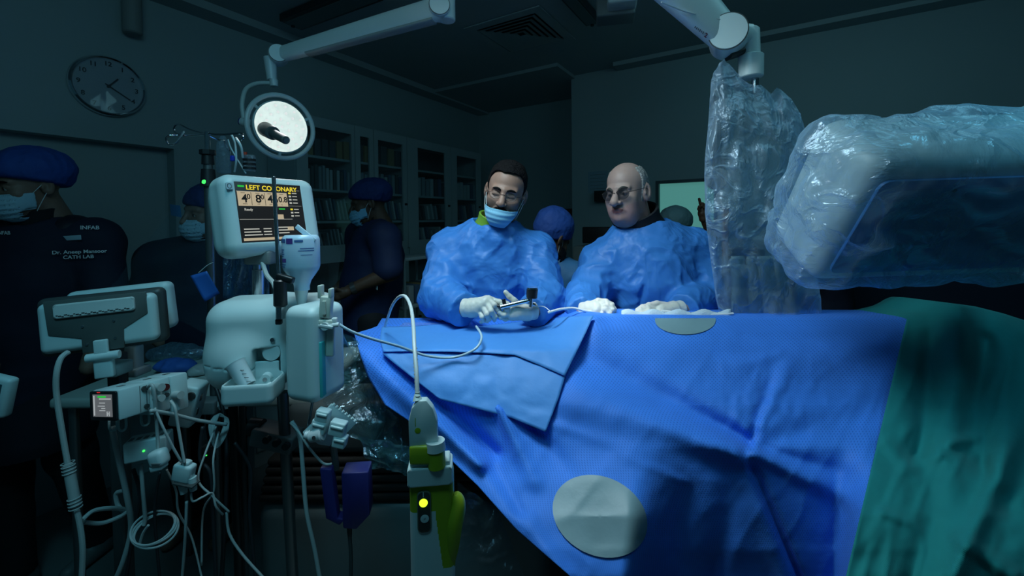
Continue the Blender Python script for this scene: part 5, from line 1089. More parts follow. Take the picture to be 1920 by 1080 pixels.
# ---- white transducer clamps and navy holder
wc = thing('transducer_holder', 'cluster of white transducer clips on a ribbed plate right of the injector post', 'holder', at(622, 850, 1.0))
Tw, ww, hw = frame(at(622, 757, 1.0), at(668, 792, 1.03), at(606, 838, 1.0)); b = MB(Tw); b.prism([(-ww/2, hw/2), (ww/2, hw/2), (ww/2, -hw/3), (ww*0.1, -hw/2), (-ww/2, -hw/2)][::-1], -0.004, 0.004, bevel=0.001); b.build('plate', m_dev, wc)
for i in range(8): b = MB(Tw); b.box((-ww/2+ww*(i+0.5)/8, hw/2+0.001, 0), (0.004, 0.006, 0.008)); b.build('rib', m_dev, wc)
for (x, y, s) in ((606, 778, 1), (600, 798, 1.15), (634, 802, 1.2), (638, 826, 1.0)):
    b = MB(); c = at(x, y, 0.975); b.box(c, (0.03*s, 0.024, 0.028*s), Matrix.Rotation(0.25, 3, 'Y'), 0.004); b.box(c + Vector((0.002, -0.012, 0.006)), (0.024*s, 0.008, 0.006), Matrix.Rotation(0.25, 3, 'Y'), 0.002); b.build('clip', m_dev, wc)
b = MB(); b.cyl(at(580, 818, 0.97), at(606, 812, 0.97), 0.014, 0.018, 18, bev=0.003); b.cyl(at(572, 815, 0.97), at(582, 817, 0.97), 0.009); b.build('barrel', m_cablew, wc); b = MB(); b.cyl(at(588, 821, 0.955), at(588, 821, 0.951), 0.004); b.build('valve', m_black, wc)
nb_ = thing('foot_switch_holder', 'navy blue angular holder hanging below the white clips', 'holder', at(650, 985, 1.0)); m_navy = mat('navy_plastic', (0.018, 0.02, 0.13), 0.4)
Tn = fr3(at(668, 925, 1.0), Vector((1, 0.15, 0))); kk = 1/800
b = MB(Tn); b.prism([(-23*kk, 50*kk), (26*kk, 48*kk), (27*kk, -35*kk), (2*kk, -60*kk), (-22*kk, -55*kk)][::-1], -0.03, 0.02, bevel=0.004); b.build('shell', m_navy, nb_)
b = MB(Tn); b.prism([(-63*kk, 58*kk), (-42*kk, 54*kk), (-33*kk, -40*kk), (-20*kk, -44*kk), (-30*kk, -54*kk), (-54*kk, -38*kk)][::-1], -0.02, 0.01, bevel=0.003); b.build('bracket', m_navy, nb_)
b = MB(); b.cyl(at(655, 978, 1.0), at(656, 1012, 1.0), 0.007, 0.0045); b.tube(path([(656, 1010, 1.0), (658, 1045, 1.0), (657, 1100, 1.0)]), 0.0048, 8); b.build('cable', m_dark, nb_)
b = MB(); b.tube(path([(610, 790, 1.02), (625, 840, 1.01), (630, 880, 1.01)]), 0.008, 10); b.build('hanger', m_dark, nb_)

# ---- lime and white handheld control hanging in front of the drape
D = 0.78; kk = D/800
hp = thing('imaging_pendant', 'white and lime green handheld control with a glowing yellow button in front of the drape', 'control unit', at(815, 1090, D))
Tp = fr3(at(808, 975, D), Vector((1, 0.12, 0)), (-0.045, 0, 1))
def pend(P): return smax(rbox(P, (0.002, -20*kk, -0.02), (42*kk, 112*kk, 0.022), 0.012), -cone(P, (0.055, -0.02, 0.02), (0.05, -0.14, 0.02), 0.016, 0.014), 0.006)
def pmi(Cn): return ((Cn[:, 1] > 18*kk) | ((Cn[:, 0] > 10*kk) & (Cn[:, 1] > -95*kk+ 0*Cn[:, 0]) & (Cn[:, 0]*1.0 > 8*kk + (18*kk-Cn[:, 1])*0.12))).astype(int)
sdfpart('body', pend, (-0.05, -0.15, -0.05), (0.06, 0.10, 0.02), 0.0015, Tp, [m_dev, m_lime], hp, pmi)
b = MB(Tp); b.prism(rrect(84*kk, 36*kk, 0.006, cx=0.000, cy=88*kk), -0.040, 0.010, bevel=0.003); b.prism(rrect(74*kk, 12*kk, 0.003, cx=0.000, cy=108*kk), -0.034, 0.004, bevel=0.002); b.build('top_block', m_dev, hp)
b = MB(Tp); b.prism(rrect(26*kk, 80*kk, 0.009, cx=-12*kk, cy=20*kk), 0.0, 0.005, bevel=0.001); b.build('button_panel', mat('panel_green_grey', (0.12, 0.16, 0.12), 0.4), hp)
b = MB(Tp); b.prism(rrect(22*kk, 76*kk, 0.008, cx=-12*kk, cy=20*kk), 0.005, 0.0056, bevel=0.0002); b.build('button_field', mat('panel_dark', (0.03, 0.045, 0.04), 0.35), hp)
b = MB(Tp); b.lathe([(8*kk, 0), (7.5*kk, 0.0015), (0.0001, 0.002)], (-13*kk, 38*kk, 0.0056), None, 24); b.build('lit_button', mat('lit_yellow', (0.2, 0.25, 0), 0.4, emit=(0.62, 0.95, 0.03), estr=1.5), hp)
b = MB(Tp); b.lathe([(7*kk, 0), (8*kk, 0.001), (6.5*kk, 0.0012)], (-11*kk, 8*kk, 0.0056), None, 24); b.lathe([(2*kk, 0), (3*kk, 0.001), (2*kk, 0.0012)], (-11*kk, 8*kk, 0.0056), None, 12); b.build('power_button', m_dev, hp)
b = MB(Tp); b.box((-13*kk, 54*kk, 0.0058), (1.5*kk, 10*kk, 0.0006)); b.build('print_mark', m_dev, hp)
b = MB(Tp); b.tube([(46*kk, 40*kk, -0.01), (52*kk, 20*kk, -0.008), (44*kk, -20*kk, -0.004), (40*kk, -70*kk, -0.006), (38*kk, -100*kk, -0.01)], lambda t: 0.011*(0.6+0.8*math.sin(PI*min(1, t*1.1+0.05))), 12); b.build('side_grip', m_lime, hp)
b = MB(); V0 = at(797, 848, D); b.box(V0 + Vector((-0.006, 0, 0)), (0.042, 0.026, 0.036), None, 0.005); b.cyl(at(819, 876, D), at(817, 838, D), 0.0165, 0.0165, 24, bev=0.002); b.build('neck', m_lime, hp)
Tq = fr3(at(793, 795, D), Vector((1, 0.1, 0)), (-0.03, 0, 1)); poly = [(-25*kk, -46*kk), (-26*kk, 10*kk), (-20*kk, 34*kk), (-8*kk, 48*kk), (8*kk, 48*kk), (20*kk, 32*kk), (27*kk, 8*kk), (28*kk, -46*kk)]
b = MB(Tq); b.prism(poly[::-1], -0.012, 0.008, bevel=0.003); b.build('plug_housing', m_dev, hp)
b = MB(Tq); b.lathe([(4.5*kk, 0), (5.5*kk, 0.0006), (4*kk, 0.0008)], (-9*kk, -8*kk, 0.008), None, 16); b.box((-13*kk, 8*kk, 0.0083), (1.2*kk, 16*kk, 0.0005)); b.build('emblem', m_lime, hp)
b = MB(); b.cyl(at(817, 842, D), at(816, 826, D), 0.0185, 0.0175, 24); b.build('locking_ring', m_dev, hp)
b = MB(); b.tube(path([(783, 750, D), (781, 700, 0.80), (777, 650, 0.84), (775, 610, 0.9), (770, 575, 0.98), (760, 556, 1.04), (748, 557, 1.12), (736, 572, 1.2), (727, 596, 1.3), (722, 612, 1.36)]), 0.0040, 10)
b.build('cable', m_cablew, hp)
for k in range(14):
    t = k/13; c = at(783-5*t, 744-90*t, D+0.06*t); b = MB(); b.cyl(c, c+Vector((0, 0, 0.0022)), 0.0047, 0.0047, 10); b.build('cable_rib', m_cable, hp)
b = MB(); b.cyl(at(783, 752, D), at(782, 738, D+0.005), 0.009, 0.005, 16); b.build('strain_relief', m_dev, hp)

# ---- clear plastic sheets left of the drape
def sheet(name, corners, nu, nv_, m, label, amp=0.02, sc=3.0, seed=1, sag=0):
    G = quadgrid([at(*c) for c in corners], nu, nv_); n = np.cross(G[0, -1]-G[0, 0], G[-1, 0]-G[0, 0]); n /= np.linalg.norm(n)
    D_ = amp*fbm(G*sc*3, seed, 3) + amp*0.6*ridged(G*sc*4, seed+5); G = G + D_[..., None]*n
    V = G.reshape(-1, 3); o = link_mesh(name, V, grid_faces(nv_, nu), m); return tag(o, label, 'plastic sheet')
m_fa = film('clear_sheet_film', (0.4, 0.6, 0.65), opac=0.02, edge=0.22, bump=0.3, bscale=4, crink=3, gloss=0.3)
m_fb = film('crumpled_film', (0.16, 0.52, 0.55), opac=0.20, edge=0.70, bump=1.0, bscale=9, crink=7, gloss=0.55, rough=0.12)
sheet('plastic_sheet', [(378, 322, 1.45), (640, 470, 1.5), (600, 720, 1.42), (200, 545, 1.42)], 40, 40, m_fa, 'large clear plastic sheet slanting down behind the drip stand', 0.02, 2)
sheet('plastic_sheet', [(612, 590, 1.16), (690, 655, 1.30), (800, 880, 1.18), (612, 800, 1.12)], 60, 60, m_fb, 'crumpled teal-tinted plastic sheet between the injector and the drape', 0.035, 4, 9)
sheet('plastic_sheet', [(668, 820, 1.05), (800, 850, 1.0), (800, 905, 1.0), (690, 880, 1.05)], 40, 24, m_fb, 'short crumpled plastic end hanging left of the green and white control', 0.02, 6, 14)
sheet('plastic_sheet', [(856, 900, 0.95), (935, 960, 0.98), (1000, 1120, 0.95), (850, 1120, 0.92)], 40, 40, film('dim_film', (0.12, 0.24, 0.27), opac=0.06, edge=0.4, bump=0.8, crink=6), 'clear plastic hanging below the drape edge right of the green and white control', 0.02, 5, 19)
# plastic vial bag hanging beside the injector
# blue card taped to the slanting sheet
Tg, wg, hg = frame(at(357, 517, 1.25), at(389, 508, 1.25), at(384, 565, 1.25)); b = MB(); P4 = [at(357, 517, 1.25), at(388, 508, 1.25), at(412, 550, 1.27), at(384, 566, 1.25)]
V = quadgrid(P4, 8, 8).reshape(-1, 3); o = link_mesh('blue_tag', V, grid_faces(8, 8), mat('blue_card', (0.03, 0.14, 0.50), 0.5)); o.modifiers.new('t', 'SOLIDIFY').thickness = 0.001; tag(o, 'small square blue card hanging left of the drip stand pole', 'card')
cable('tag_string', [(372, 512, 1.26), (388, 498, 1.27), (400, 492, 1.28)], 0.0012, m_cable, 'thin string holding the blue card', 'string')

# ---- side instrument table with wrapped packs
itb = thing('instrument_table', 'pale side table behind the monitors with plastic-wrapped packs', 'table', (-1.12, 1.68, 0))
b = MB(); b.box((-1.10, 1.66, 0.915), (0.85, 0.56, 0.035), None, 0.012); b.build('tabletop', mat('table_cover', (0.42, 0.50, 0.46), 0.5, bump=0.04, bscale=20), itb)
for sx in (-1, 1):
    for sy in (-1, 1): b = MB(); b.cyl((-1.10+0.38*sx, 1.66+0.24*sy, 0), (-1.10+0.38*sx, 1.66+0.24*sy, 0.9), 0.014); b.build('leg', MATS['dull_steel'], itb)
def pack(px, py, Y, sx, sy, sz, m, label, seed):
    c = at(px, py, Y); c.z = 0.934
    V, Q = surf(lambda P: ell(P, (0, 0, sz*0.45), (sx, sy, sz*0.6)) + 0.012*fbm(P*28, seed, 3), (-sx-0.03, -sy-0.03, 0.001), (sx+0.03, sy+0.03, sz*1.3), 0.005)
    V[:, 2] = np.maximum(V[:, 2], 0.0); tag(link_mesh('wrapped_pack', V + np.array(c), Q, m), label, 'pack')
pack(330, 655, 1.62, 0.075, 0.05, 0.05, mat('blue_cloth', (0.03, 0.12, 0.45), 0.7, bump=0.3, bscale=30), 'crumpled blue cloth pack on the side table beside the drip stand', 3)
pack(330, 630, 1.78, 0.12, 0.06, 0.06, film('pack_film', (0.25, 0.4, 0.5), opac=0.35, edge=0.8, crink=12), 'clear wrapped pack at the back of the side table', 7)
pack(372, 640, 1.6, 0.04, 0.04, 0.03, m_cable, 'small pale pack on the side table next to the pole', 11)
# grey monitor corner cut by the left edge
Tz, wz, hz = frame(at(-60, 700, 0.9), at(8, 716, 0.9), at(-56, 770, 0.9)); lm = thing('handheld_display', 'corner of a pale device cut off by the left edge of the picture', 'display', at(-20, 775, 0.9))
b = MB(Tz); b.box((0, 0, -0.012), (wz+0.02, hz+0.01, 0.024), bevel=0.008); b.build('housing', m_dev, lm); b = MB(Tz); b.box((0, 0, 0.0005), (wz-0.006, hz-0.014, 0.001)); b.build('screen', mat('teal_screen', (0.02, 0.10, 0.12), 0.2), lm)

# ---- things lying on the drape
cr = thing('clear_pouch', 'clear pouch with purple-red contents lying on the light blue sheet', 'pouch', at(835, 617, 1.48))
c = at(835, 618, 1.47); b = MB(); b.box((c.x, c.y, c.z-0.002), (0.085, 0.05, 0.008), Matrix.Rotation(0.15, 3, 'Z'), 0.003); b.build('contents', mat('purple_print2', (0.14, 0.02, 0.16), 0.4), cr)
V, Q = surf(lambda P: rbox(P, (0, 0, 0.01), (0.13, 0.055, 0.014), 0.01) + 0.008*fbm(P*22, 4, 3), (-0.16, -0.08, -0.015), (0.16, 0.08, 0.045), 0.005); link_mesh('film', V + np.array((c.x-0.04, c.y+0.01, c.z-0.012)), Q, film('pouch_film', (0.45, 0.65, 0.9), opac=0.12, edge=0.6, crink=16), cr)
# tubing and gauze strip under the bright light by the second surgeon
wt = cable('white_tube', [(1028, 586, 1.34), (1050, 580, 1.36), (1075, 578, 1.38), (1100, 583, 1.38), (1120, 585, 1.38)], 0.0042, mat('white_tube', (0.85, 0.88, 0.88), 0.3), 'white braided tube running to the bald surgeon\'s gloved hand', 'tube')
gz = thing('instrument_strip', 'long white perforated instrument strip along the back edge of the drape', 'strip', at(1260, 592, 1.34))
m_gz = mat('gauze_white', (0.62, 0.76, 0.86), 0.5, bump=0.4, bscale=250)
V = [tuple(at(1165 + 205*i/30, 597, 1.33+0.06*j/5) + Vector((0, 0, 0.014+0.006*math.sin(i*0.9)*math.sin(PI*j/5) + 0.012*math.sin(PI*j/5) - (0.014 if j == 0 else 0)))) for j in range(6) for i in range(31)]
o = link_mesh('cloth', V, grid_faces(6, 31), m_gz, gz); o.modifiers.new('t', 'SOLIDIFY').thickness = 0.003
for k in range(24):
    b = MB(); c = at(1245+5*k, 586.5+0.3*(k % 2), 1.345); b.cyl(c, c-Vector((0, 0.003, 0)), 0.0016, seg=6); b.build('perforation', mat('blue_dot', (0.05, 0.15, 0.5), 0.5), gz)
b = MB(); b.tube(path([(1240, 583, 1.36), (1290, 588, 1.35), (1340, 590, 1.34), (1375, 588, 1.34)]), 0.004, 8); b.build('catheter', mat('white_tube', (0.85, 0.88, 0.88), 0.3), gz)
# ================================================================ people
def skin(name, col, rough=0.5): return mat(name, col, rough, bump=0.06, bscale=260, var=0.07, vscale=30, sss=0.12, spec=0.4)
m_sk1 = skin('skin_tan', (0.34, 0.20, 0.15)); m_st1 = skin('skin_stubble', (0.22, 0.14, 0.11)); m_sk2 = skin('skin_light', (0.40, 0.27, 0.235)); m_st2 = skin('skin_flushed', (0.40, 0.235, 0.215))
m_sk3 = skin('skin_brown', (0.10, 0.055, 0.035)); m_lip = skin('lips', (0.26, 0.10, 0.09)); m_hairb = mat('black_hair', (0.005, 0.005, 0.006), 0.7, spec=0.15, bump=0.8, bscale=220, var=0.3, vscale=80)
m_hairg = mat('grey_hair', (0.34, 0.34, 0.33), 0.6, bump=0.9, bscale=240, var=0.35, vscale=90)
m_gown = mat('gown_fabric', (0.042, 0.215, 0.62), 0.5, bump=0.12, bscale=45, var=0.05, vscale=5, spec=0.4, folds=(4.0, 0.28, 0.12))
m_gown2 = mat('gown_fabric_pale', (0.05, 0.20, 0.42), 0.6, bump=0.1, bscale=45, var=0.05, vscale=5)
m_glove = mat('latex_glove', (0.66, 0.66, 0.60), 0.42, bump=0.05, bscale=150, var=0.05, vscale=40, sss=0.1)
m_mask = mat('mask_fabric', (0.22, 0.52, 0.72), 0.7, bump=0.1, bscale=120, var=0.04); m_maskw = mat('mask_fabric_pale', (0.36, 0.58, 0.68), 0.7, bump=0.1, bscale=120, var=0.04)
m_navyc = mat('navy_scrubs', (0.007, 0.013, 0.035), 0.8, bump=0.15, bscale=30, var=0.15, vscale=6); m_blackc = mat('black_cloth', (0.006, 0.007, 0.010), 0.8, bump=0.1, bscale=30, var=0.15)
m_cap = mat('bouffant_cap', (0.012, 0.065, 0.30), 0.75, bump=0.35, bscale=45, var=0.12, vscale=15); m_capd = mat('bouffant_cap_dark', (0.008, 0.028, 0.14), 0.8, bump=0.3, bscale=45, var=0.12, vscale=15); m_capg = mat('bouffant_cap_grey', (0.16, 0.30, 0.33), 0.8, bump=0.3, bscale=45)
m_strap = mat('mask_strap', (0.6, 0.66, 0.66), 0.6); m_eye = mat('eyeball', (0.6, 0.58, 0.55), 0.2); m_iris = mat('iris', (0.03, 0.02, 0.015), 0.2)
def HR(yaw, pitch, roll): return Matrix.Rotation(math.radians(roll), 3, 'Y') @ Matrix.Rotation(math.radians(yaw), 3, 'Z') @ Matrix.Rotation(math.radians(pitch), 3, 'X')
def head_base(P):
    d = ell(P, (0, 0.014, 0.036), (0.076, 0.096, 0.084))
    d = smin(d, ell(P, (0, -0.028, -0.035), (0.062, 0.062, 0.076)), 0.03)
    d = smin(d, ell(P, (0, -0.052, -0.088), (0.036, 0.036, 0.026)), 0.03)
    return d
def head_full(P, o):
    ax = np.abs(P[..., 0]); Q = P.copy(); Q[..., 0] = ax
    d = head_base(P)
    d = smin(d, ell(Q, (0.038, -0.058, -0.028), (0.026, 0.024, 0.026)), 0.02)
    d = smin(d, cone(Q, (0.0, -0.086, 0.020), (0.042, -0.070, 0.020), 0.010, 0.008), 0.016)
    d = smax(d, -ell(Q, (0.031, -0.098, 0.002), (0.019, 0.022, 0.0135)), 0.014)
    d = smin(d, ell(Q, (0.030, -0.071, 0.002), (0.0155, 0.0135, 0.0115)), 0.003)
    if o.get('lids'): d = smin(d, cone(Q, (0.018, -0.0805, 0.000), (0.042, -0.0760, 0.0), 0.0045, 0.0040), 0.004)
    d = smax(d, -cone(Q, (0.017, -0.094, -0.008), (0.045, -0.082, -0.007), 0.0022, 0.002), 0.004) if o.get('bags') else d
    w = o.get('nose', 1.0)
    d = smin(d, cone(P, (0, -0.086, 0.012), (0, -0.112, -0.030), 0.0085, 0.0125*w), 0.010)
    d = smin(d, ell(Q, (0.0125*w, -0.100, -0.034), (0.0085*w, 0.0115, 0.008)), 0.006)
    d = smax(d, -ell(Q, (0.0075, -0.106, -0.0425), (0.004, 0.006, 0.004)), 0.003)
    d = smax(d, -cone(Q, (0.019*w, -0.100, -0.036), (0.036, -0.082, -0.062), 0.003, 0.0035), 0.008) if o.get('folds', 1) else d
    mo = o.get('mouth', 0)
    d = smin(d, ell(P, (0, -0.084, -0.064), (0.028, 0.015, 0.018)), 0.012)
    d = smin(d, ell(P, (0, -0.0965, -0.0600), (0.022, 0.0060, 0.0045)), 0.004)
    d = smin(d, ell(P, (0, -0.0950, -0.0695), (0.019, 0.0065, 0.0055)), 0.004)
    d = smax(d, -cone(Q, (0, -0.104, -0.0645), (0.024, -0.094, -0.0660+0.002*mo), 0.0022, 0.0016), 0.003)
    d = smin(d, ell(P, (0, -0.083, -0.094), (0.020, 0.013, 0.014)), 0.015)
    if o.get('lines'):
        for k, (z, dz) in enumerate(((0.046, 0.003), (0.058, 0.002), (0.070, 0.0))): d = smax(d, -cone(Q, (0.0, -0.0905+0.0035*k*k*0.6+0.001*k, z), (0.036, -0.074+0.002*k, z-dz), 0.0014, 0.0010), 0.003)
        d = smax(d, -cone(Q, (0.006, -0.0945, 0.020), (0.0075, -0.093, 0.036), 0.0018, 0.0012), 0.003)
        d = smax(d, -cone(Q, (0.026, -0.094, -0.066), (0.036, -0.080, -0.094), 0.0026, 0.0022), 0.006)
    if o.get('jowl'):
        d = smin(d, ell(P, (0, -0.022, -0.108), (0.058, 0.052, 0.032)), 0.03); d = smin(d, ell(Q, (0.040, -0.036, -0.066), (0.022, 0.038, 0.032)), 0.025)
    # ears
    er = o.get('ear', 1.1); d = smin(d, ell(Q, (0.080, 0.012, -0.006), (0.0085, 0.018*er, 0.030*er), Matrix.Rotation(-0.45, 3, 'Z')), 0.005)
    d = smax(d, -ell(Q, (0.088, 0.005, -0.002), (0.006, 0.010*er, 0.019*er)), 0.003); d = smin(d, ell(Q, (0.080, -0.002, -0.010), (0.005, 0.005, 0.007)), 0.003)
    # neck
    d = smin(d, cone(P, (0, 0.022, -0.06), (0, 0.045, -0.17), o.get('neck', 0.054), o.get('neck', 0.054)+0.006), 0.02)
    return d
def mkpart(name, fn, lo, hi, res, T, m, root, mif=None, label=None):
    V, Q = surf(fn, lo, hi, res)
    if len(Q) == 0: print('EMPTY', name); return None
    mi = mif(V[Q].mean(1)) if mif else None
    o = link_mesh(name, xform(V, T), Q, m, root, True, mi)
    if label: o['label'] = label
    return o
def jt(p): return np.array(at(*p)) if len(p) == 3 and abs(p[0]) > 5 else np.array(p, float)

def person(sp):
    """sp: dictionary of pose (image position + distance for each joint), skin, clothing; returns the top-level body mesh"""
    hs = sp.get('hs', 1.0); hc = at(*sp['head']); Rm = HR(*sp['rot'])
    T = Matrix.Translation(hc) @ Rm.to_4x4() @ Matrix.Scale(hs, 4)
    J = {k: jt(v) for k, v in sp['j'].items()}
    res = sp.get('res', 0.0026); o = sp.get('ho', {})
    V, Q = surf(lambda P: head_full(P, o), (-0.098, -0.135, -0.165), (0.098, 0.125, 0.130), res)
    cen = V[Q].mean(1); mi = np.zeros(len(Q), int)
    lip = ((cen[:, 0]/0.024)**2 + ((cen[:, 2]+0.0645)/0.0105)**2 < 1) & (cen[:, 1] < -0.086); mi[lip] = 2
    if sp.get('stub'):
        a, b_ = sp['stub']; s = (cen[:, 2] < a + 0.02*np.abs(cen[:, 0])/0.06) & (cen[:, 1] < 0.03) & (cen[:, 2] > -0.13) & ~lip; mi[s] = 1
    Vs = [xform(V, T)]; Qs = [Q]; mis = [mi]; off = len(V)
    # coarse body
    pel = J['pelvis']; che = J['chest']; nk = J['neck']; fz = 0.05
    hipw = np.array([0.09, 0, 0]); side = np.array([math.cos(math.radians(sp.get('byaw', 0))), math.sin(math.radians(sp.get('byaw', 0))), 0])
    br = sp.get('br', 1.0)
    def body(P, g=0.0):
        d = polyc(P, [pel, (pel+che)/2, che, nk], [0.13*br+g, 0.135*br+g, 0.13*br+g, 0.055+g*0.6], 0.05)
        for s, (S, E, W_) in (('l', ('ls', 'le', 'lw')), ('r', ('rs', 're', 'rw'))):
            if S not in J: continue
            d = smin(d, cone(P, che + (nk-che)*0.55, J[S], 0.08*br+g*0.8, 0.062*br+g*0.8), 0.04)
            d = smin(d, polyc(P, [J[S], J[E], J[W_]], [0.055+g, 0.043+g, 0.028+g*0.7], 0.02), 0.03)
        return d
    def legs(P, g=0.0):
        d = None
        for s in (-1, 1):
            h = pel + side*0.085*s + np.array([0, 0, -0.04]); kn = np.array([pel[0]+side[0]*0.11*s, pel[1]-0.02+side[1]*0.11*s, 0.50]); an = np.array([kn[0], kn[1]+0.03, 0.09])
            if s in sp.get('foot', {}): an = np.array(sp['foot'][s], float); kn = (h+an)/2 + np.array([0, -0.03, 0.02])
            e = polyc(P, [h, kn, an], [0.085+g, 0.058+g, 0.038+g], 0.03); fd = np.array([math.sin(math.radians(sp.get('byaw', 0))), -math.cos(math.radians(sp.get('byaw', 0))), 0])
            e = smin(e, cone(P, an + np.array([0, 0, -0.045]) - fd*0.03, an + fd*0.14 + np.array([0, 0, -0.055]), 0.04, 0.03), 0.03)
            d = e if d is None else smin(d, e, 0.03)
        return d
    allj = np.array(list(J.values())); lo = allj.min(0)-0.22; hi = allj.max(0)+0.22; lo[2] = 0.005; hi[2] = min(hi[2], nk[2]+0.07)
    lo[0] = min(lo[0], pel[0]-0.3); hi[0] = max(hi[0], pel[0]+0.3)
    V2, Q2 = surf(lambda P: smin(body(P), legs(P), 0.04), lo, hi, 0.016)
    Vs.append(V2); Qs.append(Q2+off); mis.append(np.zeros(len(Q2), int)); off += len(V2)
    # bare hands belong to the body
    for H in sp.get('bare', []):
        V3, Q3 = hand_mesh(H); Vs.append(V3); Qs.append(Q3+off); mis.append(np.zeros(len(Q3), int)); off += len(V3)
    root = link_mesh('person', np.vstack(Vs), np.vstack(Qs), [sp['skin'], sp.get('skin2', sp['skin']), m_lip if sp['skin'] is not m_sk3 else m_sk3], None, True, np.concatenate(mis))
    tag(root, sp['label'], 'person')
    # clothes
    for c in sp['clothes']:
        kind = c[0]
        if kind == 'gown':
            g = c[2]; zb = 0.42; extra = sp.get('gownx'); wr = c[3] if len(c) > 3 else 1.0
            def gf(P):
                d = body(P, g)
                d = smin(d, cone(P, pel + np.array([0, 0, 0.1]), (pel[0], pel[1], 0.3), 0.17*br, 0.23), 0.05)
                if extra is not None: d = smin(d, extra(P), 0.04)
                n = fbm(P*np.array([7., 7., 5.])+3, 61, 3)*0.010 + np.clip(ridged(P @ np.array([[9., 2, 1], [0, 9, 3], [5, 1, 6.]]), 63), -0.2, 1)*0.010
                n2 = np.clip(ridged(P @ np.array([[14., -5, 3], [2, 14, 3], [-7, 5, 12.]]), 67), 0, 1)**2*0.006
                d = d - (n + n2)*wr
                # neckline
                d = smax(d, -cone(P, nk + np.array([0, 0.0, -0.005]), nk + np.array([0, -0.02, 0.2]), c[4] if len(c) > 4 else 0.075, 0.12), 0.008)
                for W_, E in (('lw', 'le'), ('rw', 're')):
                    if W_ in J:
                        ax = J[W_]-J[E]; ax = ax/np.linalg.norm(ax); near = np.linalg.norm(P-J[W_], axis=-1) < 0.16
                        d = np.where(near, np.maximum(d, (P-J[W_]) @ ax - 0.0), d)
                return smax(d, (zb - P[..., 2]), 0.01)
            l2 = lo.copy(); h2 = hi.copy(); l2[2] = zb-0.02; h2[2] = nk[2]+0.10
            mkpart('gown', gf, l2, h2, c[5] if len(c) > 5 else 0.006, Matrix.Identity(4), c[1], root)
        elif kind == 'shirt':
            g = c[2]; slv = c[3]
            def sf(P):
                d = polyc(P, [pel + np.array([0, 0, -0.08]), (pel+che)/2, che, nk], [0.145*br+g, 0.145*br+g, 0.135*br+g, 0.062+g*0.6], 0.05)
                for S, E, W_ in (('ls', 'le', 'lw'), ('rs', 're', 'rw')):
                    if S not in J: continue
                    end = J[S] + (J[E]-J[S])*min(1, slv*1.0); d = smin(d, cone(P, che + (nk-che)*0.55, J[S], 0.085*br+g, 0.066*br+g), 0.04)
                    pts = [J[S], end] if slv <= 1 else [J[S], J[E], J[E] + (J[W_]-J[E])*(slv-1)]
                    d = smin(d, polyc(P, pts, [0.062+g, 0.055+g, 0.042+g][:len(pts)], 0.02), 0.03)
                d = d - fbm(P*8, 71, 3)*0.010
                return smax(d, -cone(P, nk + np.array([0, -0.01, 0.0]), nk + np.array([0, -0.03, 0.2]), 0.060, 0.10), 0.008)
            l2 = lo.copy(); h2 = hi.copy(); l2[2] = pel[2]-0.32; h2[2] = nk[2]+0.06
            mkpart('scrub_top', sf, l2, h2, 0.010, Matrix.Identity(4), c[1], root)
        elif kind == 'trousers':
            l2 = lo.copy(); l2[2] = 0.03; h2 = hi.copy(); h2[2] = pel[2]+0.12
            mkpart('trousers', lambda P: smax(smin(legs(P, 0.018), ell(P, pel, (0.17, 0.13, 0.12)), 0.05), 0.07 - P[..., 2], 0.005) - 0.006*fbm(P*9, 73, 2), l2, h2, 0.013, Matrix.Identity(4), c[1], root)
        elif kind == 'shoes':
            mkpart('shoes', lambda P: smax(legs(P, 0.012), P[..., 2]-0.10, 0.01), (lo[0], lo[1]-0.1, 0.0), (hi[0], hi[1], 0.12), 0.009, Matrix.Identity(4), c[1], root)
        elif kind == 'mask':
            zt, zb_, mm = c[1], c[2], c[3]
            def mf(P):
                b = head_base(P); b = smin(b, ell(P, (0, -0.055, (zt+zb_)/2+0.01), (0.054, 0.062, 0.050)), 0.02)
                b = b - 0.0011*np.sin(P[..., 2]*2*PI/0.019)*(np.abs(P[..., 0]) < 0.06)
                s = np.abs(b - 0.006) - 0.0022
                bow = zt - 0.06*np.abs(P[..., 0])*1.2
                return np.maximum(np.maximum(s, P[..., 2]-bow), np.maximum(zb_ - P[..., 2] + 1.5*np.maximum(np.abs(P[..., 0])-0.03, 0), P[..., 1]+0.024))
            mkpart('face_mask', mf, (-0.09, -0.15, zb_-0.02), (0.09, 0.0, zt+0.02), max(0.0024, res*0.9), T, mm, root)
            Tn = np.array(T)
            for s in (-1, 1):
                for (z0, z1) in ((zt-0.012, 0.012), (zb_+0.035, -0.022)):
                    b = MB(T); b.tube([(s*0.064, -0.030, z0), (s*0.075, -0.012, (z0+z1)/2), (s*0.082, 0.010, z1)], 0.0013, 6, n=6); b.build('mask_strap', m_strap, root)
        elif kind == 'cap':
            sc, tilt, mm = c[1], c[2], c[3]
            def cf(P):
                zs = c[4] if len(c) > 4 else 1.0; e = ell(P, (0, 0.025, 0.050), (0.094*sc, 0.115*sc, 0.085*sc*zs)) - 0.006*fbm(P*25, 81, 3) - 0.003*ridged(P*np.array([30., 30, 12]), 83)
                line = 0.040 - tilt*(P[..., 1]+0.08)
                e = smax(e, line - P[..., 2], 0.012)
                return e
            mkpart('bouffant_cap', cf, (-0.14*sc, -0.13*sc, -0.12), (0.14*sc, 0.18*sc, 0.21*sc), max(0.004, res), T, mm, root)
        elif kind == 'hair':
            fnr, mm, th = c[1], c[2], c[3]
            def hf(P): return smax(head_base(P) - th - c[4]*np.clip((P[..., 2]-0.055)/0.06, 0, 1) - 0.0022*fbm(P*70, 91, 2) - 0.0015*fbm(P*22, 92, 2), fnr(P), 0.004)
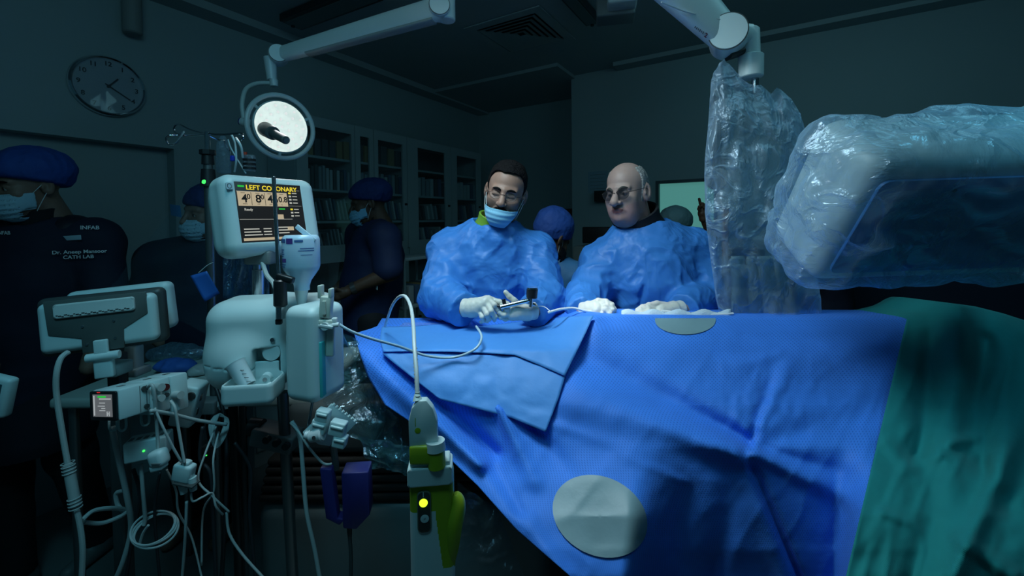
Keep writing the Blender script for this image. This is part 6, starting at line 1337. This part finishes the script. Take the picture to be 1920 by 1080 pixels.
            mkpart('hair', hf, (-0.10, -0.11, -0.13), (0.10, 0.13, 0.145), 0.0028, T, mm, root)
        elif kind == 'brows':
            for s in (-1, 1):
                b = MB(T); tl = c[2] if len(c) > 2 else 0; b.tube([(s*0.012, -0.0915, 0.018-tl), (s*0.028, -0.088, 0.0235), (s*0.048, -0.0725, 0.019)], lambda t: 0.0036*(0.5+0.9*math.sin(PI*(0.15+0.8*t))), 8); b.build('eyebrow', c[1], root)
        elif kind == 'lash':
            for s in (-1, 1):
                b = MB(T); b.tube([(s*0.0175, -0.0850, -0.002), (s*0.030, -0.0868, -0.0060), (s*0.0435, -0.0790, -0.0025)], 0.0011, 6); b.build('eyelashes', m_hairb, root)
        elif kind == 'eyes':
            for s in (-1, 1):
                b = MB(T); b.lathe([(0.0001, -0.0115), (0.008, -0.008), (0.0115, 0), (0.008, 0.008), (0.0001, 0.0115)], (s*0.030, -0.0735, 0.0), seg=16); e = b.build('eye', m_eye, root)
                b = MB(T); b.lathe([(0.0055, 0), (0.003, 0.0012), (0.0001, 0.0014)], (s*0.0290, -0.0838, -0.0008), Matrix.Rotation(PI/2, 3, 'X'), 12); b.build('iris', m_iris, e)
        elif kind == 'moustache':
            b = MB(T); b.tube([(-0.026, -0.092, -0.0575), (-0.014, -0.102, -0.0510), (0, -0.1055, -0.0495), (0.014, -0.102, -0.0510), (0.026, -0.092, -0.0575)], lambda t: 0.0055*(0.35+0.75*math.sin(PI*(0.08+0.84*t))), 8); b.build('moustache', m_hairb, root)
        elif kind == 'glasses':
            lensm, frm, w_, h_, dz = c[1:6]
            gr = MB(T)
            ring = lambda s: [(s*(0.031+w_*math.cos(t)*(1+0.12*math.sin(t))), -0.1015 + 0.0075*(math.cos(t)*0.9+1)*0.5, dz-0.003+h_*math.sin(t)) for t in np.linspace(0, 2*PI, 25)[:-1]]
            for s in (-1, 1): gr.tube(ring(s), 0.0006, 6, closed=True, n=2)
            gr.tube([(-0.031+w_*1.0, -0.098, dz+0.002), (0, -0.107, dz+0.006), (0.031-w_*1.0, -0.098, dz+0.002)], 0.0011, 6)
            for s in (-1, 1): gr.tube([(s*(0.031+w_), -0.094, dz+0.004), (s*0.068, -0.075, dz+0.006), (s*0.083, -0.01, dz+0.010), (s*0.084, 0.015, dz+0.004)], 0.0011, 6)
            g_ = gr.build('glasses', frm, root)
            for s in (-1, 1):
                R_ = ring(s); b = MB(T); cc_ = np.mean(np.array(R_), 0); b.add([tuple(cc_)] + R_, [(0, 1+i, 1+(i+1) % len(R_)) for i in range(len(R_))]); b.build('lens', lensm, g_)
        elif kind == 'collar':
            mm, r0, zc, h = c[1:5]; cc_ = nk + (np.array(hc)-nk)*zc; up_ = (np.array(hc)-nk); up_ = Vector(up_).normalized(); Rq = up_.to_track_quat('Z', 'Y').to_matrix()
            b = MB(); b.lathe([(r0*1.15, -h), (r0*1.02, 0), (r0*1.05, h*0.9), (r0*1.0, h), (r0*0.93, h*0.9), (r0*0.92, 0), (r0*0.98, -h)], cc_, Rq, 36, sy=0.95); b.build('collar', mm, root)
    for H in sp.get('gloves', []):
        V3, Q3 = hand_mesh(H); link_mesh('glove', V3, Q3, m_glove, root)
    return root, T, J

def hand_mesh(H):
    """H: wrist/cuff points, palm hull points and five finger chains, all in world coordinates"""
    pts = [np.array(at(*p)) for ch in H['fingers'] for p in ch['p']] + [np.array(at(*p[:3])) for p in H['palm']] + [np.array(at(*p[:3])) for p in H['wrist']]
    pts = np.array(pts); lo = pts.min(0)-0.05; hi = pts.max(0)+0.05
    def f(P):
        d = None
        pp = [np.array(at(*p[:3])) for p in H['palm']]; pr = [p[3] for p in H['palm']]
        w = [np.array(at(*p[:3])) for p in H['wrist']]; wr = [p[3] for p in H['wrist']]
        d = polyc(P, w, wr, 0.01)
        for i in range(len(pp)):
            d = smin(d, cone(P, w[-1], pp[i], wr[-1]*0.92, pr[i]), 0.012)
            if i: d = smin(d, cone(P, pp[i-1], pp[i], pr[i-1], pr[i]), 0.008)
        for ch in H['fingers']:
            q = [np.array(at(*p)) for p in ch['p']]; n = len(q); r = ch.get('r', 0.0095); rr = [r*(1-0.09*i) for i in range(n)]
            e = polyc(P, q, rr, 0.003)
            for k in range(1, n-1): e = smin(e, np.linalg.norm(P-q[k], axis=-1)-rr[k]*1.07, 0.002)
            d = smin(d, e, 0.0035)
        if H.get('cuff'):
            t = (np.linalg.norm(P - w[0], axis=-1)); d = d - 0.0016*np.sin(t*520)*np.exp(-(t/0.035)**2)
            ax = w[0]-w[1]; ax = ax/np.linalg.norm(ax); d = smax(d, (P-w[0]) @ ax - 0.006, 0.004)
        return d - 0.0008*fbm(P*120, 97, 2)
    return surf(f, lo, hi, H.get('res', 0.0019))

# --- surgeon with the mask under his nose
def F(*p, r=0.0095): return {'p': list(p), 'r': r}
h1a = dict(cuff=True, wrist=[(872, 577, 1.405, 0.031), (886, 577, 1.395, 0.028)], palm=[(897, 579, 1.38, 0.019), (903, 572, 1.375, 0.018), (910, 567, 1.375, 0.016), (915, 563, 1.38, 0.014)],
    fingers=[F((917, 562, 1.375), (927, 572, 1.355), (933, 581, 1.36), (938, 585, 1.37)), F((911, 567, 1.37), (921, 583, 1.345), (928, 594, 1.355), (927, 600, 1.37)), F((904, 572, 1.37), (913, 589, 1.345), (917, 598, 1.36), (913, 602, 1.375)),
             F((897, 579, 1.375), (904, 594, 1.355), (907, 601, 1.37), (902, 604, 1.38), r=0.0085), F((905, 563, 1.395), (922, 562, 1.385), (936, 566, 1.375), (945, 569, 1.372), r=0.0105)])
h1b = dict(cuff=True, wrist=[(1001, 583, 1.41, 0.029), (988, 584, 1.40, 0.027)], palm=[(972, 586, 1.38, 0.020), (966, 581, 1.38, 0.018), (962, 590, 1.375, 0.018)],
    fingers=[F((962, 578, 1.385), (951, 570, 1.37), (944, 566, 1.365), (941, 570, 1.375)), F((960, 584, 1.38), (949, 580, 1.36), (941, 574, 1.36), (938, 578, 1.37)), F((958, 589, 1.375), (945, 590, 1.355), (936, 585, 1.36), (934, 581, 1.37)),
             F((960, 594, 1.38), (948, 598, 1.365), (939, 595, 1.365), (934, 590, 1.37), r=0.0085), F((976, 575, 1.385), (964, 563, 1.375), (955, 556, 1.375), (948, 548, 1.375), r=0.0105)])
def hair1(P):
    x = np.abs(P[..., 0]); front = 0.088 - 0.35*np.maximum(0, x-0.035)
    zh = np.interp(P[..., 1], [-0.075, -0.045, -0.030, -0.012, 0.0, 0.02, 0.05, 0.11], [0.090, 0.078, 0.058, 0.006, -0.008, 0.030, -0.030, -0.045])
    side = np.clip((x-0.045)/0.02, 0, 1); zz = np.where(P[..., 1] < 0.0, front*(1-side) + zh*side, zh)
    Q = P.copy(); Q[..., 0] = x
    return np.maximum(zz - P[..., 2] + 0.003*fbm(P*60, 5, 2), -ell(Q, (0.080, 0.014, -0.012), (0.03, 0.024, 0.034)))
clear = glassmat('spectacle_lens', (0.93, 0.95, 0.97), 0.03, 0.04); tint = glassmat('tinted_lens', (0.30, 0.32, 0.36), 0.05, 0.05); m_wire = mat('wire_frame', (0.05, 0.045, 0.04), 0.4, 0.3)
s1 = dict(label='person in blue surgical gown with mask below his nose, holding a syringe device', head=(948, 361, 1.66), rot=(-3, 12, 13), hs=0.95, skin=m_sk1, skin2=m_st1, stub=(-0.040, 0), ho=dict(lids=True, neck=0.060, nose=1.12),
    j=dict(neck=(926, 425, 1.70), chest=(918, 500, 1.76), pelvis=(at(915, 600, 1.80).x, 1.80, 0.98), ls=(846, 472, 1.74), le=(828, 556, 1.58), lw=(874, 581, 1.42), rs=(1000, 474, 1.74), re=(1026, 562, 1.58), rw=(999, 584, 1.43)), br=1.12,
    clothes=[('gown', m_gown, 0.024, 1.0, 0.072), ('trousers', m_navyc), ('collar', mat('lime_cloth', (0.16, 0.36, 0.03), 0.6, bump=0.1), 0.072, 0.10, 0.028), ('hair', hair1, m_hairb, 0.0042, 0.010), ('brows', m_hairb), ('lash',), ('moustache',), ('glasses', clear, m_wire, 0.023, 0.014, 0.0), ('mask', -0.052, -0.128, m_mask)],
    gloves=[h1a, h1b])
r1, T1, J1 = person(s1)
# syringe device in his hands
sy = thing('inflation_device', 'silver syringe-like device with a round black gauge held in the masked surgeon\'s gloves', 'syringe', at(975, 575, 1.36))
b = MB(); b.cyl(at(938, 576, 1.35), at(992, 563, 1.36), 0.0075, 0.0075, 16, bev=0.001); b.build('barrel', m_chrome, sy)
b = MB(); b.cyl(at(905, 568, 1.372), at(940, 575, 1.35), 0.0045); b.cyl(at(944, 561, 1.353), at(946, 571, 1.353), 0.006); b.build('plunger', m_black, sy)
b = MB(); b.cyl(at(995, 575, 1.36), at(996, 558, 1.36), 0.007); b.cyl(at(984, 566, 1.36), at(1004, 572, 1.36), 0.005); b.build('manifold', m_steel, sy)
b = MB(); b.cyl(at(997, 559, 1.36), at(998, 541, 1.36), 0.0175, 0.0185, 28, bev=0.002); b.build('gauge', m_black, sy)
b = MB(); b.cyl(at(998, 541.5, 1.36), at(998, 538.5, 1.36), 0.0192, 0.0185, 28); b.build('gauge_rim', m_chrome, sy)
cable('syringe_tube', [(1004, 574, 1.37), (1020, 575, 1.36), (1032, 584, 1.345)], 0.0015, MATS['white_tube'], 'thin white tube leading from the silver syringe device to the drape', 'tube')

# --- bald surgeon
h2a = dict(cuff=True, wrist=[(1094, 583, 1.43, 0.029), (1104, 581, 1.42, 0.026)], palm=[(1117, 576, 1.40, 0.018), (1120, 582, 1.39, 0.019), (1116, 588, 1.39, 0.017)],
    fingers=[F((1122, 572, 1.40), (1137, 567, 1.385), (1147, 573, 1.375), (1153, 580, 1.375)), F((1124, 577, 1.395), (1139, 573, 1.375), (1148, 581, 1.365), (1152, 588, 1.37)), F((1122, 583, 1.39), (1135, 581, 1.368), (1143, 588, 1.36), (1146, 594, 1.365)),
             F((1118, 589, 1.39), (1129, 588, 1.37), (1135, 594, 1.365), (1137, 599, 1.37), r=0.0085), F((1108, 570, 1.415), (1122, 564, 1.41), (1136, 565, 1.405), (1148, 571, 1.40), r=0.0105)])
h2b = dict(cuff=True, wrist=[(1276, 579, 1.45, 0.028), (1262, 580, 1.44, 0.025)], palm=[(1238, 580, 1.42, 0.017), (1236, 586, 1.41, 0.018)],
    fingers=[F((1234, 578, 1.42), (1218, 573, 1.41), (1205, 575, 1.40), (1195, 581, 1.395)), F((1232, 581, 1.415), (1215, 578, 1.395), (1201, 581, 1.39), (1191, 587, 1.39)), F((1232, 585, 1.41), (1216, 584, 1.385), (1204, 588, 1.38), (1195, 593, 1.385)),
             F((1236, 590, 1.41), (1222, 591, 1.39), (1212, 594, 1.385), (1204, 598, 1.39), r=0.0085), F((1250, 572, 1.43), (1232, 569, 1.42), (1217, 572, 1.41), (1208, 578, 1.405), r=0.0105)])
def hair2(P):
    a = -(P[..., 1] + 0.012); b = P[..., 2] - (0.098 + 0.1*(P[..., 1]-0.02)); c = -(P[..., 2] + 0.060); e = 0.040 - np.abs(P[..., 0]) - np.maximum(0, (P[..., 1]-0.06))*3
    return np.maximum(np.maximum(a, b), np.maximum(c, e)) + 0.003*fbm(P*60, 6, 2)
s2 = dict(label='bald person in blue surgical gown and tinted glasses, gloved hands on the drape', head=(1175, 361, 1.67), rot=(-42, 4, -4), hs=0.96, skin=m_sk2, skin2=m_st2, stub=(-0.060, 0), ho=dict(neck=0.068, nose=1.35, jowl=True, mouth=-5, bags=True, lines=True, ear=1.25),
    j=dict(neck=(1200, 430, 1.72), chest=(1212, 510, 1.74), pelvis=(at(1215, 600, 1.80).x, 1.82, 0.98), ls=(1128, 502, 1.72), le=(1092, 566, 1.58), lw=(1094, 586, 1.44), rs=(1298, 478, 1.74), re=(1322, 560, 1.60), rw=(1280, 582, 1.455)), br=1.28,
    clothes=[('gown', m_gown, 0.024, 1.0, 0.084), ('trousers', m_navyc), ('collar', m_blackc, 0.092, 0.22, 0.045), ('hair', hair2, m_hairg, 0.0055, 0.0), ('brows', mat('dark_brow', (0.05, 0.045, 0.04), 0.7), 0.005), ('eyes',), ('glasses', tint, m_wire, 0.026, 0.0195, 0.0)],
    gloves=[h2a, h2b])
r2, T2, J2 = person(s2)

# --- people in the background
BH = lambda px, py, Y, dx=1: dict(wrist=[(px, py, Y, 0.026), (px-6*dx, py+2, Y, 0.026)], palm=[(px-16*dx, py+4, Y, 0.018), (px-16*dx, py+10, Y-0.01, 0.018)], res=0.003,
    fingers=[F((px-18*dx, py+2, Y), (px-28*dx, py+3, Y-0.01), (px-35*dx, py+9, Y-0.02)), F((px-19*dx, py+6, Y), (px-30*dx, py+9, Y-0.01), (px-36*dx, py+15, Y-0.02)), F((px-18*dx, py+9, Y), (px-28*dx, py+14, Y-0.01), (px-32*dx, py+20, Y-0.02)), F((px-16*dx, py+12, Y), (px-24*dx, py+18, Y-0.01), (px-27*dx, py+23, Y-0.02), r=0.008), F((px-10*dx, py-2, Y-0.02), (px-20*dx, py-6, Y-0.03), (px-28*dx, py-2, Y-0.03))])
# left foreground man
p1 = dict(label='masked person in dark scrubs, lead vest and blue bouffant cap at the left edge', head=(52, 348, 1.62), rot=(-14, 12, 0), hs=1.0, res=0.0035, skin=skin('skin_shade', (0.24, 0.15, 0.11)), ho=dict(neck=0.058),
    j=dict(neck=(75, 425, 1.66), chest=(75, 520, 1.68), pelvis=(at(60, 600, 1.70).x, 1.70, 0.98), ls=(-60, 455, 1.62), le=(-90, 600, 1.55), lw=(-20, 690, 1.45), rs=(178, 452, 1.72), re=(205, 590, 1.70), rw=(165, 690, 1.62)), br=1.15, foot={1: (at(170, 1000, 1.86).x, 1.90, 0.09)},
    clothes=[('shirt', m_navyc, 0.02, 1.0), ('trousers', m_blackc), ('shoes', mat('clog', (0.12, 0.15, 0.15), 0.5)), ('brows', m_hairb), ('eyes',), ('mask', -0.018, -0.128, m_maskw), ('cap', 1.13, 0.36, m_cap), ('collar', m_blackc, 0.068, 0.25, 0.035)])
rp, Tp_, Jp = person(p1)
# lead vest with its embroidery
nk, che, pel = Jp['neck'], Jp['chest'], Jp['pelvis']
def vest(P):
    d = polyc(P, [pel + np.array([0, 0, -0.30]), pel, (pel+che)/2, che + np.array([0, 0, 0.02])], [0.185, 0.175, 0.175, 0.165], 0.05)
    for s in ('ls', 'rs'): d = smin(d, cone(P, che + (nk-che)*0.5, che + (nk-che)*0.4 + (Jp[s]-che)*0.6, 0.095, 0.085), 0.04)
    d = smax(d, -cone(P, nk + np.array([0, -0.02, 0.02]), nk + np.array([0, -0.03, 0.2]), 0.085, 0.1), 0.01); return d - 0.006*fbm(P*7, 77, 3)
lo_ = np.array([pel[0]-0.35, pel[1]-0.25, 0.62]); hi_ = np.array([pel[0]+0.35, pel[1]+0.25, nk[2]+0.1])
mkpart('lead_vest', vest, lo_, hi_, 0.009, Matrix.Identity(4), mat('vest_cloth', (0.009, 0.011, 0.022), 0.55, bump=0.1, bscale=20), rp)
from mathutils.bvhtree import BVHTree
def on_surface(root, px, py):
    best = None; dr_ = (at(px, py, 1.0)-CAM).normalized()
    for ch in ([root] if root.type == 'MESH' else []) + [c_ for c_ in C.objects if c_.parent == root and c_.type == 'MESH']:
        me = ch.data; off = wloc(ch); bt = BVHTree.FromPolygons([v.co + off for v in me.vertices], [tuple(p.vertices) for p in me.polygons]); h = bt.ray_cast(CAM, dr_)
        if h[0] is not None and (best is None or h[3] < best[3]): best = h
    return best
def stitch(s, px, py, px2, py2, size, m, bold=True):
    h = on_surface(rp, px, py); h2 = on_surface(rp, px2, py2)
    if h is None or h2 is None: print('STITCH MISS', s); return
    x = h2[0]-h[0]; v = (CAM-h[0]).normalized(); T = fr3(h[0] + v*0.012, x, (0, 0, 1)); o = text(s, T, size, m, rp, 'embroidery', ext=0.0003, bold=bold); return o
m_emb = mat('embroidery_thread', (0.85, 0.9, 0.9), 0.6)
stitch('Dr. Aneep Mansoor', 97, 474, 184, 471, 0.0185, m_emb); stitch('CATH LAB', 118, 483, 172, 481, 0.0185, m_emb); stitch('INFAB', 150, 427, 176, 427, 0.020, m_emb); stitch('INFAB', -6, 437, 16, 437, 0.018, m_emb)
h = on_surface(rp, 135, 446)
if h: b = MB(fr3(h[0] + (CAM-h[0]).normalized()*0.006, (1, 0.12, 0.05))); b.box((0, 0, 0), (0.062, 0.018, 0.003), bevel=0.001); b.build('name_strip', mat('name_strip', (0.45, 0.62, 0.70), 0.4), rp)
# second person behind the display
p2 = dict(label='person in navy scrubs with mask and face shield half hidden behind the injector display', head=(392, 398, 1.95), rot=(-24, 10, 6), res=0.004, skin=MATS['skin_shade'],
    j=dict(neck=(392, 448, 1.99), chest=(388, 520, 2.02), pelvis=(at(385, 600, 2.05).x, 2.05, 0.98), ls=(300, 492, 1.96), le=(262, 590, 1.92), lw=(300, 640, 1.86), rs=(462, 488, 2.06), re=(478, 590, 2.0), rw=(440, 635, 1.92)), br=1.15,
    clothes=[('shirt', m_navyc, 0.022, 1.3), ('trousers', m_blackc), ('mask', -0.018, -0.128, m_maskw), ('cap', 1.02, 0.30, m_capd), ('eyes',), ('collar', m_navyc, 0.06, 0.2, 0.02)])
rq, Tq_, Jq = person(p2)
b = MB(Tq_); b.add([(x_, -0.125+0.5*abs(x_)**1.6, z_) for z_ in (0.045, -0.005) for x_ in np.linspace(-0.07, 0.02, 8)], grid_faces(2, 8)); b.build('face_shield', mat('shield_foam', (0.08, 0.30, 0.62), 0.5), rq)
# person by the cabinets in profile
p3 = dict(label='person in dark blue scrubs seen in profile, facing left before the glass-fronted cabinets', head=(692, 381, 2.45), rot=(-72, 14, 0), res=0.004, skin=m_sk3,
    j=dict(neck=(706, 418, 2.48), chest=(704, 478, 2.50), pelvis=(at(694, 590, 2.52).x, 2.50, 0.98), ls=(676, 440, 2.66), le=(668, 510, 2.62), lw=(628, 545, 2.5), rs=(722, 446, 2.32), re=(730, 512, 2.27), rw=(652, 545, 2.22)), byaw=-65, br=1.0,
    clothes=[('shirt', mat('navy_tshirt', (0.008, 0.020, 0.075), 0.75, bump=0.15, bscale=30), 0.02, 0.85), ('trousers', m_blackc), ('shoes', m_blackc), ('mask', -0.018, -0.125, m_mask), ('cap', 1.06, 0.34, m_capd), ('eyes',), ('collar', m_blackc, 0.062, 0.2, 0.025)], bare=[BH(650, 547, 2.2), BH(627, 547, 2.5)])
rr_, Tr_, Jr = person(p3)
b = MB(); w0 = Vector(Jr['rw']); ax = Vector(Jr['re'] - Jr['rw']).normalized(); b.cyl(w0+ax*0.02, w0+ax*0.045, 0.034, 0.034, 20); b.build('wristwatch', mat('watch', (0.12, 0.12, 0.12), 0.3, 0.7), rr_)
b = MB(); b.box(at(706, 537, 2.26), (0.03, 0.004, 0.035), Matrix.Rotation(-1.0, 3, 'Z'), 0.001); b.build('badge', mat('name_badge', (0.4, 0.5, 0.52), 0.4), rr_)
# nurse between the surgeons, turned away
p4 = dict(label='person in blue gown and bright blue cap bending away between the two surgeons', head=(1036, 446, 2.20), rot=(125, 24, 10), res=0.004, skin=m_sk3, ho=dict(),
    j=dict(neck=(1040, 487, 2.26), chest=(1046, 545, 2.30), pelvis=(at(1050, 600, 2.35).x, 2.35, 0.95), ls=(1004, 515, 2.30), le=(998, 590, 2.32), lw=(1020, 620, 2.40), rs=(1074, 520, 2.24), re=(1086, 590, 2.24), rw=(1080, 625, 2.34)), byaw=120, br=0.95,
    clothes=[('gown', m_gown2, 0.02, 0.7, 0.062, 0.009), ('trousers', m_navyc), ('mask', -0.018, -0.125, m_blackc), ('cap', 0.98, 0.55, m_cap, 1.30)])
person(p4)
# man at the doorway on the right
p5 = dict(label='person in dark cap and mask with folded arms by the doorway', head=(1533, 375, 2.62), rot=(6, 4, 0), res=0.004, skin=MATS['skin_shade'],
    j=dict(neck=(1534, 412, 2.66), chest=(1536, 470, 2.68), pelvis=(at(1538, 560, 2.7).x, 2.70, 0.98), ls=(1500, 440, 2.66), le=(1494, 500, 2.58), lw=(1540, 505, 2.46), rs=(1582, 440, 2.66), re=(1590, 502, 2.58), rw=(1530, 490, 2.44)), br=1.0,
    clothes=[('shirt', m_navyc, 0.02, 1.0), ('trousers', m_blackc), ('shoes', m_blackc), ('mask', -0.018, -0.125, mat('mask_green', (0.22, 0.42, 0.42), 0.7)), ('cap', 1.0, 0.26, m_capd), ('eyes',), ('brows', m_hairb)], bare=[BH(1536, 500, 2.44, -1), BH(1534, 488, 2.42, 1)])
person(p5)
# two people behind the bald surgeon and the shield
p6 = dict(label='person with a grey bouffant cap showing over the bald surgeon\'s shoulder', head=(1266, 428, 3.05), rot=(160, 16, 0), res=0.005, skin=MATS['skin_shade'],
    j=dict(neck=(1268, 462, 3.08), chest=(1268, 510, 3.1), pelvis=(at(1268, 560, 3.1).x, 3.1, 0.93), ls=(1228, 485, 3.1), le=(1222, 540, 3.08), lw=(1236, 570, 3.0), rs=(1308, 485, 3.1), re=(1314, 540, 3.08), rw=(1300, 570, 3.0)), byaw=160,
    clothes=[('shirt', m_navyc, 0.02, 1.0), ('trousers', m_blackc), ('cap', 1.22, 0.32, m_capg)])
person(p6)
p7 = dict(label='person in dark clothes with green mask and one raised hand behind the bagged shield', head=(1462, 388, 2.65), rot=(-18, 6, 0), res=0.004, skin=m_sk3,
    j=dict(neck=(1460, 424, 2.70), chest=(1452, 480, 2.72), pelvis=(at(1450, 560, 2.74).x, 2.74, 0.98), ls=(1408, 448, 2.72), le=(1348, 470, 2.66), lw=(1318, 400, 2.62), rs=(1484, 452, 2.72), re=(1486, 520, 2.72), rw=(1468, 560, 2.62)), br=0.95,
    clothes=[('shirt', m_blackc, 0.02, 1.0), ('trousers', m_blackc), ('mask', -0.018, -0.125, MATS['mask_green']), ('cap', 1.02, 0.28, m_capd), ('eyes',)],
    bare=[dict(wrist=[(1319, 410, 2.62, 0.026), (1317, 400, 2.62, 0.024)], palm=[(1316, 392, 2.62, 0.018), (1319, 391, 2.62, 0.017)], res=0.003,
        fingers=[F((1315, 389, 2.62), (1313, 381, 2.61), (1311, 373, 2.60)), F((1317, 389, 2.62), (1317, 382, 2.60), (1316, 386, 2.59)), F((1319, 390, 2.62), (1320, 384, 2.60), (1319, 389, 2.59)), F((1322, 391, 2.62), (1323, 387, 2.60), (1322, 391, 2.59), r=0.008), F((1313, 397, 2.61), (1310, 392, 2.60), (1311, 387, 2.59))])])
person(p7)

# small lettering on the shield's spring arm (faint strokes ending in a red-edged 2)
arm = [o for o in C.objects if o.name.startswith('spring_arm') and o.parent == sh][0]
ha, hb = on_surface(sh, 1302, 50), on_surface(sh, 1325, 66)
if ha and hb:
    xa = (hb[0]-ha[0]); La = xa.length; va = (CAM-ha[0]).normalized(); Ta = fr3(ha[0] + va*0.004, xa, (0.3, 0, 1))
    for k in range(6): b = MB(Ta); b.box((La*(0.06+0.13*k), 0.0, 0.0), (0.0035, 0.006+0.002*(k % 2), 0.0006)); b.build('print_stroke', m_grey, sh)
    text('2', Ta @ Matrix.Translation((La*0.86, -0.002, 0.0)), 0.020, mat('maroon_print', (0.16, 0.02, 0.05), 0.5), sh, 'lettering', bold=True)
